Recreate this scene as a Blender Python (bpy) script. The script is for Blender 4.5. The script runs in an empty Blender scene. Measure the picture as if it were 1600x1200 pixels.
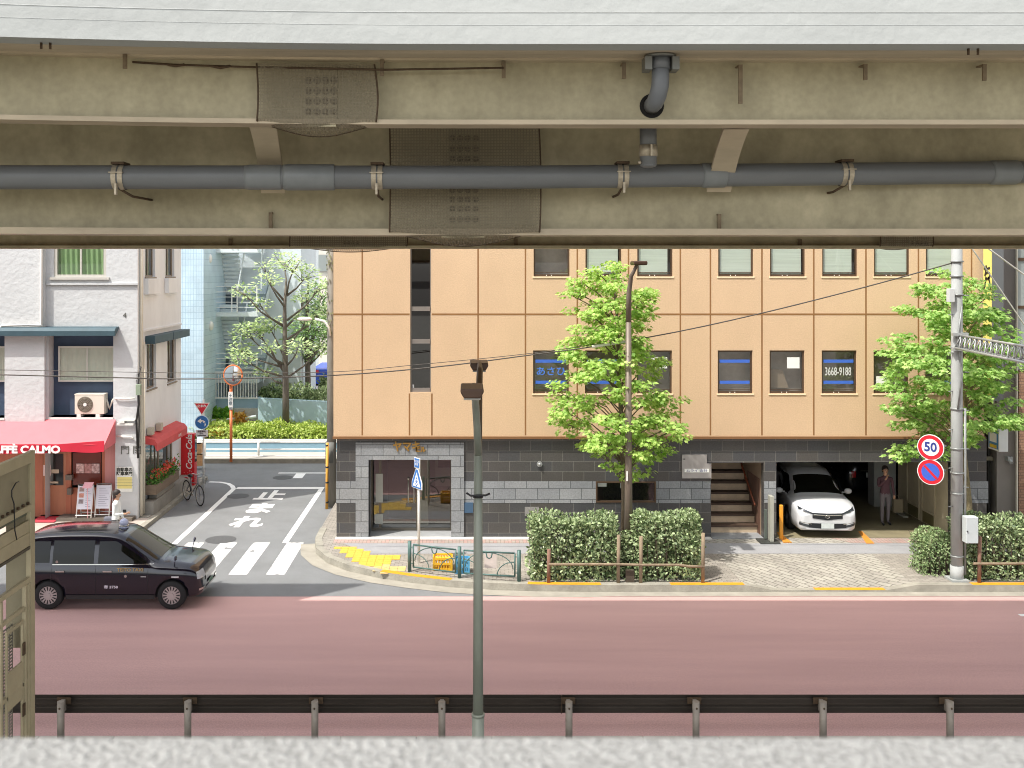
import bpy, bmesh, math, random
from mathutils import Vector, Matrix
R = math.radians
random.seed(7)
C = bpy.context.scene.collection
SC = bpy.context.scene

# ------------------------------------------------------------------ camera, world, sun, exposure
FL, CX, CY, H = 1600.0, 730.0, 425.0, 7.4       # focal length in px of a 1600x1200 picture, vanishing point, eye height
cam_d = bpy.data.cameras.new('camera'); cam = bpy.data.objects.new('camera', cam_d); C.objects.link(cam)
cam.location = (0, 0, H); cam.rotation_euler = (R(90), 0, 0)
cam_d.sensor_width = 36; cam_d.lens = 36.0
cam_d.shift_x = (800 - CX) / 1600; cam_d.shift_y = -(600 - CY) / 1600
cam_d.clip_start = .05; cam_d.clip_end = 600
cam_d.dof.use_dof = True; cam_d.dof.focus_distance = 24; cam_d.dof.aperture_fstop = 5.0
SC.camera = cam

SUN_AZ, SUN_EL = R(50), R(60)                   # light travels towards +x / +y by SUN_AZ from +y
w = bpy.data.worlds.new('World'); SC.world = w; w.use_nodes = True
nt = w.node_tree; bg = nt.nodes['Background']
sky = nt.nodes.new('ShaderNodeTexSky'); sky.sky_type = 'NISHITA'; sky.sun_disc = False
sky.sun_elevation = SUN_EL; sky.sun_rotation = math.pi + SUN_AZ
sky.air_density = 1.0; sky.dust_density = 2.5; sky.ozone_density = .6
hsv = nt.nodes.new('ShaderNodeHueSaturation'); hsv.inputs['Saturation'].default_value = .32; nt.links.new(sky.outputs[0], hsv.inputs['Color']); nt.links.new(hsv.outputs[0], bg.inputs[0]); bg.inputs[1].default_value = .15
sd = bpy.data.lights.new('sun', 'SUN'); sd.energy = 2.1; sd.angle = R(.5); sd.color = (1, .95, .87)
sun = bpy.data.objects.new('sun', sd); C.objects.link(sun)
ldir = Vector((math.sin(SUN_AZ) * math.cos(SUN_EL), math.cos(SUN_AZ) * math.cos(SUN_EL), -math.sin(SUN_EL)))
sun.rotation_euler = ldir.to_track_quat('-Z', 'Y').to_euler(); sun.location = (-20, -20, 40)
SC.view_settings.view_transform = 'Standard'; SC.view_settings.look = 'None'
SC.view_settings.exposure = 1.25; SC.view_settings.gamma = 1
SC.cycles.filter_width = 1.0; SC.cycles.max_bounces = 10; SC.cycles.diffuse_bounces = 6; SC.cycles.transparent_max_bounces = 12
SC.cycles.caustics_reflective = False; SC.cycles.caustics_refractive = False

# ------------------------------------------------------------------ helpers
def X(px, D): return (px - CX) * D / FL
def Z(py, D): return H - (py - CY) * D / FL
def G(px, py, h=0.0):
    D = FL * (H - h) / (py - CY); return ((px - CX) * D / FL, D)

def lin(hexs):
    hexs = hexs.lstrip('#'); v = [int(hexs[i:i+2], 16) / 255 for i in (0, 2, 4)]
    return tuple(((c + .055) / 1.055) ** 2.4 if c > .04045 else c / 12.92 for c in v)

MATS = {}
def M(name, col, rough=.6, metal=0.0, var=.15, scale=3.0, bump=.0, bscale=40.0, coat=0.0, stretch=(1, 1, 1), tint=None, spec=None, fine=0.0, fscale=120.0, alpha=None, trans=0.0, emit=0.0):
    if name in MATS: return MATS[name]
    m = bpy.data.materials.new(name); m.use_nodes = True; t = m.node_tree; N = t.nodes; L = t.links
    b = N['Principled BSDF']
    c = lin(col) if isinstance(col, str) else col
    tc = N.new('ShaderNodeTexCoord'); mp = N.new('ShaderNodeMapping'); L.new(tc.outputs['Object'], mp.inputs[0]); mp.inputs['Scale'].default_value = stretch
    out = None
    if var > 0:
        n = N.new('ShaderNodeTexNoise'); n.inputs['Scale'].default_value = scale; n.inputs['Detail'].default_value = 6; n.inputs['Roughness'].default_value = .62
        L.new(mp.outputs[0], n.inputs[0])
        r = N.new('ShaderNodeValToRGB'); L.new(n.outputs[0], r.inputs[0])
        c2 = lin(tint) if tint else tuple(x * (1 - var) for x in c)
        c1 = tuple(min(1, x * (1 + var * .55)) for x in c)
        r.color_ramp.elements[0].position = .32; r.color_ramp.elements[1].position = .68
        r.color_ramp.elements[0].color = (*c2, 1); r.color_ramp.elements[1].color = (*c1, 1)
        out = r.outputs[0]
        if fine > 0:
            n2 = N.new('ShaderNodeTexNoise'); n2.inputs['Scale'].default_value = fscale; n2.inputs['Detail'].default_value = 3
            L.new(tc.outputs['Object'], n2.inputs[0])
            mr = N.new('ShaderNodeMapRange'); mr.inputs[1].default_value = .3; mr.inputs[2].default_value = .7; mr.inputs[3].default_value = 1 - fine; mr.inputs[4].default_value = 1 + fine
            L.new(n2.outputs[0], mr.inputs[0])
            mx = N.new('ShaderNodeVectorMath'); mx.operation = 'SCALE'; L.new(out, mx.inputs[0]); L.new(mr.outputs[0], mx.inputs['Scale']); out = mx.outputs[0]
        L.new(out, b.inputs['Base Color'])
    else: b.inputs['Base Color'].default_value = (*c, 1)
    b.inputs['Roughness'].default_value = rough; b.inputs['Metallic'].default_value = metal; b.inputs['Coat Weight'].default_value = coat
    b.inputs['Coat Roughness'].default_value = .06
    if spec is not None: b.inputs['Specular IOR Level'].default_value = spec
    if trans: b.inputs['Transmission Weight'].default_value = trans
    if emit: b.inputs['Emission Color'].default_value = (*c, 1); b.inputs['Emission Strength'].default_value = emit
    if bump > 0:
        n3 = N.new('ShaderNodeTexNoise'); n3.inputs['Scale'].default_value = bscale; n3.inputs['Detail'].default_value = 5
        L.new(tc.outputs['Object'], n3.inputs[0]); bp = N.new('ShaderNodeBump'); bp.inputs['Strength'].default_value = bump; bp.inputs['Distance'].default_value = .02
        L.new(n3.outputs[0], bp.inputs['Height']); L.new(bp.outputs[0], b.inputs['Normal'])
    MATS[name] = m; return m

def brick_mat(name, c1, c2, mortar, bw, bh, msize=.006, axis='xz', rough=.5, rot=0.0, offset=.5, bump=.3, fine=.12, spec=None, squash=1.0):
    if name in MATS: return MATS[name]
    m = bpy.data.materials.new(name); m.use_nodes = True; t = m.node_tree; N = t.nodes; L = t.links; b = N['Principled BSDF']
    tc = N.new('ShaderNodeTexCoord'); sp = N.new('ShaderNodeSeparateXYZ'); cb = N.new('ShaderNodeCombineXYZ')
    L.new(tc.outputs['Object'], sp.inputs[0])
    a, bb = {'xz': ('X', 'Z'), 'yz': ('Y', 'Z'), 'xy': ('X', 'Y')}[axis]
    L.new(sp.outputs[a], cb.inputs[0]); L.new(sp.outputs[bb], cb.inputs[1])
    mp = N.new('ShaderNodeMapping'); mp.inputs['Rotation'].default_value = (0, 0, rot); L.new(cb.outputs[0], mp.inputs[0])
    br = N.new('ShaderNodeTexBrick'); L.new(mp.outputs[0], br.inputs[0])
    br.inputs['Scale'].default_value = 1; br.inputs['Brick Width'].default_value = bw; br.inputs['Row Height'].default_value = bh
    br.inputs['Mortar Size'].default_value = msize; br.inputs['Mortar Smooth'].default_value = .1; br.offset = offset
    br.inputs['Color1'].default_value = (*lin(c1), 1); br.inputs['Color2'].default_value = (*lin(c2), 1); br.inputs['Mortar'].default_value = (*lin(mortar), 1)
    n = N.new('ShaderNodeTexNoise'); n.inputs['Scale'].default_value = 25; n.inputs['Detail'].default_value = 8; L.new(tc.outputs['Object'], n.inputs[0])
    mr = N.new('ShaderNodeMapRange'); mr.inputs[1].default_value = .3; mr.inputs[2].default_value = .7; mr.inputs[3].default_value = 1 - fine; mr.inputs[4].default_value = 1 + fine; L.new(n.outputs[0], mr.inputs[0])
    n4 = N.new('ShaderNodeTexNoise'); n4.inputs['Scale'].default_value = 1.1; n4.inputs['Detail'].default_value = 5; L.new(tc.outputs['Object'], n4.inputs[0])
    mr4 = N.new('ShaderNodeMapRange'); mr4.inputs[1].default_value = .3; mr4.inputs[2].default_value = .7; mr4.inputs[3].default_value = .86; mr4.inputs[4].default_value = 1.1; L.new(n4.outputs[0], mr4.inputs[0])
    mu = N.new('ShaderNodeMath'); mu.operation = 'MULTIPLY'; L.new(mr.outputs[0], mu.inputs[0]); L.new(mr4.outputs[0], mu.inputs[1])
    mx = N.new('ShaderNodeVectorMath'); mx.operation = 'SCALE'; L.new(br.outputs[0], mx.inputs[0]); L.new(mu.outputs[0], mx.inputs['Scale'])
    L.new(mx.outputs[0], b.inputs['Base Color']); b.inputs['Roughness'].default_value = rough
    if spec is not None: b.inputs['Specular IOR Level'].default_value = spec
    bp = N.new('ShaderNodeBump'); bp.inputs['Strength'].default_value = bump; bp.inputs['Distance'].default_value = .01; bp.invert = True
    L.new(br.outputs['Fac'], bp.inputs['Height']); L.new(bp.outputs[0], b.inputs['Normal'])
    MATS[name] = m; return m

def net_mat(name, col, pitch=.03, a0=.25, a1=.9):
    m = bpy.data.materials.new(name); m.use_nodes = True; t = m.node_tree; N = t.nodes; L = t.links; b = N['Principled BSDF']
    b.inputs['Base Color'].default_value = (*lin(col), 1); b.inputs['Roughness'].default_value = .8
    tc = N.new('ShaderNodeTexCoord'); sp = N.new('ShaderNodeSeparateXYZ'); L.new(tc.outputs['Object'], sp.inputs[0])
    outs = []
    for ax in ('X', 'Z'):
        f = N.new('ShaderNodeMath'); f.operation = 'PINGPONG'; f.inputs[1].default_value = pitch / 2; L.new(sp.outputs[ax], f.inputs[0])
        g = N.new('ShaderNodeMath'); g.operation = 'LESS_THAN'; g.inputs[1].default_value = pitch * .17; L.new(f.outputs[0], g.inputs[0]); outs.append(g)
    mx = N.new('ShaderNodeMath'); mx.operation = 'MAXIMUM'; L.new(outs[0].outputs[0], mx.inputs[0]); L.new(outs[1].outputs[0], mx.inputs[1])
    mr = N.new('ShaderNodeMapRange'); mr.inputs[3].default_value = a0; mr.inputs[4].default_value = a1; L.new(mx.outputs[0], mr.inputs[0])
    L.new(mr.outputs[0], b.inputs['Alpha']); MATS[name] = m; return m

def leaf_mat(name, c1, c2, trans=.35, rough=.5):
    m = bpy.data.materials.new(name); m.use_nodes = True; t = m.node_tree; N = t.nodes; L = t.links; b = N['Principled BSDF']; out = N['Material Output']
    geo = N.new('ShaderNodeNewGeometry')
    r = N.new('ShaderNodeValToRGB'); L.new(geo.outputs['Random Per Island'], r.inputs[0])
    r.color_ramp.elements[0].color = (*lin(c1), 1); r.color_ramp.elements[1].color = (*lin(c2), 1)
    L.new(r.outputs[0], b.inputs['Base Color']); b.inputs['Roughness'].default_value = rough; b.inputs['Specular IOR Level'].default_value = .35
    tr = N.new('ShaderNodeBsdfTranslucent'); hs = N.new('ShaderNodeHueSaturation'); hs.inputs['Value'].default_value = 1.5; hs.inputs['Saturation'].default_value = 1.1; hs.inputs['Hue'].default_value = .49
    L.new(r.outputs[0], hs.inputs['Color']); L.new(hs.outputs[0], tr.inputs[0])
    mx = N.new('ShaderNodeMixShader'); mx.inputs[0].default_value = trans; L.new(b.outputs[0], mx.inputs[1]); L.new(tr.outputs[0], mx.inputs[2]); L.new(mx.outputs[0], out.inputs[0])
    MATS[name] = m; return m

def wloc(o):
    v = Vector((0, 0, 0))
    while o: v += o.location; o = o.parent
    return v

class MB:
    def __init__(s): s.v = []; s.f = []; s.mi = []; s.cur = 0; s.sm = []
    def add(s, vs, fs, smooth=False):
        k = len(s.v); s.v += [tuple(p) for p in vs]
        for f in fs: s.f.append([k + i for i in f]); s.mi.append(s.cur); s.sm.append(smooth)
        return s
    def box(s, x0, x1, y0, y1, z0, z1, mat=None):
        if x0 > x1: x0, x1 = x1, x0
        if y0 > y1: y0, y1 = y1, y0
        if z0 > z1: z0, z1 = z1, z0
        vs = [(x, y, z) for x in (x0, x1) for y in (y0, y1) for z in (z0, z1)]
        if mat is not None: vs = [mat @ Vector(p) for p in vs]
        return s.add(vs, [(0, 1, 3, 2), (4, 6, 7, 5), (0, 4, 5, 1), (2, 3, 7, 6), (0, 2, 6, 4), (1, 5, 7, 3)])
    def cbox(s, c, dx, dy, dz, rot=None):
        m = Matrix.Translation(c) @ (rot.to_4x4() if rot else Matrix.Identity(4))
        return s.box(-dx/2, dx/2, -dy/2, dy/2, -dz/2, dz/2, m)
    def tube(s, pts, r, n=10, caps=True, smooth=True):
        pts = [Vector(p) for p in pts]; rs = r if isinstance(r, (list, tuple)) else [r] * len(pts)
        vs = []; a = None
        for i, p in enumerate(pts):
            d = (pts[min(i+1, len(pts)-1)] - pts[max(i-1, 0)]).normalized()
            if a is None:
                a = d.cross(Vector((0, 0, 1)))
                if a.length < .05: a = d.cross(Vector((1, 0, 0)))
            else: a = a - d * a.dot(d)
            a.normalize(); b = d.cross(a)
            for k in range(n):
                t = 2 * math.pi * (k + .5) / n; vs.append(p + (a * math.cos(t) + b * math.sin(t)) * rs[i])
        fs = [(i*n+k, i*n+(k+1) % n, (i+1)*n+(k+1) % n, (i+1)*n+k) for i in range(len(pts)-1) for k in range(n)]
        s.add(vs, fs, smooth)
        if caps: s.add(vs[:n], [tuple(range(n))[::-1]]); s.add(vs[-n:], [tuple(range(n))])
        return s
    def cyl(s, p0, p1, r0, r1=None, n=20, smooth=True): return s.tube([p0, p1], [r0, r0 if r1 is None else r1], n, True, smooth)
    def prism(s, poly, axis, a, b):            # poly: 2-D list; axis 'x': (y,z), 'y': (x,z), 'z': (x,y)
        def P(u, v, w): return {'x': (w, u, v), 'y': (u, w, v), 'z': (u, v, w)}[axis]
        n = len(poly); vs = [P(u, v, a) for u, v in poly] + [P(u, v, b) for u, v in poly]
        fs = [tuple(range(n))[::-1], tuple(range(n, 2*n))] + [(i, (i+1) % n, n+(i+1) % n, n+i) for i in range(n)]
        return s.add(vs, fs)
    def sphere(s, c, r, n=12, m=8, sc=(1, 1, 1)):
        vs = []
        for j in range(m + 1):
            ph = math.pi * j / m
            for k in range(n):
                th = 2 * math.pi * k / n; vs.append((c[0]+r*sc[0]*math.sin(ph)*math.cos(th), c[1]+r*sc[1]*math.sin(ph)*math.sin(th), c[2]+r*sc[2]*math.cos(ph)))
        fs = [(j*n+k, (j+1)*n+k, (j+1)*n+(k+1) % n, j*n+(k+1) % n) for j in range(m) for k in range(n)]
        return s.add(vs, fs, True)
    def disc(s, c, u, v, ru, rv=None, n=28, th=.0):
        rv = rv or ru; c = Vector(c); u = Vector(u).normalized(); v = Vector(v).normalized(); w_ = u.cross(v)
        a = [c + u*ru*math.cos(2*math.pi*k/n) + v*rv*math.sin(2*math.pi*k/n) for k in range(n)]
        if th: return s.add(a + [p - w_*th for p in a], [tuple(range(n)), tuple(range(n, 2*n))[::-1]] + [((i+1) % n, i, n+i, n+(i+1) % n) for i in range(n)])
        return s.add(a, [tuple(range(n))])
    def grid(s, fn, nu, nv, smooth=True):
        vs = [fn(i / nu, j / nv) for i in range(nu + 1) for j in range(nv + 1)]
        return s.add(vs, [(i*(nv+1)+j, (i+1)*(nv+1)+j, (i+1)*(nv+1)+j+1, i*(nv+1)+j+1) for i in range(nu) for j in range(nv)], smooth)
    def build(s, name, mats, parent=None, bevel=0.0, seg=2, local=False, fixn=True, weld=True):
        me = bpy.data.meshes.new(name)
        off = wloc(parent) if (parent and not local) else Vector((0, 0, 0))
        me.from_pydata([(p[0]-off.x, p[1]-off.y, p[2]-off.z) for p in s.v], [], s.f)
        for m in (mats if isinstance(mats, (list, tuple)) else [mats]): me.materials.append(m)
        me.polygons.foreach_set('material_index', s.mi); me.polygons.foreach_set('use_smooth', s.sm)
        if fixn or bevel:
            bm = bmesh.new(); bm.from_mesh(me)
            if weld: bmesh.ops.remove_doubles(bm, verts=bm.verts, dist=1e-5)
            if fixn: bmesh.ops.recalc_face_normals(bm, faces=bm.faces)
            if bevel:
                es = [e for e in bm.edges if len(e.link_faces) == 2 and e.calc_face_angle(0) > R(35)]
                bmesh.ops.bevel(bm, geom=es, offset=bevel, segments=seg, affect='EDGES', profile=.5, clamp_overlap=True)
            bm.to_mesh(me); bm.free()
        o = bpy.data.objects.new(name, me); C.objects.link(o)
        if parent: o.parent = parent
        return o

def tag(o, label=None, cat=None, group=None, kind=None):
    if label: o['label'] = label
    if cat: o['category'] = cat
    if group: o['group'] = group
    if kind: o['kind'] = kind
    return o
def empty(name, loc, label, cat, group=None, rz=0):
    o = bpy.data.objects.new(name, None); C.objects.link(o); o.location = loc; o.rotation_euler = (0, 0, rz); o.empty_display_size = .2
    return tag(o, label, cat, group)
def struct(mb, name, mats, **k): return tag(mb.build(name, mats, **k), kind='structure')
def copy_tree(o, parent=None):
    c = o.copy(); C.objects.link(c); c.parent = parent
    for ch in [x for x in bpy.data.objects if x.parent == o]: copy_tree(ch, c)
    return c

def text(name, body, size, loc, rot, mat, parent, depth=.004, align='CENTER', sx=1.0, sy=1.0, bold=0.0, shear=0.0, label=None, local=False):
    cu = bpy.data.curves.new(name, 'FONT'); cu.body = body; cu.size = size; cu.align_x = align; cu.align_y = 'CENTER'; cu.extrude = depth / 2; cu.offset = bold; cu.shear = shear; cu.resolution_u = 3
    t = bpy.data.objects.new(name, cu); C.objects.link(t)
    dg = bpy.context.evaluated_depsgraph_get(); dg.update()
    me = bpy.data.meshes.new_from_object(t.evaluated_get(dg)); bpy.data.objects.remove(t); bpy.data.curves.remove(cu)
    me.name = name; me.transform(Matrix.Diagonal((sx, sy, 1, 1)))
    off = wloc(parent) if (parent and not local) else Vector((0, 0, 0))
    from mathutils import Euler
    me.transform(Matrix.Translation(Vector(loc) - off) @ Euler(rot).to_matrix().to_4x4())
    me.materials.clear(); me.materials.append(mat)
    o = bpy.data.objects.new(name, me); C.objects.link(o); o.parent = parent
    if label: o['label'] = label
    return o
UP = (R(90), 0, 0)          # text standing up, facing -y

def wall(mb, x0, x1, z0, z1, y, holes, reveal=.15):
    """front face of a wall in the xz plane at depth y with real openings and their reveals"""
    xs = sorted({x0, x1, *[h[0] for h in holes], *[h[1] for h in holes]}); zs = sorted({z0, z1, *[h[2] for h in holes], *[h[3] for h in holes]})
    xs = [v for v in xs if x0 <= v <= x1]; zs = [v for v in zs if z0 <= v <= z1]
    for i in range(len(xs)-1):
        for j in range(len(zs)-1):
            cx, cz = (xs[i]+xs[i+1])/2, (zs[j]+zs[j+1])/2
            if any(h[0] < cx < h[1] and h[2] < cz < h[3] for h in holes): continue
            mb.add([(xs[i], y, zs[j]), (xs[i+1], y, zs[j]), (xs[i+1], y, zs[j+1]), (xs[i], y, zs[j+1])], [(0, 1, 2, 3)])
    for a, b, c, d in [h[:4] for h in holes]:
        y2 = y + reveal; c = max(c, z0); d = min(d, z1)
        mb.add([(a, y, c), (a, y2, c), (a, y2, d), (a, y, d)], [(0, 1, 2, 3)]); mb.add([(b, y, c), (b, y2, c), (b, y2, d), (b, y, d)], [(3, 2, 1, 0)])
        mb.add([(a, y, c), (b, y, c), (b, y2, c), (a, y2, c)], [(0, 1, 2, 3)]); mb.add([(a, y, d), (b, y, d), (b, y2, d), (a, y2, d)], [(3, 2, 1, 0)])
    return mb

# ------------------------------------------------------------------ common materials
white = M('white_paint', '#e4e4e0', .5, var=.05)
black = M('black_plastic', '#1c1c1d', .45, var=.1)
grey_metal = M('grey_metal', '#8f9290', .45, .3, var=.12, scale=6)
dark_glass = M('dark_glass', '#20262a', .05, var=0, spec=.8)
# ------------------------------------------------------------------ ground, roads, pavements
ground = struct(MB().add([(-300, -120, -.16), (300, -120, -.16), (300, 300, -.16), (-300, 300, -.16)], [(0, 1, 2, 3)]), 'ground', M('ground_concrete', '#8a8880', .9, scale=.5))
m_asph = M('asphalt', '#7a7c7d', .85, var=.13, scale=.9, fine=.16, fscale=55, bump=.25, bscale=120)
struct(MB().add([(-60, 22.9, -.004), (60, 22.9, -.004), (60, 70, -.004), (-60, 70, -.004)], [(0, 1, 2, 3)]), 'side_street', m_asph)
m_red = M('red_asphalt', '#c69f9a', .82, var=.1, scale=.8, fine=.13, fscale=34, bump=.2, bscale=140, stretch=(.16, 1.6, 1))
struct(MB().add([(-60, 16.3, 0), (60, 16.3, 0), (60, 23.35, 0), (-60, 23.35, 0)], [(0, 1, 2, 3)]), 'main_road', m_red)
struct(MB().add([(-60, 2, -.02), (60, 2, -.02), (60, 16.3, -.02), (-60, 16.3, -.02)], [(0, 1, 2, 3)]), 'near_road', M('old_asphalt', '#6d6c6a', .85, scale=1.2, fine=.15))
kb = MB()
for i in range(40):
    x = -20 + i * 1.2; kb.box(x, x + 1.19, 16.12, 16.3, -.1, .02)
struct(kb, 'near_kerb', M('kerb_stone', '#bab4a8', .85, var=.15, scale=4, fine=.1), bevel=.012)
m_wpaint = M('road_paint', '#f1f1ee', .6, var=.06, scale=5, fine=.06, fscale=90)
# worn paint: noise eats the paint away
def worn(name, col, thr=.36):
    m = M(name, col, .65, var=.06, scale=6); t = m.node_tree; N = t.nodes; L = t.links
    n = N.new('ShaderNodeTexNoise'); n.inputs['Scale'].default_value = 2.6; n.inputs['Detail'].default_value = 9; n.inputs['Roughness'].default_value = .72
    tc = N.new('ShaderNodeTexCoord'); L.new(tc.outputs['Object'], n.inputs[0])
    r = N.new('ShaderNodeMapRange'); r.inputs[1].default_value = thr; r.inputs[2].default_value = thr + .06; L.new(n.outputs[0], r.inputs[0])
    L.new(r.outputs[0], N['Principled BSDF'].inputs['Alpha']); return m
m_worn = worn('worn_road_paint', '#f1f1ee', .38)

def strip(mb, pts, wd, z):
    """flat ribbon along ground points"""
    L_, R_ = [], []
    for i, p in enumerate(pts):
        a = Vector(pts[max(0, i-1)]); b = Vector(pts[min(len(pts)-1, i+1)]); d = (b - a).normalized(); n = Vector((-d.y, d.x)) * wd / 2
        L_.append((p[0]+n.x, p[1]+n.y, z)); R_.append((p[0]-n.x, p[1]-n.y, z))
    mb.add(L_ + R_, [(i, i+1, len(pts)+i+1, len(pts)+i) for i in range(len(pts)-1)]); return mb
st = MB(); strip(st, [(-7.97, 27.9), (-7.97, 35.0)], .16, .001); strip(st, [(-4.98, 28.0), (-4.98, 34.9)], .16, .001)
strip(st, [(-7.89, 35.08), (-4.9, 35.08)], .3, .001)
strip(st, [(-9.1, 36.1), (-8.7, 36.05), (-8.35, 35.8), (-8.12, 35.4), (-7.99, 35.0)], .16, .0015)
strip(st, [(-6.95, 37.7), (-4.9, 37.7)], .16, .001); strip(st, [(-6.1, 37.6), (-6.1, 36.75)], .35, .0015)
struct(st, 'road_marking', m_wpaint)
zb = MB()
for i, x in enumerate([-4.92, -5.84, -6.74, -7.64, -8.54, -9.44]):
    zb.add([(x, 25.05 if i < 2 else 25.7, .001), (x + .45, 25.05 if i < 2 else 25.7, .001), (x + .45, 28.0, .001), (x, 28.0, .001)], [(0, 1, 2, 3)])
struct(zb, 'crosswalk_marking', m_worn)
struct(MB().add([(11.9, 22.0, .004), (20, 22.0, .004), (20, 22.15, .004), (11.9, 22.15, .004)], [(0, 1, 2, 3)]).add([(12.2, 21.1, .004), (20, 21.1, .004), (20, 21.22, .004), (12.2, 21.22, .004)], [(0, 1, 2, 3)]), 'lane_marking', m_wpaint)
for ch, D in (('止', 33.95), ('ま', 32.1), ('れ', 30.35)):
    tag(text('stop_lettering', ch, .92, (-6.5, D-.1, .001), (0, 0, 0), m_wpaint, None, depth=.002, sx=1.08, sy=1.62, bold=.036), kind='structure')
for i, (px, py) in enumerate([(345, 843), (372, 775), (442, 746)]):
    x, D = G(px, py); o = MB().disc((x, D, .003), (1, 0, 0), (0, 1, 0), .36 if i else .42, th=.02).build('manhole_cover', M('cast_iron', '#5c5d5e', .7, .2, var=.3, scale=30, bump=.6, bscale=60))
    tag(o, ['round iron manhole cover between crosswalk and side street lines', 'round iron manhole cover left of the painted stop characters', 'round iron manhole cover beside the far T shaped marking'][i], 'manhole cover', 'manhole covers in the side street')

# pavement blocks
m_pave = brick_mat('paving_blocks', '#a19b91', '#8f8981', '#6d675f', .2, .1, .007, 'xy', .8, bump=.4, fine=.1)
m_pave_d = brick_mat('driveway_blocks', '#a7a398', '#98938a', '#66615a', .34, .17, .011, 'xy', .8, rot=R(52), bump=.5, offset=.5, fine=.1)
m_pave_p = brick_mat('pink_paving', '#b08f87', '#a3998f', '#80756c', .1, .2, .006, 'xy', .8, bump=.4, offset=0)
m_asph2 = M('light_asphalt', '#98989a', .85, var=.1, scale=2, fine=.12, fscale=60)
m_kerb = M('kerb_concrete', '#9c988c', .85, var=.25, scale=3, fine=.12, fscale=50)
m_yel = M('yellow_kerb_paint', '#e09a26', .6, var=.15, scale=8, fine=.1)
SW = .15
corner = [(-4.14, 36.4), (-4.14, 29.0), (-4.12, 27.9), (-3.95, 26.9), (-3.55, 26.05), (-2.95, 25.35), (-2.1, 24.75), (-1.3, 24.38), (-.4, 24.05), (.6, 23.85), (1.6, 23.74), (2.8, 23.7), (6.42, 23.7)]
outl = corner + [(6.42, 24.9), (6.42, 36.4)]
struct(MB().prism(outl, 'z', -.1, SW), 'pavement', m_pave)
struct(MB().prism([(10.4, 23.7), (40, 23.7), (40, 45), (10.4, 45)], 'z', -.1, SW), 'pavement', m_pave)
# sloped driveway between
def drv(u, v):
    x = 6.42 + u * (10.4 - 6.42); y = 23.7 + v * (28.6 - 23.7); e = min(u, 1 - u) * 4.0; s = min(1, max(0, (e - .0) / .7)); k = min(1, (y - 23.7) / 1.6)
    return (x, y, SW - (SW - .03) * s * (1 - k))
struct(MB().grid(drv, 24, 16, False), 'driveway', m_pave_d)
struct(MB().box(6.42, 10.4, 28.6, 45, -.1, SW - .002), 'garage_floor_base', m_asph2)
struct(MB().add([(-2.6, 26.35, SW+.004), (19, 26.35, SW+.004), (19, 27.35, SW+.004), (-3.3, 27.35, SW+.004)], [(0, 1, 2, 3)]), 'asphalt_strip', m_asph2)
struct(MB().add([(-3.6, 27.35, SW+.006), (6.0, 27.35, SW+.006), (6.0, 27.85, SW+.006), (-3.6, 27.85, SW+.006)], [(0, 1, 2, 3)]), 'pink_paving_band', m_pave_p)
struct(MB().add([(10.3, 27.35, SW+.008), (19, 27.4, SW+.008), (19, 27.85, SW+.008), (9.9, 27.85, SW+.008)], [(0, 1, 2, 3)]), 'pink_paving_band', m_pave_p)
def kerb_run(pts, name, mat, wd=.2, top=SW + .012, z0=-.1):
    mb = MB(); n = len(pts)
    nor = []
    for i in range(n):
        a = Vector(pts[max(0, i-1)]); b = Vector(pts[min(n-1, i+1)]); d = (b-a).normalized(); nor.append(Vector((-d.y, d.x)))
    vs = []
    for i, p in enumerate(pts):
        n_ = nor[i]; t = top if not callable(top) else top(p[0])
        o = Vector(p) - n_ * .03; q = Vector(p) + n_ * (wd - .03)
        vs += [(o.x, o.y, z0), (o.x + n_.x*.01, o.y + n_.y*.01, t), (q.x, q.y, t), (q.x, q.y, z0)]
    mb.add(vs, [(4*i+k, 4*i+4+k, 4*i+4+(k+1) % 4, 4*i+(k+1) % 4) for i in range(n-1) for k in range(4)] + [(0, 1, 2, 3), (4*n-1, 4*n-2, 4*n-3, 4*n-4)])
    return struct(mb, name, mat)
def dens(pts, st=.35):
    out = []
    for a, b in zip(pts, pts[1:]):
        k = max(1, int((Vector(b)-Vector(a)).length / st)); out += [tuple(Vector(a).lerp(Vector(b), i/k)) for i in range(k)]
    return out + [pts[-1]]
kerb_run(dens(corner[1:]), 'kerb', m_kerb)
def dtop(x): e = min(x-6.42, 10.4-x); return SW + .012 - (SW - .03) * min(1, max(0, e / .7))
kerb_run(dens([(6.42, 23.7), (10.4, 23.7)], .12), 'kerb', m_kerb, top=dtop)
kerb_run(dens([(10.4, 23.7), (40, 23.7)], 1), 'kerb', m_kerb)
def yellow(a, b, top=None):
    ps = [p for p in dens(corner[4:] + [(10.4, 23.7), (22, 23.7)], .1) if a <= p[0] <= b]; mb = MB()
    vs = []
    for i, p in enumerate(ps):
        p0 = Vector(ps[max(0, i-1)]); p1 = Vector(ps[min(len(ps)-1, i+1)]); d = (p1-p0).normalized(); n = Vector((-d.y, d.x))
        z = (dtop(p[0]) if 6.42 < p[0] < 10.4 else SW + .012) + .003
        q0 = Vector(p) - n*.021; q1 = Vector(p) + n*.17; vs += [(q0.x, q0.y, z), (q1.x, q1.y, z)]
    mb.add(vs, [(2*i, 2*i+2, 2*i+3, 2*i+1) for i in range(len(ps)-1)]); struct(mb, 'yellow_kerb_marking', m_yel)
yellow(-2.1, -.35); yellow(1.3, 3.2); yellow(4.7, 6.5); yellow(8.05, 9.7); yellow(11.6, 22)
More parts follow.
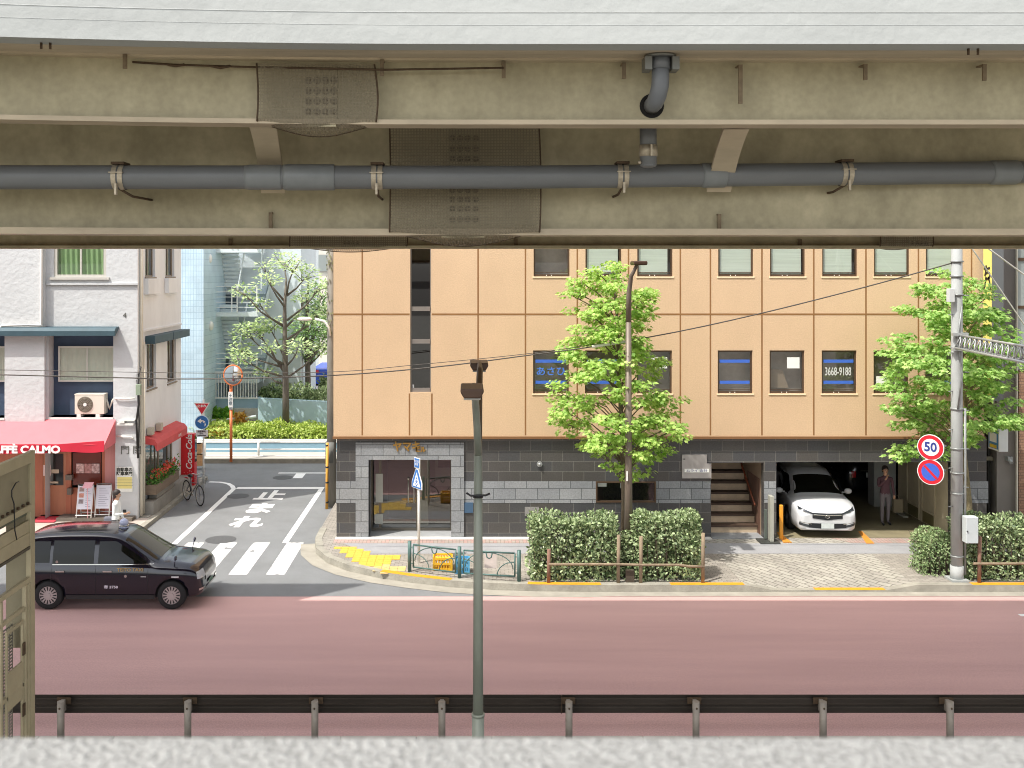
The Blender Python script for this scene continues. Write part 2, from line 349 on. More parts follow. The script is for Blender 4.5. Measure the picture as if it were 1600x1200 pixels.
# concrete gutter outside the kerb
gp = dens(corner[2:] + [(10.4, 23.7), (40, 23.7)], .4)
g = MB(); Lp = []; Rp = []
for i, p in enumerate(gp):
    a = Vector(gp[max(0, i-1)]); b = Vector(gp[min(len(gp)-1, i+1)]); d = (b-a).normalized(); n = Vector((-d.y, d.x)); q = Vector(p)
    o = q - n * (.42 if p[0] < 3 else .34); Lp.append((q.x, q.y, .004)); Rp.append((o.x, o.y, .004))
g.add(Lp + Rp, [(i, i+1, len(gp)+i+1, len(gp)+i) for i in range(len(gp)-1)])
struct(g, 'gutter', M('gutter_concrete', '#9d988c', .85, var=.18, scale=2, fine=.08))
# tactile paving made of square tiles
def inpoly(x, y, P):
    c = False; j = len(P)-1
    for i in range(len(P)):
        if (P[i][1] > y) != (P[j][1] > y) and x < (P[j][0]-P[i][0])*(y-P[i][1])/(P[j][1]-P[i][1])+P[i][0]: c = not c
        j = i
    return c
tm = MB()
P1 = [G(*p, SW) for p in [(527, 856), (562, 856), (584, 867), (622, 868), (622, 875), (592, 884), (560, 884)]]
P2 = [G(*p, SW) for p in [(578, 888), (600, 882), (640, 888), (628, 893), (592, 896)]]
for i in range(40):
    for j in range(30):
        x, y = -4.2 + i*.2, 24.3 + j*.2
        if inpoly(x, y, P1): tm.box(x-.097, x+.097, y-.097, y+.097, SW, SW+.009)
to = struct(tm, 'tactile_paving', M('tactile_yellow', '#dab54a', .6, var=.12, scale=7, bump=.6, bscale=70))
tm = MB()
for i in range(40):
    for j in range(30):
        x, y = -4.2 + i*.2, 24.3 + j*.2
        if inpoly(x, y, P2): tm.box(x-.095, x+.095, y-.095, y+.095, SW, SW+.008)
struct(tm, 'tactile_paving', M('tactile_faded', '#d8b878', .7, var=.2, scale=7, bump=.5, bscale=70))
# left block pavement
lb = [(-60, 27.2), (-11.6, 27.2), (-10.6, 27.3), (-9.9, 27.7), (-9.45, 28.3), (-9.27, 29.1), (-9.27, 36.5), (-60, 36.5)]
struct(MB().prism(lb, 'z', -.1, .1), 'pavement', M('left_pavement', '#b9aea4', .85, var=.15, scale=2, fine=.1))
kerb_run(dens(list(lb[:7])), 'kerb', m_kerb, wd=.18, top=.112)
# drain beside the white building
struct(MB().box(-9.78, -9.46, 30.4, 36.4, .1, .125), 'drain_cover', M('drain_stone', '#9a988f', .85, var=.2, scale=5), bevel=.01)
# far side of the cross street
struct(MB().box(-60, 60, 39.75, 70, -.1, .14), 'far_pavement', M('far_paving', '#b3aea7', .85, var=.1, scale=3))
struct(MB().box(-60, 60, 39.6, 39.75, -.1, .16), 'far_kerb', M('far_kerb_stone', '#8d8779', .85, var=.2, scale=4))

# ------------------------------------------------------------------ elevated road (viaduct)
m_gird = M('girder_paint', '#a89e80', .6, var=.14, tint='#988e71', scale=1.7, stretch=(1.2, 1, .6), fine=.09, fscale=14, bump=.08, bscale=8)
m_gird2 = M('girder_paint_inner', '#b1a687', .6, var=.16, tint='#998f72', scale=1.5, stretch=(1.2, 1, .6), fine=.09, fscale=12)
m_flange = M('flange_paint', '#b9a98e', .6, var=.18, scale=3, stretch=(.4, 1, 1))
m_soffit = M('soffit_concrete', '#b3a48d', .8, var=.2, scale=2.5, stretch=(.3, 2, 2), fine=.06)
m_para = M('parapet_paint', '#a5a7a4', .75, var=.09, scale=1.5, stretch=(.25, 1, 2.0), bump=.4, bscale=8, fine=.05)
m_rust = M('rusty_steel', '#54422f', .8, .3, var=.35, scale=20)
viad = empty('elevated_expressway', (0, 9.7, 0), 'olive steel girders of the elevated expressway under a white painted parapet', 'overpass')
def vdy(x): return 0 if x >= 0 else (-.0163*x*x if x > -6 else .587 + .1956*x)
VX = [-40, -26, -20, -15, -12, -10, -8] + [-6 + .75*i for i in range(8)] + [0, 6, 12, 18, 26, 40]
def sweep(mb, sec, D, xs=VX, smooth=False):
    n = len(sec); vs = [(x, D + vdy(x)*(1 if D+a < 13 else 0) + a, z) for x in xs for a, z in sec]
    fs = [(i*n+k, (i+1)*n+k, (i+1)*n+(k+1) % n, i*n+(k+1) % n) for i in range(len(xs)-1) for k in range(n)]
    mb.add(vs, fs, smooth); mb.add(vs[:n], [tuple(range(n))]); mb.add(vs[-n:], [tuple(range(n))[::-1]]); return mb
sweep(MB(), [(0, 9.56), (.28, 9.56), (.22, 11.0), (.02, 11.0)], 9.7).build('parapet', m_para, viad)
seam = MB()
for z in (9.86, 9.74): sweep(seam, [(-.0, z), (.008, z-.006), (.008, z+.008)], 9.7)
seam.build('parapet_seam', m_para, viad)
sweep(MB(), [(.285, 9.56), (9.0, 9.72), (9.0, 9.95), (.285, 9.95)], 9.7).build('deck_slab', m_soffit, viad)
sweep(MB(), [(0, 9.6), (.28, 9.6), (.28, 10.9), (0, 10.9)], 18.75).build('parapet', m_para, viad)
sweep(MB(), [(.06, 10.9), (.16, 10.9), (.16, 14.6), (.06, 14.6)], 18.75, xs=[-40, -20, -8.9]).build('shadow_caster', m_soffit, viad)  # unseen wall added on the far parapet to lengthen its shadow at left
def girder(D, zt, zb, ft, fw, mat, mf, hole=None):
    g = sweep(MB(), [(-.012, zb), (.012, zb), (.012, zt), (-.012, zt)], D).build('girder', mat, viad)
    sweep(MB(), [(-fw, zb-ft), (fw+.03, zb-ft), (fw+.03, zb-.002), (-fw, zb-.002)], D).build('flange', mf, g)
    sweep(MB(), [(-fw, zt-.03), (fw, zt-.03), (fw, zt), (-fw, zt)], D).build('flange', mf, g)
    return g
girder(10.5, 9.575, 8.945, .05, .13, m_gird, m_flange)
girder(12.0, 9.6, 7.9, .075, .22, m_gird2, m_flange)
girder(16.0, 9.6, 7.81, .045, .22, m_gird2, m_gird2)
girder(18.2, 9.6, 7.87, .04, .2, m_gird2, m_gird2)
def P3(px, py, D): return (X(px, D), D, Z(py, D))
# splice plates with bolt heads behind protective netting
m_net = net_mat('netting', '#7c715c', .034, .4, .66)
def splice(D, px0, px1, z0, z1, colx, rows, r=.034, sink=0.0):
    x0, x1 = X(px0, D), X(px1, D); y = D + vdy((x0+x1)/2)*(D < 13); mb = MB().box(x0, x1, y-.035, y-.013, z0, z1)
    mb.cur = 1
    for px in colx:
        for z in rows:
            x = X(px, D); mb.cyl((x, y-.035, z), (x, y-.045, z), r*1.15, n=12); mb.cyl((x, y-.04, z), (x, y-.07, z), r*.8, r*.55, n=10)
    return mb.build('splice_plate', [m_gird, M('bolt_paint', '#5d5440', .5, .2, var=.1)], viad)
def netting(D, px0, px1, z0, z1, bulge, depth=.13, flw=.13):
    x0, x1 = X(px0, D), X(px1, D); cx = (x0+x1)/2
    def f(u, v):
        e = math.sin(math.pi*u); x = x0 + (x1-x0)*u + (.035*math.sin(math.pi*v) if u > .5 else .02*math.sin(math.pi*v)) * (1 if u in (0, 1) else 1)
        hw = .5 + .5*min(1, e*2.2)
        if v < .8: z = z1 + (z0-z1)*v/.8; y = D + vdy(x)*(D < 13) - flw - depth*.3 + (1-v)*(flw*.35)
        else:
            t = (v-.8)/.2; z = z0 - bulge*(e**1.3)*math.sin(t*math.pi*.6); y = D + vdy(x)*(D < 13) - flw - depth*.3 + t*flw*2.2
        return (x, y + .01*math.sin(u*23)*math.sin(v*9), z)
    n = MB().grid(f, 40, 16).build('netting', m_net, viad, fixn=False)
    rope = MB().tube([f(0, v/16) for v in range(17)], .009, 6).tube([f(1, v/16) for v in range(17)], .009, 6).tube([f(u/30, 1) for u in range(31)], .006, 6)
    rope.build('rope', m_rust, n); return n
splice(10.5, 475, 528, 8.95, 9.5, (484, 497, 510, 523), [Z(y, 10.5) for y in (128, 144, 160, 176)])
MB().box(X(480, 10.4), X(526, 10.4), 10.35, 10.6, 8.87, 8.893).build('splice_plate', m_gird, viad)
netting(10.5, 407, 587, 8.92, 9.5, .13)
splice(12.0, 700, 750, 7.93, 9.4, (707, 719, 731, 743), [Z(y, 12) for y in (217, 233, 249, 265, 281, 297, 312, 327, 343)])
netting(12.0, 610, 838, 7.86, 9.35, .16, flw=.26)
MB().box(X(690, 11.8), X(757, 11.8), 11.82, 12.1, 7.8, 7.822).build('splice_plate', m_gird, viad)
splice(16.0, 535, 562, 7.82, 8.4, (539, 545.5, 552, 559), [Z(y, 16) for y in (380,)], r=.026)
netting(16.0, 455, 635, 7.80, 8.3, .09, flw=.22)
netting(16.0, 1365, 1445, 7.80, 8.3, .05, flw=.22)
splice(16.0, 1418, 1450, 7.82, 8.4, (1424, 1431, 1438, 1445), [Z(y, 16) for y in (380,)], r=.026)
# curved cross beam soffits between the first two girders
def crossb(pa, pb, pc):
    pts = []
    for (pl, pr, py, D) in (pa, pb, pc): pts.append((X(pl, D), X(pr, D), D, Z(py, D)))
    def f(u, v):
        a, b, c = pts; t = v
        q = lambda i: (1-t)**2*a[i] + 2*t*(1-t)*b[i] + t*t*c[i]
        return (q(0)+(q(1)-q(0))*u, q(2), q(3))
    mb = MB().grid(f, 2, 16).grid(lambda u, v: (f(u, v)[0], f(u, v)[1]+.02, f(u, v)[2]+.03), 2, 16)
    mb.build('cross_beam', m_flange, viad)
crossb((389, 431, 197, 10.75), (402, 438, 235, 11.3), (408, 446, 302, 11.75))
crossb((1131, 1171, 202, 10.75), (1117, 1155, 235, 11.3), (1104, 1142, 300, 11.75))
hk = M('bracket_steel', '#7b6a52', .7, .2, var=.25, scale=12)
for px, y0, y1, D in [(4, 86, 112, 10.36), (205, 90, 113, 10.36), (597, 95, 119, 10.36), (787, 98, 122, 10.36), (975, 100, 123, 10.36), (1157, 103, 162, 10.36), (1352, 102, 125, 10.36), (1538, 102, 126, 10.36), (425, 334, 357, 11.93), (1124, 336, 359, 11.93), (360, 374, 386, 15.95), (806, 374, 387, 15.95), (1250, 375, 387, 15.95)]:
    x = X(px, D); y = D + vdy(x)*(D < 13); s = .02 if D < 15 else .028
    mb = MB().box(x-s, x+s, y-.01, y+.01, Z(y1, D), Z(y0, D)).box(x-s, x+s, y-.012, y+.13 if D < 11 else y+.05, Z(y0, D), Z(y0, D)+.012)
    mb.cyl((x, y-.016, Z(y1, D)+.03), (x, y-.009, Z(y1, D)+.03), .01, n=8); mb.build('bracket', hk, viad)
for px, D in [(82, 9.9), (95, 9.9), (1513, 9.9), (1528, 9.9)]:
    x = X(px, D); MB().cyl((x, D+vdy(x), 9.5), (x, D+vdy(x), 9.57), .012, n=8).build('anchor_bolt', m_rust, viad)
tag(MB().tube([P3(207, 97, 10.3), P3(270, 101, 10.3), P3(400, 105, 10.32), P3(600, 109, 10.33), P3(787, 106, 10.34)], .011, 6).tube([P3(262, 101, 10.29), P3(275, 103, 10.29), P3(288, 101, 10.29)], .014, 6).tube([P3(330, 103, 10.29), P3(345, 106, 10.29), P3(360, 103, 10.29)], .014, 6).build('tension_wire', m_rust), 'thin rusty tension wire running along the first girder of the overpass', 'wire')
# ------------------------------------------------------------------ drain pipe under the viaduct
m_pvc = M('grey_pvc', '#6c6d6c', .42, var=.1, scale=4, stretch=(.3, 1, 1), fine=.05)
m_clamp = M('clamp_steel', '#b7aa93', .5, .4, var=.25, scale=18)
pipe = empty('drain_pipe', (0, 11.2, 8.5), 'long grey plastic drain pipe slung along the underside of the overpass', 'pipe')
def pp(px):
    t = px / 1600; D = 11.0 + .9*t; x = X(px, D); return Vector((x, D, Z(277 - 8*max(0, (px-800)/800), D)))
MB().tube([pp(-700), pp(0), pp(400), pp(800), pp(1100), pp(1350), pp(1600), pp(2300)], .13, 28).build('pipe', m_pvc, pipe)
for a, b, r in ((383, 440, .138), (443, 523, .145), (1095, 1132, .142), (1545, 1588, .142)):
    MB().tube([pp(a), pp(a+6), pp(b-1), pp(b)], [r-.008, r, r, r-.004], 28).build('coupling', M('pvc_joint', '#787a78', .4, var=.1, scale=6), pipe)
for px, lean in ((188, 1), (590, 0), (972, -.3), (1320, -1)):
    p = pp(px); mb = MB(); dark = MB()
    for dx in (-.035, .035):
        ring = [(p.x+dx, p.y + .139*math.cos(R(t)), p.z + .139*math.sin(R(t))) for t in range(-90, 271, 15)]
        for a in range(len(ring)-1):
            q0, q1 = Vector(ring[a]), Vector(ring[a+1]); m_ = (q0+q1)/2; d = (q1-q0)
            mb.add([q0+Vector((-.026, 0, 0)), q0+Vector((.026, 0, 0)), q1+Vector((.026, 0, 0)), q1+Vector((-.026, 0, 0))], [(0, 1, 2, 3)])
    mb.box(p.x-.075, p.x+.075, p.y-.165, p.y-.13, p.z+.035, p.z+.045)
    mb.box(p.x-.012, p.x+.012, p.y-.165, p.y-.12, p.z-.2, p.z-.08)
    mb.build('pipe_clamp', m_clamp, pipe)
    MB().tube([(p.x, p.y, p.z-.13), (p.x+.1*lean, p.y+.1, p.z-.2), (p.x+.14*lean, p.y+.75, p.z-.2)], .014, 8).box(p.x-.07, p.x+.07, p.y-.1, p.y+.12, p.z+.132, p.z+.16).build('hanger_bracket', m_rust, pipe)
# downpipe: elbow in front of the first girder, drop behind it
down = empty('down_pipe', (X(1028, 10.2), 10.2, 9.56), 'grey elbow pipe dropping from a flange through the first girder', 'pipe')
ex = X(1032, 10.2); el = [(ex, 10.2, 9.52), (ex, 10.2, 9.33), (ex-.005, 10.2, 9.25), (ex-.02, 10.24, 9.16), (ex-.03, 10.36, 9.11), (ex-.035, 10.56, 9.1)]
MB().tube(el, .087, 20).tube([(ex, 10.2, 9.54), (ex, 10.2, 9.42)], .1, 20).build('elbow', M('dark_pvc', '#6a6c6e', .45, var=.1), down)
MB().cyl((ex, 10.2, 9.535), (ex, 10.2, 9.558), .15, n=24).box(ex-.17, ex-.1, 10.1, 10.3, 9.4, 9.53).box(ex+.1, ex+.17, 10.1, 10.3, 9.4, 9.53).build('pipe_bracket', M('bracket_grey', '#77766f', .5, .3, var=.2), down)
MB().disc((ex-.035, 10.484, 9.1), (1, 0, 0), (0, 0, 1), .125).build('girder_hole', M('hole_dark', '#17140f', .9, var=0), down, fixn=False)
dx = X(1014, 11.1); MB().cyl((dx, 11.15, 9.2), (dx, 11.15, Z(258, 11.15)), .092, n=22).sphere((dx, 11.15, Z(258, 11.15)), .092, 18, 10, (1, 1, .35)).build('drop_pipe', m_pvc, down)
MB().cyl((dx, 11.15, Z(243, 11.05)), (dx, 11.15, Z(225, 11.05)), .101, n=22).box(dx+.0, dx+.02, 11.0, 11.06, Z(243, 11), Z(225, 11)).sphere((dx-.1, 11.1, Z(252, 11)), .02).build('pipe_clamp', m_clamp, down)

# ------------------------------------------------------------------ foreground: ledge, steel stair enclosure, guardrail, twin lamp
m_gran = M('pebbled_concrete', '#aaa9a5', .8, var=.2, tint='#74736f', scale=130, bump=1.0, bscale=130, fine=.05)
o = MB().box(-4, 4, .72, 1.1, H-.9, H-.4985).build('window_ledge', m_gran, bevel=.006, seg=3); tag(o, 'pale rough pebbled concrete ledge along the bottom of the view', 'ledge')
m_beige = M('beige_steel', '#a79b7c', .55, var=.14, scale=2.5, fine=.04)
m_beige_d = M('panel_steel', '#8d846a', .6, var=.16, scale=2.2)
se = empty('stair_enclosure', (-5.1, 11.2, 0), 'beige steel stair enclosure with fascia boards and mesh fence at left edge', 'stair enclosure')
sx = -5.1
MB().box(sx-.06, sx, 11.97, 12.09, 0, 5.3).build('corner_post', m_beige, se, bevel=.006)
MB().box(sx-.05, sx+.01, 8.5, 11.97, 5.17, 5.3).build('top_rail', m_beige, se, bevel=.006)
pn = MB().box(sx-.045, sx-.03, 8.5, 11.97, 4.69, 5.17)
pn.build('upper_panel', m_beige_d, se)
MB().box(sx-.05, sx+.015, 8.5, 11.97, 4.62, 4.69).build('rail', m_beige, se, bevel=.005)
MB().box(sx-.9, sx-.05, 8.5, 11.97, 4.56, 4.6).build('roof_sheet', M('roof_sheet_green', '#5b5f4d', .6, var=.2), se)
MB().box(sx-.06, sx-.02, 8.5, 11.97, 4.36, 4.5).box(sx-.05, sx-.012, 8.5, 11.97, 4.2, 4.36).build('fascia_board', m_beige, se, bevel=.004)
MB().box(sx-.08, sx-.005, 8.5, 11.97, 4.165, 4.198).build('rail', M('dark_rail', '#4b4537', .6, var=.2), se)
MB().box(sx-.3, sx-.06, 11.99, 12.08, 3.0, 4.7).build('back_panel', m_beige_d, se)
MB().box(sx-.05, sx, 8.5, 11.97, 3.78, 3.84).build('rail', m_beige, se, bevel=.005)
for z in (3.49, 2.63):
    MB().box(sx-.045, sx-.005, 8.5, 11.97, z, z+.05).build('rail', m_beige, se, bevel=.004)
for y in (11.2, 11.82, 11.9): MB().box(sx-.04, sx+.005, y, y+.045, 0, 3.78).build('fence_post', m_beige, se, bevel=.004)
fr = MB().box(sx-.03, sx-.005, 11.36, 11.39, .3, 3.4).box(sx-.03, sx-.005, 11.76, 11.79, .3, 3.4).box(sx-.03, sx-.005, 11.39, 11.76, 3.36, 3.4).box(sx-.028, sx-.006, 11.39, 11.76, 2.5, 2.93)
for hz_ in (3.0, 2.3): MB().box(sx-.001, sx+.012, 11.74, 11.8, hz_, hz_+.14).build('hinge', m_rust, se)
fr.build('gate_leaf', m_beige, se, bevel=.003)
lv = MB()
for k in range(74): z = .5 + k*.038; lv.box(sx-.22, sx-.21, 10.9, 11.97, z, z+.016)
for k in range(14): lv.box(sx-.209, sx-.204, 10.9+k*.08, 10.915+k*.08, .5, 3.3)
lv.build('mesh_screen', M('mesh_grey', '#8c877c', .6, .2, var=.1), se)
for k in range(8): MB().box(sx-.028, sx-.008, 11.0+k*.13, 11.04+k*.13, 4.691, 4.72).build('bolt', m_rust, se)
tag(MB().tube([(sx+.01, 11.62, 5.02), (sx+.03, 11.5, 5.03), (sx+.03, 11.4, 4.97), (sx+.03, 11.4, 4.9), (sx+.02, 11.48, 4.8), (sx+.02, 11.5, 4.5), (sx+.02, 11.55, 4.38)], .007, 6).build('loose_cable', black), 'black loose cable hanging on the beige upper panel', 'cable')

m_rail = M('guardrail_steel', '#585048', .3, .6, var=.2, scale=4, stretch=(.2, 1, 1)); m_post = M('guardrail_post', '#93897c', .6, .2, var=.15, scale=6)
gr = empty('guardrail', (0, 16, 0), 'brown steel guardrail running along the near kerb of red road', 'guardrail')
sec = []
prof = [(.0, .74), (.012, .735), (.03, .70), (.075, .66), (.075, .635), (.02, .60), (.0, .585), (.02, .56), (.075, .52), (.075, .495), (.03, .465), (.0, .45)]
n = len(prof); xs = [-30, 30]
vs = [(x, 16.14 + a, z) for x in xs for a, z in prof] + [(x, 16.143 + a, z) for x in xs for a, z in prof]
MB().add(vs, [(k, n+k, n+k+1, k+1) for k in range(n-1)], False).build('beam', m_rail, gr, fixn=False)
for k in range(15):
    x = X(95, 16) + (k-3)*1.985
    MB().cyl((x, 16, 0), (x, 16, .69), .055, n=14).box(x-.03, x+.03, 16.04, 16.14, .5, .68).build('post', m_post, gr)
    MB().box(x-.11, x+.11, 16.12, 16.137, .6, .7).build('splice_bracket', m_rust, gr)
    MB().sphere((x, 15.945, .6), .016).build('bolt', m_rust, gr)
jx = X(877, 16.14); MB().box(jx-.004, jx+.004, 16.10, 16.14, .45, .74).build('beam_joint', m_rust, gr)

m_lamp = M('green_grey_pole', '#888c7e', .45, .1, var=.15, scale=5, stretch=(1, 1, .3)); m_head = M('lamp_head_brown', '#4a3527', .45, .3, var=.2)
px0 = X(747, 14); tl = empty('street_lamp', (px0, 14, 0), 'grey green twin arm street lamp standing before the near guardrail', 'street lamp')
MB().tube([(px0, 14, 0), (px0, 14, 1.35)], [.088, .082], 18).tube([(px0, 14, 1.35), (px0, 14, 5.0)], [.072, .056], 18).cyl((px0, 14, 1.33), (px0, 14, 1.37), .09, n=18).cyl((px0, 14, .95), (px0, 14, .97), .09, n=18).build('pole', m_lamp, tl)
za = 5.98
MB().tube([(px0, 14, 4.9), (px0-.015, 13.85, 5.3), (px0-.04, 13.5, 5.7), (px0-.065, 13.0, 5.95), (px0-.08, 12.6, za)], [.056, .05, .048, .046, .04], 14).build('arm', m_lamp, tl)
MB().tube([(px0, 14, 4.9), (px0+.01, 14.15, 5.3), (px0+.02, 14.5, 5.7), (px0+.035, 15.0, 5.95), (px0+.04, 15.6, za+.02)], [.056, .05, .048, .046, .04], 14).build('arm', M('brown_arm', '#5c4a35', .5, .2, var=.2), tl)
for cx, cy in ((X(737.5, 12.4), 12.4), (X(748.5, 15.8), 15.8)):
    hd = MB().prism([(cx-.135, za+.04), (cx+.135, za+.04), (cx+.14, za), (cx+.1, za-.07), (cx-.1, za-.07), (cx-.14, za)], 'y', cy-.32, cy+.32).build('lamp_head', m_head, tl, bevel=.015)
    MB().box(cx-.1, cx+.1, cy-.3, cy+.3, za-.095, za-.071).build('diffuser', M('diffuser', '#8f8a80', .3, var=.05), hd, bevel=.008)
zz = Z(771, 14); MB().tube([(px0-.16, 13.9, zz+.03), (px0-.1, 13.9, zz-.01), (px0, 13.88, zz), (px0+.1, 13.9, zz-.005), (px0+.16, 13.9, zz+.02)], .014, 6).tube([(px0-.06, 13.94, zz-.03), (px0, 13.9, zz-.02), (px0+.06, 13.94, zz-.03)], .02, 6).build('cable_tie', black, tl)
# ------------------------------------------------------------------ glass
def glass_mat(name, tint='#cfd8d6', refl=.0, rough=.02, ior=1.5):
    m = bpy.data.materials.new(name); m.use_nodes = True; t = m.node_tree; N = t.nodes; L = t.links; N.remove(N['Principled BSDF']); out = N['Material Output']
    tr = N.new('ShaderNodeBsdfTransparent'); tr.inputs[0].default_value = (*lin(tint), 1); gl = N.new('ShaderNodeBsdfGlossy'); gl.inputs['Roughness'].default_value = rough
    lw_ = N.new('ShaderNodeLayerWeight'); lw_.inputs[0].default_value = .5; pw = N.new('ShaderNodeMath'); pw.operation = 'POWER'; pw.inputs[1].default_value = 4.5; L.new(lw_.outputs['Facing'], pw.inputs[0])
    sc_ = N.new('ShaderNodeMath'); sc_.operation = 'MULTIPLY_ADD'; sc_.inputs[1].default_value = .75; sc_.inputs[2].default_value = .045 + refl; L.new(pw.outputs[0], sc_.inputs[0]); ad = N.new('ShaderNodeMath'); ad.operation = 'MINIMUM'; ad.inputs[1].default_value = 1; L.new(sc_.outputs[0], ad.inputs[0])
    mx = N.new('ShaderNodeMixShader'); L.new(ad.outputs[0], mx.inputs[0]); L.new(tr.outputs[0], mx.inputs[1]); L.new(gl.outputs[0], mx.inputs[2]); L.new(mx.outputs[0], out.inputs[0]); return m
g_win = glass_mat('window_glass', '#f2f5f3', .04)
g_clear = glass_mat('door_glass', '#b9bdb6', .14)
m_stucco = M('orange_stucco', '#ceb08e', .9, var=.055, scale=.8, stretch=(1, 1, .7), fine=.05, fscale=26, bump=.3, bscale=30)
m_joint = M('panel_joint_brown', '#8a6238', .8, var=.15)
m_trim = M('brown_trim', '#7f5a37', .6, var=.1)
m_frame = M('bronze_frame', '#5d4a3a', .4, .4, var=.08)
m_dtile = brick_mat('dark_tile', '#47484a', '#504d49', '#74726c', .58, .28, .006, 'xz', .28, fine=.14, spec=.5)
m_ltile = brick_mat('light_stone', '#919394', '#808386', '#4c4e50', .6, .3, .008, 'xz', .6, fine=.16)
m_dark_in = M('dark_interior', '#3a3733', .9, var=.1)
FD = 27.8
def FX(px): return X(px, FD)
def FZ(py): return Z(py, FD)
ob = empty('orange_building', (FX(1030), FD, 0), 'orange stucco building with dark tiled ground floor behind the street trees', 'building')
ox0, ox1, oz0, oz1 = FX(521), FX(1538), FZ(683), 14.2
low = [(833, 889), (914, 970), (995, 1050), (1121.5, 1176), (1202.5, 1257), (1284, 1338.5), (1365, 1420), (1446, 1501)]
zl0, zl1, zu0, zu1 = FZ(615), FZ(547.5), FZ(432), FZ(364)
tx0, tx1, tz0 = FX(641), FX(673.5), FZ(613)
holes = [(FX(a), FX(b), zl0, zl1) for a, b in low] + [(FX(a+.8), FX(b+1), zu0, zu1) for a, b in low] + [(FX(a), FX(b), zu0+3.2, zu1+3.2) for a, b in low] + [(tx0, tx1, tz0, 13.2)]
w_ = wall(MB(), ox0, ox1, oz0, oz1, FD, holes, .16)
w_.add([(ox0, FD, oz0), (ox0, 37, oz0), (ox0, 37, oz1), (ox0, FD, oz1)], [(0, 1, 2, 3)]).add([(ox1, FD, oz0), (ox1, 37, oz0), (ox1, 37, oz1), (ox1, FD, oz1)], [(3, 2, 1, 0)])
w_.add([(ox0, 37, oz0), (ox1, 37, oz0), (ox1, 37, oz1), (ox0, 37, oz1)], [(3, 2, 1, 0)]).add([(ox0, FD, oz1), (ox1, FD, oz1), (ox1, 37, oz1), (ox0, 37, oz1)], [(0, 1, 2, 3)])
w_.build('wall', m_stucco, ob, fixn=False)
j = MB()
def vj(px, z0, z1): j.box(FX(px)-.02, FX(px)+.02, FD-.003, FD+.01, z0, z1)
for px in (566, 747, 821, 902, 982, 1063, 1110, 1190.5, 1271.5, 1353, 1435, 1518): vj(px, oz0+.05, oz1)
for px in (639.8, 674.8): vj(px, oz0+.05, tz0-.03)
jj = MB()
for z in (FZ(491), FZ(491)+3.35):
    for a, b in ((521, 640), (674.5, 1538)): jj.box(FX(a), FX(b), FD-.0045, FD+.01, z-.022, z+.022)
j.build('panel_joint', m_joint, ob); jj.build('panel_joint', m_joint, ob)
MB().box(ox0-.02, ox1+.02, FD-.03, FD+.02, oz0-.05, oz0+.02).build('bottom_trim', m_trim, ob)
MB().box(ox0+.02, ox1-.02, FD+.02, 36.9, oz0-.02, oz0+.03).build('soffit', m_trim, ob)
MB().box(ox0+.3, ox1-.3, FD+.4, FD+.45, oz0+.1, 13.8).build('inner_wall', M('office_inside', '#a99c92', .9, var=.25, scale=2), ob)
m_blind = M('blind_slats', '#d3dacd', .7, var=.12, scale=1.5, stretch=(.3, 1, 14)); m_blue = M('blue_stripe_film', '#3f69c4', .5, var=.04)
m_paper = M('paper', '#e8e8e2', .8, var=.04)
def win(x0, x1, z0, z1, kind, i):
    y = FD + .045; f = .045
    fr = MB().box(x0, x0+f, y, y+.06, z0, z1).box(x1-f, x1, y, y+.06, z0, z1).box(x0+f, x1-f, y, y+.06, z0, z0+f*1.3).box(x0+f, x1-f, y, y+.06, z1-f, z1)
    fr.box(x0+f, x1-f, y+.015, y+.045, z0+.1, z0+.115)
    wd = fr.build('window', m_frame, ob)
    MB().add([(x0+f, y+.03, z0+f), (x1-f, y+.03, z0+f), (x1-f, y+.03, z1-f), (x0+f, y+.03, z1-f)], [(0, 1, 2, 3)]).build('pane', g_win, wd, fixn=False)
    MB().box(x0-.03, x1+.03, FD-.02, FD+.1, z0-.035, z0-.002).build('sill', M('sill_cream', '#efdcb8', .6, var=.05), wd)
    for dx in (.36, .5): MB().sphere((x0+(x1-x0)*dx, y-.004, z0+.03), .014, 8, 6).build('latch', white, wd)
    if kind == 'blind':
        MB().box(x0+f, x1-f-.04*(i % 3), y+.045, y+.055, z0+.02+.05*(i % 2), z1).build('blind', m_blind, wd)
    if kind in ('stripe', 'asahi', 'tel'):
        for zf in (.25, .74): MB().box(x0+f+.02, x1-f-.02, y+.018, y+.027, z0+(z1-z0)*zf-.035, z0+(z1-z0)*zf+.05).build('blue_stripe', m_blue, wd)
        zc = (z0+z1)/2
        if kind == 'asahi': text('lettering', 'あさひ', .25, (x0+(x1-x0)*.5, y+.02, zc), UP, M('blue_letter', '#4a78d0', .5, var=0), wd, .002, sx=1.1, bold=.004)
        if kind == 'tel': text('lettering', '3668-9188', .27, (x0+(x1-x0)*.49, y+.02, zc), UP, M('grey_letter', '#c9c9c4', .5, var=0), wd, .002, sx=.62, sy=1.15, bold=.004)
    if kind == 'paper':
        px_ = x0+(x1-x0)*(.52 if i != 6 else .1); pz = z0+(z1-z0)*(.58 if i != 6 else .14)
        MB().box(px_, px_+.34, y+.016, y+.024, pz, pz+.3).build('notice', m_paper, wd)
        if i == 4: MB().prism([(x0+f+.02, z0+.12), (x0+.6, z0+.12), (x0+.42, z0+.62), (x0+f+.05, z0+.66)], 'y', y+.2, y+.22).build('shade_triangle', M('shade_triangle_tint', '#8b7a6a', .8, var=.05), wd)  # darker sheet stands in for a triangle of shade inside this window
        if i == 2: MB().box(px_-.1, px_+.3, y+.016, y+.024, z1-.35, z1-.22).build('notice', m_paper, wd)
kinds = ['asahi', 'stripe', 'paper', 'stripe', 'paper', 'tel', 'paper', 'stripe']
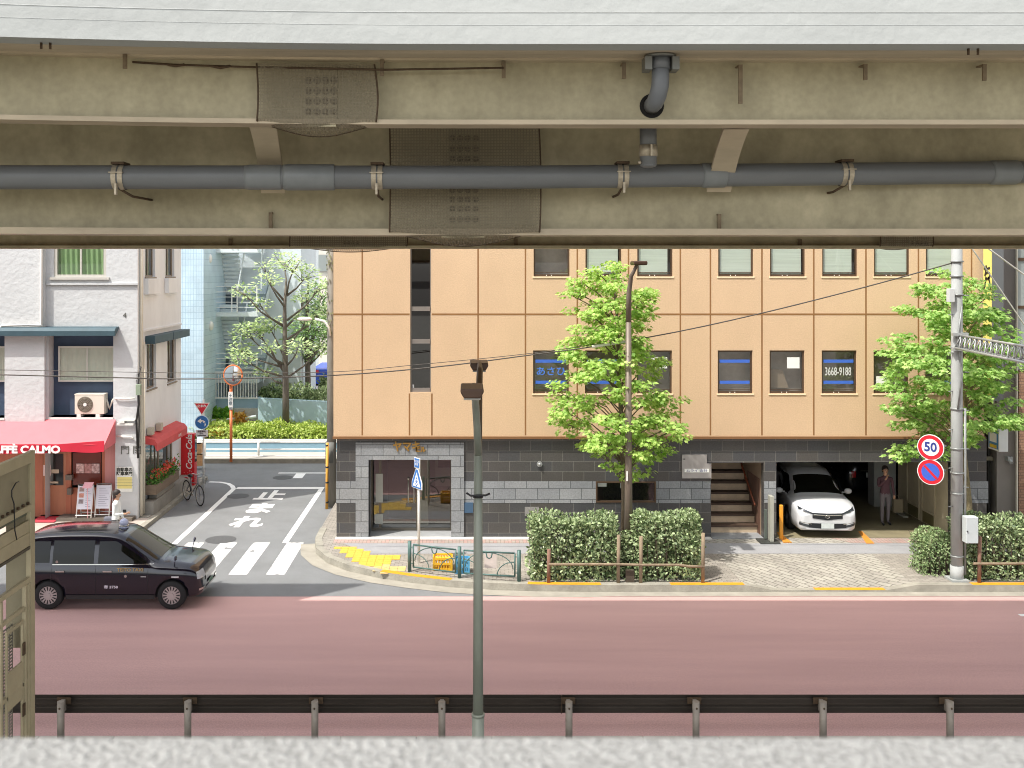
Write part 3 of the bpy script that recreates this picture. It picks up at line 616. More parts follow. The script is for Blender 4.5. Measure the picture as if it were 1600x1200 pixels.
for i, (a, b) in enumerate(low):
    win(FX(a), FX(b), zl0, zl1, kinds[i], i); win(FX(a+.8), FX(b+1), zu0, zu1, 'blind' if i != 0 else 'dark', i)
# tall stair window
fr = MB().box(tx0, tx0+.03, FD+.08, FD+.14, tz0, 13.2).box(tx1-.03, tx1, FD+.08, FD+.14, tz0, 13.2)
for z in (tz0+.06, FZ(533), FZ(482), FZ(482)+2.4): fr.box(tx0+.03, tx1-.03, FD+.06, FD+.14, z-.07, z+.05)
wd = fr.build('window', M('alu_frame', '#8f8780', .4, .5, var=.05), ob)
MB().add([(tx0, FD+.11, tz0), (tx1, FD+.11, tz0), (tx1, FD+.11, 13.2), (tx0, FD+.11, 13.2)], [(0, 1, 2, 3)]).build('pane', glass_mat('brown_glass', '#5a4a45', .06), wd, fixn=False)
MB().box(tx0+.06, tx0+.1, FD+.09, FD+.1, tz0+.06, tz0+.2).build('latch', white, wd)
# ground floor
GD = FD + .12; b0, b1 = FX(525), FX(1545); gz = oz0 - .02
ent = (X(576, GD), X(705, GD), .12, Z(718, GD)); wn = (X(931, GD), X(1025, GD), Z(785, GD), Z(752, GD)); stp = (X(1111, GD), X(1193, GD), .12, Z(723, GD)); gar = (X(1213, GD), X(1487, GD), .12, Z(722, GD))
gw = wall(MB(), b0, b1, .1, gz, GD, [ent, wn, stp, gar], .22)
gw.add([(b0, GD, .1), (b0, 37, .1), (b0, 37, gz), (b0, GD, gz)], [(0, 1, 2, 3)])
gw.build('tiled_wall', m_dtile, ob, fixn=False)
bz0, bz1 = Z(786, GD), Z(752, GD)
for a, b in ((525, 556), (725, 931), (1025, 1110), (1194, 1212.5), (1487.5, 1544)): MB().box(X(a, GD), X(b, GD), GD-.006, GD+.02, bz0, bz1).build('stone_band', m_ltile, ob)
pt = wall(MB(), X(556, GD), X(725, GD), .1, Z(691, GD), GD-.05, [ent], .3)
pa, pb_ = X(556, GD), X(725, GD); pt.add([(pa, GD-.05, .1), (pa, GD, .1), (pa, GD, Z(691, GD)), (pa, GD-.05, Z(691, GD))], [(0, 1, 2, 3)]).add([(pa, GD-.05, Z(691, GD)), (pb_, GD-.05, Z(691, GD)), (pb_, GD, Z(691, GD)), (pa, GD, Z(691, GD))], [(0, 1, 2, 3)])
pt.build('stone_portal', m_ltile, ob, fixn=False)
MB().box(b0-.02, X(1110, GD), GD-.2, GD+.02, .1, .18).build('plinth', M('plinth_stone', '#d5d2ca', .7, var=.1), ob)
# entrance room and doors
x0, x1, z0, z1 = ent; ey = GD + .75
MB().box(x0, x1, GD+.02, ey+3.6, .1, .16).build('entrance_floor', M('entrance_floor', '#a7a9aa', .4, var=.1, scale=3), ob)
rm = MB(); rm.add([(x0-.6, ey+.1, .16), (x0-.6, ey+3.5, .16), (x0-.6, ey+3.5, 2.6), (x0-.6, ey+.1, 2.6)], [(0, 1, 2, 3)]).add([(x1+.6, ey+.1, .16), (x1+.6, ey+3.5, .16), (x1+.6, ey+3.5, 2.6), (x1+.6, ey+.1, 2.6)], [(0, 1, 2, 3)])
rm.add([(x0-.6, ey+3.5, .16), (x1+.6, ey+3.5, .16), (x1+.6, ey+3.5, 2.6), (x0-.6, ey+3.5, 2.6)], [(0, 1, 2, 3)]).add([(x0-.6, GD+.23, z1+.05), (x1+.6, GD+.23, z1+.05), (x1+.6, ey+3.5, z1+.05), (x0-.6, ey+3.5, z1+.05)], [(0, 1, 2, 3)])
rm.build('lobby_wall', M('lobby_wall', '#8d8372', .8, var=.1), ob, fixn=False)
sd_ = MB().add([(x0, GD+.3, .1), (x0, ey+.1, .1), (x0, ey+.1, z1), (x0, GD+.3, z1)], [(0, 1, 2, 3)]).add([(x1, GD+.3, .1), (x1, ey+.1, .1), (x1, ey+.1, z1), (x1, GD+.3, z1)], [(0, 1, 2, 3)]).add([(x0, GD+.2, z1), (x1, GD+.2, z1), (x1, ey+.1, z1), (x0, ey+.1, z1)], [(0, 1, 2, 3)])
sd_.build('recess_lining', M('lining_stone', '#77787a', .6, var=.1), ob, fixn=False)
MB().box(X(600, ey), X(647, ey), ey+1.4, ey+1.5, .16, z1).build('brown_panel', M('brown_panel', '#5c4539', .5, var=.12, stretch=(1, 1, 6)), ob)
MB().box(X(655, ey), X(668, ey), ey+.5, ey+.7, .16, z1).build('column', M('cream_column', '#c9c2ae', .7, var=.05), ob)
ph = MB().box(X(678, ey), X(705, ey), ey+1.2, ey+1.25, 1.15, 2.2).build('notice_board', M('board_frame', '#a39b8c', .6, var=.1), ob)
MB().box(X(683, ey), X(704, ey), ey+1.18, ey+1.195, 1.7, 2.15).build('picture', M('picture_brown', '#6c4640', .6, var=.4, scale=9), ph)
dr = MB(); mid = X(652, ey)
for a, b in ((x0, X(594, ey)), (X(594, ey), mid), (mid, x1)):
    dr.box(a, a+.035, ey, ey+.05, .16, z1).box(b-.035, b, ey, ey+.05, .16, z1).box(a+.035, b-.035, ey, ey+.05, .16, .24).box(a+.035, b-.035, ey, ey+.05, z1-.05, z1)
door = dr.build('glass_door', M('steel_frame', '#6c665c', .35, .6, var=.05), ob)
MB().add([(x0, ey+.02, .2), (x1, ey+.02, .2), (x1, ey+.02, z1), (x0, ey+.02, z1)], [(0, 1, 2, 3)]).build('pane', g_clear, door, fixn=False)
for px in (638, 647):
    h = X(px, ey); MB().tube([(h, ey-.05, .95), (h, ey-.05, 1.6)], .014, 8).sphere((h, ey-.05, 1.62), .03).build('handle', M('steel_handle', '#cfc9bd', .3, .7, var=0), door)
for px, zz0, zz1, wdt in ((587, .95, 1.75, .2), (586, .35, .62, .22)): MB().box(X(px, ey), X(px, ey)+wdt, ey-.004, ey+.012, zz0, zz1).build('notice', M('notice_grey', '#b9bab2', .7, var=.1), door)
# ground floor window and details
x0, x1, z0, z1 = wn; f = .04
fr = MB().box(x0, x0+f, GD-.02, GD+.08, z0, z1).box(x1-f, x1, GD-.02, GD+.08, z0, z1).box(x0+f, x1-f, GD-.02, GD+.08, z0, z0+f).box(x0+f, x1-f, GD-.02, GD+.08, z1-f, z1).box((x0+x1)/2-.02, (x0+x1)/2+.02, GD, GD+.06, z0+f, z1-f)
wd = fr.build('window', m_frame, ob)
MB().add([(x0+f, GD+.04, z0), (x1-f, GD+.04, z0), (x1-f, GD+.04, z1), (x0+f, GD+.04, z1)], [(0, 1, 2, 3)]).build('pane', g_win, wd, fixn=False)
MB().box(x0+.06, x0+.3, GD+.06, GD+.07, z1-.16, z1-.06).build('notice', m_paper, wd)
MB().box(x0+.68, x0+.78, GD+.06, GD+.07, z1-.2, z1-.05).build('notice', m_paper, wd)
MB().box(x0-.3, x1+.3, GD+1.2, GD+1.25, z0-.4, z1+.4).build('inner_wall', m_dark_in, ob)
MB().cyl((X(843, GD), GD-.05, Z(725, GD)), (X(843, GD), GD, Z(725, GD)), .075, n=18).sphere((X(843, GD), GD-.05, Z(725, GD)), .045).build('wall_lamp', M('steel_disc', '#b7b8b6', .3, .6, var=0), ob)
MB().box(X(725, GD), X(739, GD), GD-.03, GD, Z(801, GD), Z(785, GD)).build('blue_plate', M('blue_plate', '#3f5a74', .5, var=.1), ob)
MB().box(X(820, GD), X(842, GD), GD-.02, GD, Z(806, GD), Z(792, GD)).build('wall_grille', M('grille', '#9c9a96', .5, .4, var=.3, scale=30), ob)
text('lettering', 'ヤマキ', .3, (X(636, GD), GD-.07, Z(698, GD)), UP, M('gold_letter', '#b08a4a', .35, .7, var=0), ob, .03, sx=.85, bold=.01)
text('lettering', 'ビル', .16, (X(657, GD), GD-.07, Z(702, GD)), UP, MATS['gold_letter'], ob, .03, sx=.9, bold=.01)
sp_ = MB().prism([(X(a, GD), Z(b, GD)) for a, b in ((1065, 747), (1111, 747), (1111, 724), (1104, 724), (1104, 710), (1065, 710))], 'y', GD-.05, GD-.008).build('name_plate', M('plate_metal', '#a5a09c', .45, .3, var=.08), ob, bevel=.006)
MB().box(X(1069, GD), X(1107, GD), GD-.058, GD-.051, Z(737.5, GD), Z(732, GD)).build('name_strip', m_paper, sp_)
text('lettering', 'ムライ 会計', .085, (X(1088, GD), GD-.06, Z(734.8, GD)), UP, M('violet_letter', '#7a74a0', .5, var=0), sp_, .002, sx=1.3)
MB().box(X(1067, GD), X(1070, GD), GD-.056, GD-.051, Z(717.5, GD), Z(716, GD)).build('mark', black, sp_)
# stairs
x0, x1, z0, z1 = stp; mr_ = M('stair_riser', '#c9b397', .75, var=.2, scale=4, fine=.1); mn_ = M('stair_nosing', '#4c3a2e', .7, var=.2)  # shadow line under each tread is put into the dark nosing colour
sr = MB(); sn = MB()
for k in range(13):
    ya = GD + .5 + .28*k; zt = .14 + .245*(k+1); sr.box(x0+.02, x1-.02, ya, ya+.3, .1, zt-.06); sn.box(x0+.02, x1-.02, ya-.03, ya+.3, zt-.06, zt)
sr.build('stair', mr_, ob); sn.build('stair_nosing', mn_, ob)
m_sw = M('stair_wall', '#a8927c', .8, var=.15)
MB().box(x0-.1, x0, GD+.23, GD+5, .1, 5).box(x1, x1+.1, GD+.23, GD+5, .1, 5).box(x0, x1, GD+4.9, GD+5, .1, 5).box(x0-.1, x1+.1, GD+.24, GD+1.7, z1+.0, z1+.1).build('stairwell', m_sw, ob)
MB().tube([(x1-.12, GD+.4, .95), (x1-.12, GD+4, 3.2)], .025, 8).build('handrail', M('rail_wood', '#7a3d22', .5, var=.2), ob)
lat = MB()
for k in range(14): lat.box(x1-.03, x1-.01, GD+.3+k*.09, GD+.33+k*.09, .14, 1.7)
lat.build('lattice', M('lattice_brown', '#6a4f42', .6, var=.2), ob)
MB().box(x0+.02, x1-.02, GD-.1, GD+.5, .12, SW+.02).build('threshold', M('threshold', '#8e9092', .6, var=.1), ob)
# garage
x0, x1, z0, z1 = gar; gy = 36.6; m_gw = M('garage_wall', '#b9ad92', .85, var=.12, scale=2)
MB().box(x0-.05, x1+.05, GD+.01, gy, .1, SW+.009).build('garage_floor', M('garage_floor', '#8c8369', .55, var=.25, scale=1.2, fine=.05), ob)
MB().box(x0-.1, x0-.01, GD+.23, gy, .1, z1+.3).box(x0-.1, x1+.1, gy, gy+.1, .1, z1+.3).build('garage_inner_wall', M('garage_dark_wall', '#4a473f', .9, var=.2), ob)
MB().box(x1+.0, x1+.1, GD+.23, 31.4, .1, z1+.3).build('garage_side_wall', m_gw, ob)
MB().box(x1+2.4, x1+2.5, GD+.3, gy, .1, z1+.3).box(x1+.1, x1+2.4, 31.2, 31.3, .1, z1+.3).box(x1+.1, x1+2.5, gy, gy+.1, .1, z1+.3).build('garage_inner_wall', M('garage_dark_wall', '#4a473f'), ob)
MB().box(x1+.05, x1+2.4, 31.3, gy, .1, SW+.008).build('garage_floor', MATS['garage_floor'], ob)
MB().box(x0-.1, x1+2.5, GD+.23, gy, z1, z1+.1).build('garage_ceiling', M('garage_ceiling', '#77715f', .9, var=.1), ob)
MB().box(X(1366, 31.6), X(1400, 31.6), 31.6, 32.1, .12, z1).build('garage_pillar', M('pillar_grey', '#9fa09b', .8, var=.1), ob)
MB().box(X(1204, GD)+.0, x0-.0, GD+.02, GD+.5, .12, z1).build('garage_pier', MATS['dark_tile'], ob)
for ya in (28.9, 29.9):
    d_ = MB().box(x1-.03, x1, ya, ya+.04, .13, 1.9).box(x1-.03, x1, ya+.8, ya+.84, .13, 1.9).box(x1-.03, x1, ya+.04, ya+.8, 1.86, 1.9).box(x1-.03, x1, ya+.04, ya+.8, .5, .55).build('side_door', m_gw, ob)
    MB().box(x1-.012, x1-.002, ya+.05, ya+.79, .18, .5).build('door_panel', M('door_panel_olive', '#6f6745', .6, var=.1), d_)
MB().box(x1-.35, x1-.2, 30.2, 31.5, .13, .2).build('floor_rail', M('floor_rail', '#b5b5aa', .6, var=.1), ob)

# ------------------------------------------------------------------ right neighbour building
nb = empty('brick_building', (17, 28, 0), 'grey and brown brick building at the right edge beside orange facade', 'building')
nx = X(1556, 28.0)
MB().box(nx, X(1588, 28), 27.95, 36, .1, 14).build('side_wall', M('neighbour_grey', '#77726c', .8, var=.08, scale=1.5), nb)
wb = brick_mat('brown_brick', '#96765f', '#84644f', '#6b5547', .22, .075, .008, 'xz', .8)
MB().box(X(1589, 27.9), 24, 27.8, 36, .1, Z(582, 27.8)).build('brick_wall', wb, nb)
MB().box(X(1589, 27.9), 24, 27.85, 36, Z(582, 27.8)+.003, 14).build('glass_wall', M('curtain_glass', '#9fa6a3', .15, .2, var=.1), nb)
for py in (405, 480, 580): MB().box(X(1589, 27.8), 24, 27.82, 27.85, Z(py, 27.8)-.04, Z(py, 27.8)+.04).build('mullion', m_frame, nb)
MB().box(X(1588, 27.8), X(1590, 27.8), 27.78, 27.84, .1, 14).build('mullion', M('pale_mullion', '#c3c0b0', .5, .2, var=0), nb)
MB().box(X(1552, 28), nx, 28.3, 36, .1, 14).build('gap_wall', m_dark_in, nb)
MB().box(X(1572, 27.9), X(1580, 27.9), 27.8, 27.95, Z(720, 27.9), Z(713, 27.9)).cyl((X(1576, 27.9), 27.75, Z(722, 27.9)), (X(1576, 27.9), 27.88, Z(716, 27.9)), .05).build('wall_light', grey_metal, nb)
# vertical yellow sign
ys = empty('vertical_sign', (14.1, 27.4, 4), 'tall yellow vertical sign with black characters beside grey wall', 'sign')
sx0 = X(1550.5, 27.15); MB().box(sx0, sx0+.3, 27.15, 27.62, 3.98, 12).build('sign_box', M('sign_grey', '#6d6f70', .5, .2, var=.05), ys)
MB().box(sx0-.012, sx0-.002, 27.17, 27.6, 4.0, 11.98).build('sign_face', M('sign_yellow', '#e6dc7c', .5, var=.04), ys)
text('lettering', 'ハ', .5, (sx0-.02, 27.38, 7.07), (R(90), 0, R(-90)), black, ys, .004, bold=.012); text('lettering', 'ち', .45, (sx0-.02, 27.38, 7.35), (R(90), 0, R(-90)), black, ys, .004, bold=.012)
MB().box(sx0+.05, sx0+.5, 27.2, 27.6, Z(568, 27.2), Z(560, 27.2)).build('sign_bracket', grey_metal, ys)
psn = empty('parking_sign', (X(1560, 26.9), 26.9, 2.4), 'blue and white box sign hanging at right end of orange building', 'sign')
qx = X(1561, 26.7); MB().box(qx, qx+.24, 26.7, 27.25, Z(706, 26.7), Z(671, 26.7)).build('sign_box', M('sign_white', '#d9dcdc', .4, var=.05), psn, bevel=.01)
MB().box(qx-.012, qx-.001, 26.74, 27.21, Z(702, 26.8), Z(673, 26.8)).build('sign_face', M('sign_blue', '#4f86b4', .5, var=.1), psn)
MB().box(qx-.018, qx-.013, 26.8, 27.15, Z(692, 26.8), Z(678, 26.8)).build('sign_panel', white, psn)
MB().box(qx-.018, qx-.013, 26.8, 27.15, Z(701, 26.8), Z(696, 26.8)).build('sign_panel', M('sign_mustard', '#d8b93a', .5, var=.1), psn)
MB().tube([(qx+.1, 27.0, Z(671, 26.9)), (qx+.1, 27.0, Z(664, 26.9))], .02).box(qx-.5, qx+.15, 26.98, 27.02, Z(664, 26.9), Z(662, 26.9)).build('sign_bracket', grey_metal, psn)

# ------------------------------------------------------------------ white corner building with the cafe
WD = 30.3
def WX(px): return X(px, WD)
def WZ(py): return Z(py, WD)
m_wst = M('white_rough_wall', '#c6c8c9', .9, var=.06, scale=1.6, bump=.9, bscale=7, stretch=(.5, 1, 1.6), fine=.03)
m_cream = M('cream_side_wall', '#e3e7ea', .85, var=.08, scale=1.3, stretch=(1, 1, .4))
wbld = empty('white_building', (WX(0), WD, 0), 'white painted corner building with red cafe awning and blue awnings', 'building')
x_l, x_r = -24.0, WX(215)
wall(MB(), WX(72), x_r, .1, 13.5, WD, [(WX(84), WX(166), WZ(433), WZ(330)), (WX(76), WX(177), WZ(652), WZ(520)), (WX(71), WX(180), .1, WZ(692))], .55).build('wall', m_wst, wbld, fixn=False)
wl_ = wall(MB(), x_l, WX(72), .1, 13.5, WD-.12, [(WX(-60), WX(10), WZ(652), WZ(520)), (WX(-90), WX(73), .1, WZ(692))], .6)
wl_.add([(WX(72), WD-.12, .1+2.4), (WX(72), WD, .1+2.4), (WX(72), WD, 13.5), (WX(72), WD-.12, 13.5)], [(0, 1, 2, 3)]).build('wall', m_wst, wbld, fixn=False)
MB().box(WX(72)+.01, x_r+.03, WD-.06, WD+.01, WZ(445), WZ(442)).build('cornice', m_wst, wbld)
XS = WX(215)
def side_pt(v): return (XS - v[1], v[0], v[2])
sw = MB(); tmp = wall(MB(), WD, 34.9, .1, 13.5, 0, [(31.0, 32.0, 7.25, 9.3), (33.1, 34.1, 7.25, 9.3), (31.15, 32.1, 3.8, 5.2), (33.3, 34.3, 3.76, 5.2), (30.95, 33.6, 1.0, 2.1)], .12)
sw.add([side_pt(v) for v in tmp.v], tmp.f); sw.add([(XS, 34.9, .1), (x_l, 34.9, .1), (x_l, 34.9, 13.5), (XS, 34.9, 13.5)], [(0, 1, 2, 3)]).add([(x_l, WD-.1, 13.5), (XS, WD, 13.5), (XS, 34.9, 13.5), (x_l, 34.9, 13.5)], [(0, 1, 2, 3)])
sw.build('side_wall', m_cream, wbld, fixn=False)
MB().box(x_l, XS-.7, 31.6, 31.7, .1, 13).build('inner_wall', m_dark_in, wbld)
for ya, yb, za_, zb_ in ((31.0, 32.0, 7.25, 9.3), (33.1, 34.1, 7.25, 9.3), (31.15, 32.1, 3.8, 5.2), (33.3, 34.3, 3.76, 5.2), (30.95, 33.6, 1.0, 2.1)):
    xq = XS-.08; f = .05; mb = MB().box(xq-.04, xq, ya, ya+f, za_, zb_).box(xq-.04, xq, yb-f, yb, za_, zb_).box(xq-.04, xq, ya+f, yb-f, za_, za_+f).box(xq-.04, xq, ya+f, yb-f, zb_-f, zb_).box(xq-.04, xq, (ya+yb)/2-.02, (ya+yb)/2+.02, za_+f, zb_-f)
    mb.box(xq-.03, xq+.12, ya-.03, yb+.03, za_-.05, za_-.003)
    wd = mb.build('window', M('brown_side_frame', '#8c7f70', .5, .3, var=.1), wbld)
    MB().add([(xq-.02, ya, za_), (xq-.02, yb, za_), (xq-.02, yb, zb_), (xq-.02, ya, zb_)], [(0, 1, 2, 3)]).build('pane', g_win, wd, fixn=False)
    MB().box(xq-.3, xq-.25, ya, yb, za_, zb_).build('curtain', M('curtain_grey', '#8f9a98', .9, var=.15, stretch=(1, 8, .2)), wd)
for ya, yb in ((31.0, 32.0), (33.1, 34.1)): MB().box(XS+.002, XS+.14, ya-.1, yb+.12, 6.72, 7.2).build('balcony_box', m_cream, wbld, bevel=.01)
m_bawn = M('blue_awning', '#3a525c', .6, var=.12, scale=4, stretch=(1, 1, .5))
for ya, yb in ((31.0, 32.95), (33.0, 34.9)): MB().box(XS+.003, XS+.3, ya, yb, 5.22, 5.46).build('awning', m_bawn, wbld, bevel=.01)
MB().box(XS+.002, XS+.05, WD+.3, 34.8, 5.6, 5.66).build('cornice', m_cream, wbld)
MB().box(XS+.001, XS+.35, WD+.4, 34.85, .1, .5).build('plinth', M('plinth_grey', '#8f8c85', .9, var=.2, scale=2), wbld)
# awning over the first floor windows
MB().prism([(WD-.36, WZ(524)), (WD-.36, WZ(516)), (WD-.26, WZ(511)), (WD+.02, WZ(510)), (WD+.02, WZ(513)), (WD-.3, WZ(524))], 'x', x_l, WX(186)).build('awning', m_bawn, wbld, bevel=.01)
# upper window with green curtains
m_fr = M('alu_window', '#cfccc4', .4, .3, var=.06)
fx0, fx1 = WX(84), WX(166); y = WD+.03; mb = MB().box(fx0, fx0+.09, y, y+.1, WZ(433), 9.1).box(fx1-.09, fx1, y, y+.1, WZ(433), 9.1).box(fx0+.09, fx1-.09, y, y+.1, WZ(433), WZ(429)).box((fx0+fx1)/2-.02, (fx0+fx1)/2+.03, y+.02, y+.08, WZ(429), 9.1).box(fx0-.1, fx1+.1, WD-.07, WD+.1, WZ(437), WZ(433)-.003)
wd = mb.build('window', m_fr, wbld)
MB().add([(fx0, y+.05, WZ(432)), (fx1, y+.05, WZ(432)), (fx1, y+.05, 9.1), (fx0, y+.05, 9.1)], [(0, 1, 2, 3)]).build('pane', g_win, wd, fixn=False)
def curt(x0, x1, z0, z1, y, a=.035, k=9):
    return MB().grid(lambda u, v: (x0+(x1-x0)*u, y+a*math.sin(u*k*6.28+math.sin(v*3))*(.5+.5*(1-v)), z0+(z1-z0)*v), 90, 6)
curt(fx0+.08, fx1-.08, WZ(431), 9.1, y+.11).build('curtain', M('green_curtain', '#8ead7b', .9, var=.06), wd, fixn=False)
# recesses with windows
for k, (a, b, wa, wb2) in enumerate(((76, 177, 85, 176), (-60, 10, -55, 9))):
    yy = WD + .36 if k == 0 else WD+.3; mb = MB()
    x0, x1 = WX(wa), WX(wb2)
    MB().box(WX(a)+.01, WX(b)-.01, yy, yy+.05, WZ(651), WZ(521)).build('recess_panel', M('navy_panel', '#3c4c63', .7, var=.12), wbld)
    z0, z1 = WZ(598), WZ(542); f = .05; yy -= .08
    mb.box(x0, x0+f, yy, yy+.06, z0, z1).box(x1-f, x1, yy, yy+.06, z0, z1).box(x0+f, x1-f, yy, yy+.06, z0, z0+f).box(x0+f, x1-f, yy, yy+.06, z1-f, z1).box((x0+x1)/2-.02, (x0+x1)/2+.02, yy, yy+.06, z0+f, z1-f)
    wd = mb.build('window', m_fr, wbld)
    MB().add([(x0+f, yy+.015, z0+f), (x1-f, yy+.015, z0+f), (x1-f, yy+.015, z1-f), (x0+f, yy+.015, z1-f)], [(0, 1, 2, 3)]).build('pane', g_win, wd, fixn=False)
    curt(x0+f, x1-f, z0+f, z1-f, yy+.05, .012, 11).build('curtain', M('pale_curtain', '#d3d5c4', .9, var=.08), wd, fixn=False)
    MB().box(WX(a), WX(b), WD-.02 if k == 0 else WD-.14, WD+.5, WZ(655), WZ(652)).build('ledge', white, wbld)
# pipes on the walls
m_wp = M('white_pipe', '#e3e1db', .5, var=.06)
MB().tube([(WX(69), WD-.18, 13), (WX(69), WD-.18, WZ(507)), (WX(8), WD-.2, WZ(508)), (WX(4), WD-.2, WZ(514)), (WX(4), WD-.2, WZ(524))], .045, 10).build('drain_pipe', m_wp, wbld)
MB().tube([(XS+.06, WD+.18, 13), (XS+.06, WD+.18, .15)], .05, 10).tube([(XS+.06, WD+.42, 5.3), (XS+.06, WD+.42, .15)], .035, 10).build('drain_pipe', M('cream_pipe', '#d9d2c2', .5, var=.08), wbld)
MB().tube([(XS+.02, WD-.05, 4.4), (XS+.05, WD-.05, 3.5), (XS-.02, WD-.05, 3.0), (XS+.03, WD-.05, 1.9)], .03, 8).tube([(XS+.1, WD-.0, 4.6), (XS-.0, WD-.05, 4.2), (XS+.06, WD-.05, 3.0), (XS+.04, WD-.05, 2.2)], .02, 8).build('wall_cable', black, wbld)
MB().box(XS-.02, XS+.12, WD-.12, WD-.0, WZ(617), WZ(600)).build('junction_box', M('junction_green', '#8b9a84', .6, var=.1), wbld, bevel=.01)
MB().tube([(WX(176), WD+.3, WZ(628)), (WX(182), WD-.06, WZ(622)), (WX(196), WD-.06, WZ(623)), (WX(212), WD-.06, WZ(622))], .03, 8).build('wall_pipe', m_wp, wbld)
MB().box(WX(184), WX(210), WD-.1, WD, WZ(664), WZ(661)).build('wall_bracket', m_wp, wbld)
MB().box(WX(195), WX(212), WD-.1, WD, WZ(657), WZ(655)).build('wall_bracket', m_wp, wbld)
MB().tube([(WX(183), WD-.05, WZ(681)), (WX(206), WD-.05, WZ(682)), (WX(210), WD-.05, WZ(686))], .025, 8).build('wall_pipe', m_wp, wbld)
MB().box(WX(188), WX(196), WD-.12, WD, WZ(661)+.01, WZ(657)).build('wall_bracket', m_wp, wbld)
# faded lettering on the wall, handbill board
text('lettering', '門 閉', .28, (WX(205), WD-.012, WZ(704)), UP, M('dark_letter', '#55554f', .7, var=0), wbld, .004)
text('lettering', '4', .22, (WX(195), WD-.012, WZ(493)), UP, MATS['dark_letter'], wbld, .004)
wsn = empty('wall_sign', (WX(195), WD, WZ(750)), 'white and yellow notice board on white wall beside the cafe front', 'sign')
MB().box(WX(183), WX(207.5), WD-.03, WD-.004, WZ(768), WZ(729)).build('board', m_paper, wsn)
MB().box(WX(184), WX(206.5), WD-.036, WD-.031, WZ(763), WZ(745)).build('yellow_panel', M('notice_yellow', '#e6d88c', .7, var=.05), wsn)
text('lettering', '自動車の\n駐車専門', .12, (WX(195), WD-.038, WZ(737)), UP, M('dark_letter2', '#3b3b35', .7, var=0), wsn, .003, bold=.004)
text('lettering', '――――――\n――――――\n――――――', .085, (WX(195), WD-.04, WZ(754)), UP, MATS['dark_letter'], wsn, .002)
# cafe front
m_wood = M('cafe_wood', '#b0694f', .6, var=.12, scale=3, stretch=(3, 1, .3)); m_wood2 = M('cafe_dark_wood', '#8c4a3a', .5, var=.12)
cy = WD + .25
cf = MB()
cf.box(WX(-90), WX(58), cy, cy+.06, .1, WZ(692)).box(WX(58), WX(62), cy-.02, cy+.08, .15, WZ(692)).box(WX(98), WX(106), cy-.02, cy+.08, .15, WZ(692)).box(WX(155), WX(160), cy-.02, cy+.08, .15, WZ(692)).box(WX(106), WX(155), cy, cy+.06, .15, WZ(765)).box(WX(62), WX(98), cy, cy+.06, WZ(708), WZ(692)).box(WX(106), WX(155), cy, cy+.06, WZ(708), WZ(692))
cf.build('shop_front', m_wood, wbld)
dpr = MB().box(WX(62), WX(65), cy+.0, cy+.05, .15, WZ(709)).box(WX(94), WX(98), cy, cy+.05, .15, WZ(709)).box(WX(65), WX(94), cy, cy+.05, WZ(765), WZ(761)).box(WX(65), WX(94), cy+.01, cy+.04, .2, WZ(765)).box(WX(65), WX(94), cy, cy+.05, .15, .2).box(WX(65), WX(94), cy, cy+.05, WZ(711), WZ(709)).build('door', M('door_wood', '#b57a5c', .55, var=.1, stretch=(3, 1, .4)), wbld)
MB().add([(WX(65), cy+.03, WZ(761)), (WX(94), cy+.03, WZ(761)), (WX(94), cy+.03, WZ(711)), (WX(65), cy+.03, WZ(711))], [(0, 1, 2, 3)]).build('pane', g_win, dpr, fixn=False)
MB().box(WX(61.5), WX(74), cy-.01, cy+.0, WZ(746), WZ(729)).build('notice', M('pink_paper', '#e6cfcb', .7, var=.05), dpr)
MB().box(WX(75), WX(87), cy-.01, cy, WZ(742), WZ(736)).build('notice', M('pale_sticker', '#c9b9a4', .7, var=.1), dpr)
MB().box(WX(72), WX(86), cy-.01, cy, WZ(758), WZ(755)).build('notice', M('pale_sticker', '#c9b9a4', .7, var=.1), dpr)
pane = MB().box(WX(108), WX(153), cy+.03, cy+.05, WZ(761), WZ(710)).build('window', M('cafe_window_red', '#6e2f22', .2, var=.15, spec=.7), wbld)
for a, c in ((114, '#e3c7c3'), (127, '#c79a96'), (139, '#e0c9c6')): 
    pq = MB().box(WX(a), WX(a+11.6), cy-.0, cy+.012, WZ(742), WZ(727)).build('poster', M('poster'+str(a), c, .7, var=.35, scale=14, tint='#8a5a56'), pane)
MB().box(WX(160), WX(180)-.01, cy-.05, cy+.1, .1, WZ(692)).build('pink_jamb', M('pink_jamb', '#c58a86', .7, var=.1, stretch=(4, 1, .3)), wbld)
MB().box(WX(58), WX(95), WD-.5, WD+.2, .11, .13).build('door_mat', M('red_mat', '#c0404e', .9, var=.1), wbld)
MB().box(WX(95), WX(212), WD-.35, WD+.2, .1, .2).build('step', M('step_dark', '#6d655c', .85, var=.2), wbld)
MB().box(WX(101), WX(111), cy-.2, cy-.03, WZ(751), WZ(743)).build('letter_box', M('intercom_grey', '#6c635b', .5, .2, var=.2), wbld)
MB().box(WX(103), WX(110), cy-.18, cy-.03, WZ(774), WZ(764)).build('intercom', M('intercom_grey', '#6c635b', .5, .2, var=.2), wbld)
m_rawn = M('red_awning', '#da747b', .75, var=.06, scale=2, stretch=(1, 1, .5)); m_rval = M('red_valance', '#c41f38', .7, var=.06)
rx1 = WX(181); yo = WD - 1.0
aw = MB().add([(x_l, WD-.12, WZ(655)), (WX(181), WD-.02, WZ(655)), (X(163, yo), yo, Z(703, yo)+.14), (x_l, yo, Z(703, yo)+.14)], [(0, 1, 2, 3)])
aw.add([(WX(181), WD-.02, WZ(655)), (X(163, yo), yo, Z(703, yo)+.14), (X(163, yo), yo, Z(703, yo)-.02), (WX(181), WD-.02, WZ(692))], [(0, 1, 2, 3)])
awn = aw.build('cafe_awning', m_rawn, wbld, fixn=False)
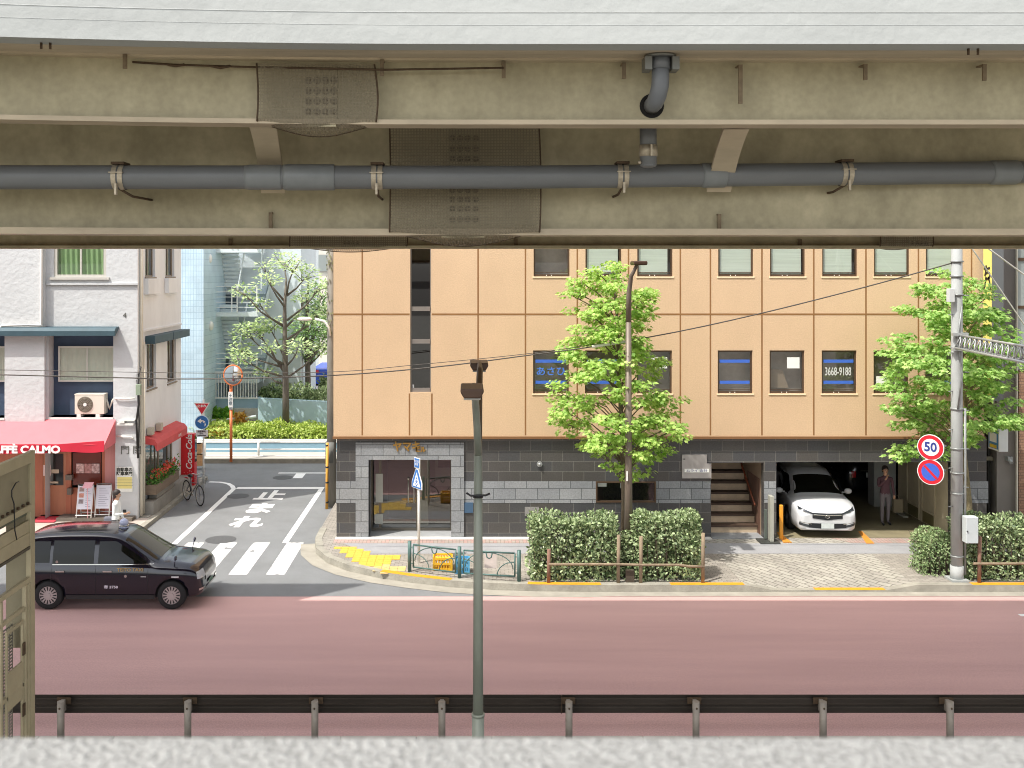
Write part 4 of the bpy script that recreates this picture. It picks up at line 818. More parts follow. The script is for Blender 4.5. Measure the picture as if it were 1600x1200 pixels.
def val(u, v):
    x = x_l + (X(163, yo)-x_l)*u; sag = .05*math.sin(u*40) if x > WX(92) else .012*math.sin(u*90); return (x, yo-.01+.02*math.sin(u*60), Z(694, yo) - v*(.27 + sag) + (.07*max(0, (x-WX(110))/1.0) if x > WX(110) else 0))
MB().grid(val, 160, 3).build('valance', m_rval, awn, fixn=False)
text('lettering', 'CAFFÈ CALMO', .285, (X(94, yo-.05), yo-.045, Z(703, yo-.05)), UP, M('awning_letter', '#f4eceb', .6, var=0), awn, .004, align='RIGHT', sx=1.15, bold=.014)
ra = MB().prism([(XS+.003, 2.42), (XS+.3, 2.32), (XS+.38, 2.2), (XS+.38, 1.98), (XS+.36, 1.98), (XS+.3, 2.15), (XS+.003, 2.2)], 'y', 30.95, 34.3)
ra.build('side_awning', M('faded_red_awning', '#cf5353', .7, var=.1), wbld)
text('lettering', 'CAFFÈ', .12, (XS+.385, 33.4, 2.08), (R(90), 0, R(90)), MATS['awning_letter'], wbld, .003)
MB().box(XS+.02, XS+.18, 31.1, 31.35, 2.44, 2.66).build('small_lamp', M('tin_can', '#bdb7a8', .5, .2, var=.2), wbld)
MB().box(XS+.02, XS+.18, 32.0, 32.25, 2.44, 2.66).build('small_lamp', M('tin_can'  , '#bdb7a8'), wbld)
MB().box(XS+.001, XS+.03, 30.85, 30.95, .5, 2.2).box(XS+.001, XS+.03, 32.2, 32.3, 1.0, 2.2).box(XS+.001, XS+.03, 33.6, 33.75, .5, 2.2).build('shop_post', M('post_brown', '#857868', .6, var=.1), wbld)

# ------------------------------------------------------------------ blue tiled building beyond the cross street
m_btile = brick_mat('blue_tile', '#c6dae5', '#bdd3df', '#9cb8c9', .11, .24, .008, 'xz', .35, offset=0, fine=.04)
m_bwall = M('blue_grey_wall', '#cbd9e1', .7, var=.07, scale=1.5, stretch=(1, 1, .3)); m_bstr = M('stair_paint', '#d5dee1', .5, var=.08)
bb = empty('blue_building', (-9, 44, 0), 'pale blue tiled building with outdoor stairs beyond the cross street', 'building')
BX = lambda px: X(px, 41.5)
MB().box(-22, BX(318), 41.5, 45.3, .1, 8.7).build('tiled_wing', m_btile, bb)
MB().box(BX(318), X(352, 45.5), 45.4, 50, .1, 16).build('back_wall', m_bwall, bb)
MB().box(X(352, 45.5)+.003, X(470, 45.5), 45.5, 50, 1.7, 16).build('back_wall', M('blue_grey_panel', '#d0dae0', .7, var=.06, scale=1), bb)
MB().box(X(338, 45.5), X(358, 45.5), 45.3, 45.42, Z(620, 45.5), Z(560, 45.5)).box(X(338, 45.5), X(372, 45.5), 45.3, 45.42, Z(492, 45.5), Z(460, 45.5)).build('doorway', M('doorway_dark', '#44525c', .6, var=.1), bb)
for px, py in ((322, 404), (324, 509)): MB().sphere((X(px, 42)+.0, 42.6, Z(py, 42.6)), .2, 12, 8, (.5, 1, 1)).build('wall_lamp', white, bb)
SY = 43.6
def landing(zp, k):
    z = Z(zp, SY); x0, x1 = X(318, SY), X(403, SY)
    MB().box(x0, x1, SY, SY+1.6, z-.18, z).build('landing', m_bstr, bb)
    r = MB()
    for q in range(5): r.box(x0, x1, SY-.02, SY+.02, z+.2+.22*q, z+.225+.22*q)
    for t in (0, .16, .52, .62, .98): r.box(x0+(x1-x0)*t-.02, x0+(x1-x0)*t+.03, SY-.04, SY-.02, z, z+1.12)
    r.build('railing', white, bb)
    # flight rising to the right behind, seen edge on
    sx0, sx1 = X(372, SY+.8), X(412, SY+.8); f = MB(); g_ = MB()
    for q in range(9): g_.box(sx0, sx1, SY+.9+.26*q, SY+1.2+.26*q, z+.2*(q+1)-.05, z+.2*(q+1)).box(sx0, sx1, SY+1.16+.26*q, SY+1.18+.26*q, z+.2*q, z+.2*(q+1)-.05)
    g_.build('stair_flight', m_bstr, bb)
    f.add([(sx1, SY+.4, z-.3), (sx1, SY+3.4, z+2.0), (sx1, SY+3.4, z+2.35), (sx1, SY+.4, z+.2)], [(0, 1, 2, 3)]).add([(sx1+.05, SY+.4, z-.3), (sx1+.05, SY+3.4, z+2.0), (sx1+.05, SY+3.4, z+2.35), (sx1+.05, SY+.4, z+.2)], [(3, 2, 1, 0)])
    f.tube([(sx1, SY+.3, z+1.0), (sx1+.02, SY+.3, z+3.4)], .03, 6).tube([(sx0+.1, SY+.3, z+1.0), (sx0+.5, SY+.3, z+3.2)], .03, 6).build('stringer', m_bstr, bb, fixn=False)
    # flight coming down from above, underside stepped
    ux0, ux1 = X(333, SY+1), X(372, SY+1); u = MB()
    for q in range(11): u.box(ux0, ux1, SY+1.5-.09*q, SY+1.8-.09*q, z+1.25+.175*q, z+1.39+.175*q)
    u.box(ux0-.05, ux1+.05, SY+1.45, SY+1.9, z+1.1, z+1.24)
    u.build('stair_flight', m_bstr, bb)
    MB().add([(ux0-.02, SY+1.5, z+1.1), (ux0+.04, SY+1.5, z+1.1), (ux0-.26, SY+.6, z+2.9), (ux0-.32, SY+.6, z+2.9)], [(0, 1, 2, 3)]).build('stringer', M('stringer_dark', '#4e5c66', .5, var=.05), bb)
landing(488, 0); landing(592, 1); landing(388, 2)
z = Z(622, 43.4); r = MB()
for q in range(20): x = X(320, 43.4) + q*.115; r.box(x, x+.03, 43.38, 43.41, z, z+1.1)
r.box(X(318, 43.4), X(404, 43.4), 43.36, 43.42, z+1.08, z+1.13).box(X(318, 43.4), X(404, 43.4), 43.36, 43.42, z-.02, z+.03).build('railing', white, bb)
lw = M('pale_blue_wall', '#b3ccd8', .7, var=.05)
MB().box(X(318, 43.6), X(404, 43.6), 43.6, 44.2, .1, Z(622, 43.6)).build('low_wall', M('blue_low_wall', '#9db9c8', .7, var=.06), bb)
MB().prism([(X(403, 43), .1), (X(560, 43), .1), (X(560, 43), Z(629, 43)), (X(520, 43), Z(628, 43)), (X(403, 43), Z(622, 43))], 'y', 43.0, 43.25).build('low_wall', lw, bb)
pw = empty('planter_wall', (-7, 41.3, 0), 'pale blue low planter wall across the far side of cross street', 'wall')
MB().box(-13, 2, 41.3, 41.5, .14, Z(690, 41.3)).build('wall_face', M('planter_blue', '#86aabd', .7, var=.06), pw)
MB().box(-13, 2, 41.26, 41.52, Z(690, 41.3)+.001, Z(688, 41.3)+.02).build('coping', white, pw)
MB().box(-13, 2, 41.5, 42.9, .14, Z(692, 41.3)).build('soil', M('soil', '#5c4c3c', .9, var=.2), pw)
MB().tube([X_ for X_ in [(X(300, 42.9), 42.9, Z(659, 42.9)), (X(345, 42.9), 42.9, Z(657, 42.9)), (X(400, 42.9), 42.9, Z(651, 42.9))]], .07, 8).build('curved_edge', M('edge_white', '#dfe9ee', .6, var=.03), pw)
# far buildings behind the trees
fb = empty('grey_far_building', (-14, 62, 0), 'pale grey building with narrow windows far behind the trees', 'building')
MB().box(X(455, 60), X(498, 60), 60, 70, .1, 20).build('wall', M('far_grey', '#a9b1b6', .8, var=.05), fb)
for px in (469, 478, 487):
    for py in (395, 412, 470): MB().box(X(px, 60), X(px+4, 60), 59.95, 59.99, Z(py+12, 60), Z(py, 60)).build('window', M('far_window', '#5f676c', .3, var=0), fb)
fb2 = empty('beige_far_building', (-9, 58, 0), 'beige building with service pipes glimpsed left of the orange facade', 'building')
MB().box(X(498, 58), X(720, 58), 58, 68, .1, 20).build('wall', M('far_beige', '#cdc8bd', .8, var=.08), fb2)
MB().box(X(498, 58), X(512, 58), 57.9, 57.97, Z(424, 58), Z(398, 58)).build('window', M('far_window2', '#8b918f', .3, var=0), fb2)
fb3 = empty('white_far_building', (-20, 66, 0), 'pale far building filling the gap behind the stair tower', 'building')
MB().box(-40, X(600, 72), 72, 80, .1, 22).build('wall', M('far_white', '#d5d9da', .8, var=.05), fb3)
# grey back street wall and pavement edge under it
# ------------------------------------------------------------------ cars
class Car:
    def __init__(s, st): s.st = st; s.L = st[-1][0]
    def par(s, x):
        st = s.st; x = min(max(x, st[0][0]), st[-1][0])
        for i in range(len(st)-1):
            if st[i][0] <= x <= st[i+1][0]: break
        p0, p1, p2, p3 = st[max(0, i-1)], st[i], st[i+1], st[min(len(st)-1, i+2)]; h = p2[0]-p1[0]; t = (x-p1[0])/h; out = []
        for k in range(1, 6):
            m1 = (p2[k]-p0[k])/(p2[0]-p0[0]) if p2[0] != p0[0] else 0; m2 = (p3[k]-p1[k])/(p3[0]-p1[0]); d = (p2[k]-p1[k])/h
            if d == 0: m1 = m2 = 0
            else:
                m1 = 0 if m1*d < 0 else math.copysign(min(abs(m1), 3*abs(d)), d); m2 = 0 if m2*d < 0 else math.copysign(min(abs(m2), 3*abs(d)), d)
            out.append(p1[k]*(2*t**3-3*t*t+1) + h*m1*(t**3-2*t*t+t) + p2[k]*(3*t*t-2*t**3) + h*m2*(t**3-t*t))
        return out
    def sec(s, x):
        hb, zb, zs, hr, zt = s.par(x); d = max(.02, zt-zs)
        a = min(.11, .7*d); z7 = zt-a
        return [(0, zb), (hb*.88, zb), (hb*.97, zb+.07), (hb, zb+(zs-zb)*.45), (hb*.995, zb+(zs-zb)*.75), (hb*.975, zs-.03*min(1, d*4)), (hb*.955, zs), ((hb*.955+hr)/2+.015*min(1, d*2), (zs+z7)/2), (hr, z7), (hr*.93, zt-min(.05, .38*d)), (hr*.72, zt-min(.018, .15*d)), (hr*.36, zt-min(.004, .04*d)), (0, zt)]
    def side(s, x, z):
        p = s.sec(x)
        for i in range(2, 9):
            if p[i][1] <= z <= p[i+1][1]: t = (z-p[i][1])/max(1e-6, p[i+1][1]-p[i][1]); return p[i][0]+(p[i+1][0]-p[i][0])*t
        return p[2][0] if z < p[2][1] else p[8][0]
    def top(s, x, y):
        p = s.sec(x)[7:]; y = abs(y)
        for i in range(len(p)-1):
            if p[i+1][0] <= y <= p[i][0]: t = (y-p[i][0])/min(-1e-6, p[i+1][0]-p[i][0]); return p[i][1]+(p[i+1][1]-p[i][1])*t
        return p[0][1]
    def inside(s, x, y, z):
        p = s.sec(x)
        if z < p[0][1] or z > p[-1][1]: return False
        for i in range(1, len(p)-1):
            if p[i][1] <= z <= p[i+1][1]: t = (z-p[i][1])/max(1e-6, p[i+1][1]-p[i][1]); return abs(y) <= p[i][0]+(p[i+1][0]-p[i][0])*t
        return True
    def front(s, y, z, end=1):
        for k in range(160):
            x = s.L - .008*k if end == 1 else .008*k
            if s.inside(x, y, z): return x
        return s.L-1.2 if end == 1 else 1.2
    def body(s, mat, parent, arches, r=.35):
        xs = []
        x = 0
        while x < s.L: xs.append(x); x += .03 if (x < .4 or x > s.L-.5) else .09
        xs.append(s.L); n = 13; vs = []; m = 2*n-2
        for x in xs:
            p = s.sec(x); full = [(y, z) for y, z in p] + [(-y, z) for y, z in p[-2:0:-1]]
            vs += [(x, y, z) for y, z in full]
        fs = [(i*m+k, i*m+(k+1) % m, (i+1)*m+(k+1) % m, (i+1)*m+k) for i in range(len(xs)-1) for k in range(m)]
        mb = MB(); mb.add(vs, fs, True); mb.add(vs[:m], [tuple(range(m))[::-1]]); mb.add(vs[-m:], [tuple(range(m))])
        o = mb.build('body', [mat, black], parent, local=True)
        cut = MB(); cut.cur = 0
        for ax in arches: cut.cyl((ax, -1.2, .32), (ax, 1.2, .32), r, n=36, smooth=False)
        co = cut.build('cutter', black); co.data.materials.clear(); co.data.materials.append(mat); co.data.materials.append(black)
        for f in co.data.polygons: f.material_index = 1
        loc, rot = parent.location.copy(), parent.rotation_euler.copy(); parent.location = (0, 0, 0); parent.rotation_euler = (0, 0, 0); bpy.context.view_layer.update()
        md = o.modifiers.new('b', 'BOOLEAN'); md.operation = 'DIFFERENCE'; md.object = co; md.solver = 'EXACT'; md.use_self = False
        dg = bpy.context.evaluated_depsgraph_get(); dg.update(); me = bpy.data.meshes.new_from_object(o.evaluated_get(dg)); o.modifiers.clear(); o.data = me; bpy.data.objects.remove(co)
        parent.location = loc; parent.rotation_euler = rot
        return o
    def spatch(s, name, mat, parent, x0, x1, zlo, zhi, side, off=.006, nu=16, nv=6):
        def f(u, v):
            x = x0+(x1-x0)*u; a = zlo(x) if callable(zlo) else zlo; b = zhi(x) if callable(zhi) else zhi; z = a+(b-a)*v
            return (x, side*(s.side(x, z)+off), z)
        return MB().grid(f, nu, nv).build(name, mat, parent, local=True)
    def tpatch(s, name, mat, parent, x0, x1, h0, h1, off=.006):
        def f(u, v):
            x = x0+(x1-x0)*u; h = h0+(h1-h0)*u; y = -h+2*h*v; return (x + off*.5*(1 if x0 > 1.5 else -1), y, s.top(x, y)+off)
        return MB().grid(f, 12, 14).build(name, mat, parent, local=True)
    def fpatch(s, name, mat, parent, y0, y1, zlo, zhi, off=.008, end=1, nu=10, nv=5):
        def f(u, v):
            y = y0+(y1-y0)*u; a = zlo(y) if callable(zlo) else zlo; b = zhi(y) if callable(zhi) else zhi; z = a+(b-a)*v
            return (s.front(y, z, end)+off*end, y, z)
        return MB().grid(f, nu, nv).build(name, mat, parent, local=True)

m_tyre = M('tyre_rubber', '#1d1d1e', .8, var=.1); m_cg = M('car_glass', '#10120f', .04, var=0, spec=.3); m_chrome = M('chrome', '#c4c2bd', .15, .9, var=0)
def wheel(parent, x, y, side, r, rim_mat, slots=15):
    w_ = .2; t = MB()
    prof = [(r*.62, 0), (r*.9, 0), (r*.99, .03), (r, .06), (r, w_-.06), (r*.99, w_-.03), (r*.9, w_)]
    n = 36; vs = [(x + a*math.cos(2*math.pi*k/n), y - side*d, r + a*math.sin(2*math.pi*k/n)) for a, d in prof for k in range(n)]
    t.add(vs, [(i*n+k, i*n+(k+1) % n, (i+1)*n+(k+1) % n, (i+1)*n+k) for i in range(len(prof)-1) for k in range(n)], True)
    t.add(vs[-n:], [tuple(range(n))])
    o = t.build('wheel', m_tyre, parent, local=True)
    rm = MB().disc((x, y-side*.012, r), (1, 0, 0), (0, 0, 1), r*.66, n=32, th=.01)
    rm.cyl((x, y-side*.01, r), (x, y+side*.006, r), r*.16, n=16)
    ro = rm.build('rim', rim_mat, o, local=True)
    sl = MB()
    for k in range(slots):
        a = 2*math.pi*k/slots; c, s_ = math.cos(a), math.sin(a); yy = y-side*.004
        P = [(x+rr*c-ww*s_, yy, r+rr*s_+ww*c) for rr, ww in ((r*.33, -.008), (r*.58, -.018 if slots > 10 else -.035), (r*.58, .018 if slots > 10 else .035), (r*.33, .008))]
        sl.add(P, [(0, 1, 2, 3)])
    sl.build('rim_slots', black, ro, local=True, fixn=False)
    return o

# taxi: stations (x, half width, z bottom, z belt, half roof width, z top)
T = Car([(0, .66, .42, .86, .56, .95), (.05, .76, .36, .92, .66, 1.15), (.14, .81, .3, .95, .68, 1.32), (.28, .83, .26, .97, .67, 1.5), (.5, .845, .24, .97, .665, 1.58), (1.0, .85, .23, .96, .67, 1.63), (1.7, .85, .23, .95, .67, 1.64), (2.15, .85, .23, .94, .66, 1.62), (2.45, .85, .23, .94, .64, 1.56), (2.9, .85, .23, .93, .66, 1.29), (3.3, .85, .24, .92, .74, 1.05), (3.55, .845, .25, .91, .75, 1.02), (3.85, .83, .25, .89, .74, .98), (4.03, .8, .25, .86, .71, .94), (4.13, .76, .26, .8, .67, .88), (4.2, .69, .28, .72, .6, .79), (4.25, .58, .32, .62, .5, .67)])
tx = empty('taxi', (-10.1, 23.27, 0), 'dark indigo taxi with roof lamp driving along the red road', 'taxi')
m_tb = M('taxi_paint', '#0c0b1c', .16, .0, var=.03, coat=.6)
T.body(m_tb, tx, (.92, 3.62), .355)
for sd2 in (-1, 1):
    T.spatch('window', m_cg, tx, 2.0, 3.05, 1.0, lambda x: min(1.46, 1.0+max(.02, (3.1-x)*.62)) if x > 2.3 else 1.46, sd2)
    T.spatch('window', m_cg, tx, 1.0, 1.9, 1.0, 1.48, sd2); T.spatch('window', m_cg, tx, .3, .93, 1.02, lambda x: 1.36+.1*min(1, (x-.3)/.3), sd2)
    T.spatch('window_trim', m_chrome, tx, 1.0, 3.2, .975, .99, sd2, .009, 20, 1)
    sm_ = MB()
    for xs_ in (.98, 1.95, 3.1): sm_.grid(lambda u, v, q=xs_: (q+.008*u, sd2*(T.side(q, .33+.62*v)+.003), .33+.62*v), 1, 10)
    sm_.build('door_seam', black, tx, local=True, fixn=False)
    for hx in (1.08, 2.12): MB().box(hx, hx+.2, sd2*(T.side(hx, .84)+.002), sd2*(T.side(hx, .84)+.03), .825, .86).build('door_handle', m_chrome, tx, local=True, bevel=.006)
    T.spatch('sill', black, tx, 1.3, 3.25, .235, .33, sd2, .006)
    T.spatch('side_lamp', M('lamp_white', '#c9c9c9', .2, var=0), tx, 3.62, 3.78, .7, .735, sd2, .012, 4, 2)
    for wx in (.92, 3.62): wheel(tx, wx, sd2*.845, sd2, .315, M('rim_silver', '#b7adab', .35, .4, var=0))
    T.fpatch('headlight', M('headlight_glass', '#b9bdc0', .08, var=0, coat=1), tx, sd2*.4, sd2*.74, .64, .8, .01)
    T.fpatch('fog_lamp', m_chrome, tx, sd2*.42, sd2*.7, .38, .43, .012)
    T.fpatch('tail_lamp', M('tail_red', '#b01820', .15, var=0, coat=1), tx, sd2*.48, sd2*.62, .72, .9, .012, -1); T.spatch('tail_lamp', MATS['tail_red'], tx, .04, .24, .78, 1.12, sd2, .008)
    MB().tube([(3.66, sd2*.74, .92), (3.68, sd2*.78, 1.08)], .012, 6).sphere((3.7, sd2*.79, 1.12), .06, 12, 8, (.5, 1.1, .9)).build('fender_mirror', M('mirror_navy', '#2c2f44', .2, .3, var=0, coat=1), tx, local=True)
T.tpatch('windscreen', m_cg, tx, 2.54, 3.28, .6, .71)
T.fpatch('grille', M('grille_chrome', '#8a8a8c', .25, .8, var=.3, scale=30, stretch=(1, .3, 4)), tx, -.4, .4, .52, .8, .012)
T.fpatch('bumper_trim', m_chrome, tx, -.6, .6, .33, .37, .02); T.fpatch('number_plate', M('plate_green', '#3d6a50', .5, var=0), tx, -.17, .17, .4, .48, .025)
T.fpatch('rear_window', m_cg, tx, -.55, .55, 1.1, 1.38, .01, -1)
T.fpatch('number_plate', MATS['plate_green'], tx, -.16, .16, .6, .7, .02, -1)
rl = MB().tube([(2.3, 0, 1.59), (2.3, 0, 1.635)], [.11, .1], 18).sphere((2.3, 0, 1.71), .1, 16, 10, (1, 1, .95)).build('roof_lamp', M('roof_lamp_blue', '#aeb4cf', .2, var=.05, coat=.5), tx, local=True)
MB().cyl((2.3, 0, 1.635), (2.3, 0, 1.66), .112, n=18).build('lamp_band', m_chrome, rl, local=True)
m_gold = M('taxi_gold', '#b39a6a', .4, .4, var=0)
for sd2, rz in ((-1, 0), (1, math.pi)):
    yy = sd2*(T.side(2.6, .86)+.01)
    text('lettering', 'TEITO TAXI', .1, (2.72, yy, .875), (R(90), 0, rz), m_gold, tx, .002, sx=1.1, bold=.003, local=True)
    text('lettering', '帝 3758', .075, (2.3, sd2*(T.side(2.3, .5)+.012), .5), (R(90), 0, rz), M('pale_letter', '#cfc6cf', .5, var=0), tx, .002, sx=1.25, bold=.003, local=True)
    MB().cyl((1.1, sd2*(T.side(1.1, 1.02)+.0), 1.04), (1.1, sd2*(T.side(1.1, 1.02)+.012), 1.04), .03, n=12).cyl((2.62, sd2*.84, .74), (2.62, sd2*.862, .74), .03, n=12).build('round_badge', m_chrome, tx, local=True)
    T.spatch('badge_strip', M('badge_white', '#d9d5d3', .4, var=0), tx, 2.95, 3.07, .72, .735, sd2, .01, 3, 1)
MB().sphere((2.62, -.3, 1.25), .1, 12, 8).build('head_rest', black, tx, local=True)
# white estate car
W_ = Car([(0, .6, .4, .85, .5, .95), (.06, .74, .33, .9, .6, 1.15), (.25, .8, .27, .95, .6, 1.38), (.6, .83, .22, .95, .6, 1.48), (1.4, .845, .2, .94, .6, 1.535), (2.1, .845, .2, .93, .6, 1.545), (2.6, .845, .2, .92, .58, 1.47), (2.85, .845, .2, .91, .59, 1.38), (3.2, .845, .2, .9, .64, 1.19), (3.52, .845, .2, .9, .74, 1.03), (3.75, .84, .2, .88, .75, 1.0), (4.0, .83, .2, .84, .74, .95), (4.2, .8, .2, .78, .71, .88), (4.31, .77, .2, .72, .68, .81), (4.37, .71, .22, .66, .62, .74), (4.41, .62, .25, .6, .53, .66)])
m_wc = M('white_car_paint', '#c9cacc', .22, var=.02, coat=.6)
def estate(loc, rz, label, paint, front=True):
    c = empty('estate_car', loc, label, 'car', None, rz)
    W_.body(paint, c, (.75, 3.35), .35)
    for sd2 in (-1, 1):
        W_.spatch('window', m_cg, c, 1.85, 3.15, .95, lambda x: min(1.38, .97+max(.02, (3.3-x)*.52)) if x > 2.4 else 1.38, sd2)
        W_.spatch('window', m_cg, c, .9, 1.78, .96, 1.39, sd2); W_.spatch('window', m_cg, c, .35, .84, .99, 1.33, sd2)
        for hx in (1.05, 1.98): MB().box(hx, hx+.2, sd2*(W_.side(hx, .82)+.002), sd2*(W_.side(hx, .82)+.03), .8, .84).build('door_handle', paint, c, local=True, bevel=.006)
        sm_ = MB()
        for xs_ in (.86, 1.82, 2.95): sm_.grid(lambda u, v, q=xs_: (q+.008*u, sd2*(W_.side(q, .3+.6*v)+.003), .3+.6*v), 1, 10)
        sm_.build('door_seam', black, c, local=True, fixn=False)
        for wx in (.75, 3.35): wheel(c, wx, sd2*.84, sd2, .31, M('alloy_grey', '#9a9c9f', .3, .6, var=0), 5)
        mr2 = MB().box(2.92, 2.96, sd2*.8, sd2*.9, .95, .98).sphere((2.96, sd2*.96, 1.0), .1, 14, 8, (.7, 1.1, .8)).build('mirror', paint, c, local=True)
        MB().disc((2.9, sd2*.96, 1.0), (0, 1, 0), (0, 0, 1), .075, .055).build('mirror_glass', m_cg, mr2, local=True, fixn=False)
        hl = W_.fpatch('headlight', M('head_dark', '#33373c', .08, var=0, coat=1), c, sd2*.36, sd2*.74, lambda y: .64+.12*(abs(y)-.36)/.38, lambda y: .68+.15*(abs(y)-.36)/.38, .01, nu=14)
        W_.fpatch('light_strip', m_chrome, hl, sd2*.36, sd2*.74, lambda y: .63+.12*(abs(y)-.36)/.38, lambda y: .645+.12*(abs(y)-.36)/.38, .014, nu=14)
        W_.fpatch('fog_lamp', M('fog_dark', '#3a3d40', .3, var=0), c, sd2*.5, sd2*.74, lambda y: .31+.05*(abs(y)-.5)/.24, lambda y: .37+.06*(abs(y)-.5)/.24, .012)
        W_.fpatch('fog_trim', m_chrome, c, sd2*.42, sd2*.74, lambda y: .385+.06*(abs(y)-.42)/.32, lambda y: .4+.06*(abs(y)-.42)/.32, .016)
        W_.fpatch('tail_lamp', MATS['tail_red'], c, sd2*.48, sd2*.62, .7, .9, .012, -1)
    W_.tpatch('windscreen', m_cg, c, 2.74, 3.46, .53, .66)
    g_ = W_.fpatch('grille', M('grille_black', '#26282b', .35, .3, var=0), c, -.4, .4, lambda y: .5+.13*abs(y), lambda y: .68+.03*abs(y), .012)
    W_.fpatch('grille_bar', m_chrome, g_, -.36, .36, lambda y: .62+.04*abs(y), lambda y: .64+.05*abs(y), .018)
    MB().tube([(W_.front(0, .6)+.02, .055*math.cos(t*.628), .6+.045*math.sin(t*.628)) for t in range(11)], .008, 6).box(W_.front(0, .6)+.012, W_.front(0, .6)+.026, -.03, .03, .595, .605).build('emblem', m_chrome, c, local=True)
    lg = W_.fpatch('lower_grille', MATS['grille_black'], c, -.5, .5, lambda y: .26+.08*abs(y), lambda y: .41+.02*abs(y), .01)
    W_.fpatch('number_plate', M('plate_pale', '#c5cbc9', .5, var=.08, scale=12), c, -.17, .17, .28, .42, .03)
    W_.fpatch('number_plate', MATS['plate_pale'], c, -.17, .17, .7, .86, .03, -1)
    W_.fpatch('rear_window', m_cg, c, -.55, .55, 1.05, 1.33, .01, -1)
    W_.fpatch('rear_bar', m_chrome, c, -.35, .35, .9, .94, .03, -1)
    return c
fw = (-.075, -.997); L_ = 4.41
estate((9.78 - fw[0]*L_, 27.8 - fw[1]*L_, .16), math.atan2(fw[1], fw[0]), 'white estate car parked nose out in the garage mouth', m_wc)
estate((12.85, 32.6, .16), R(92), 'black car parked deep in the dark garage behind standing person', M('black_car_paint', '#16171a', .2, var=0, coat=1))
o = MB().grid(lambda u, v: (9.73+.95*u, 31.3-.25*v+.03*math.sin(u*21), 1.72+.05*math.sin(u*17+v*4)+.22*v), 30, 5, False).build('crumpled_sheet', M('sheet_white', '#c9c8c0', .7, var=.2, scale=9), fixn=False)
tag(o, 'crumpled pale sheet lying above the rear roof of the white car', 'sheet')

# ------------------------------------------------------------------ people
def skin_body(J, E_, R_, name, mats, parent, zone):
    me = bpy.data.meshes.new(name); me.from_pydata([J[k] for k in J], [], []); ks = list(J); bm = bmesh.new(); bm.from_mesh(me); bm.verts.ensure_lookup_table()
    for a, b in E_: bm.edges.new((bm.verts[ks.index(a)], bm.verts[ks.index(b)]))
    bm.to_mesh(me); bm.free()
    o = bpy.data.objects.new(name, me); C.objects.link(o)
    md = o.modifiers.new('s', 'SKIN'); md.use_smooth_shade = True
    sv = me.skin_vertices[0].data
    for i, k in enumerate(ks): r = R_[k]; sv[i].radius = r if isinstance(r, tuple) else (r, r); sv[i].use_root = (k == 'pelvis')
    ss = o.modifiers.new('u', 'SUBSURF'); ss.levels = 2; ss.render_levels = 2
    dg = bpy.context.evaluated_depsgraph_get(); dg.update(); m2 = bpy.data.meshes.new_from_object(o.evaluated_get(dg)); o.modifiers.clear(); o.data = m2
    m2.materials.clear()
    for m in mats: m2.materials.append(m)
    for f in m2.polygons: f.material_index = zone(f.center); f.use_smooth = True
    o.parent = parent; return o
m_skin = M('skin', '#c89a7c', .6, var=.04); m_hair = M('dark_hair', '#2a211c', .6, var=.2)
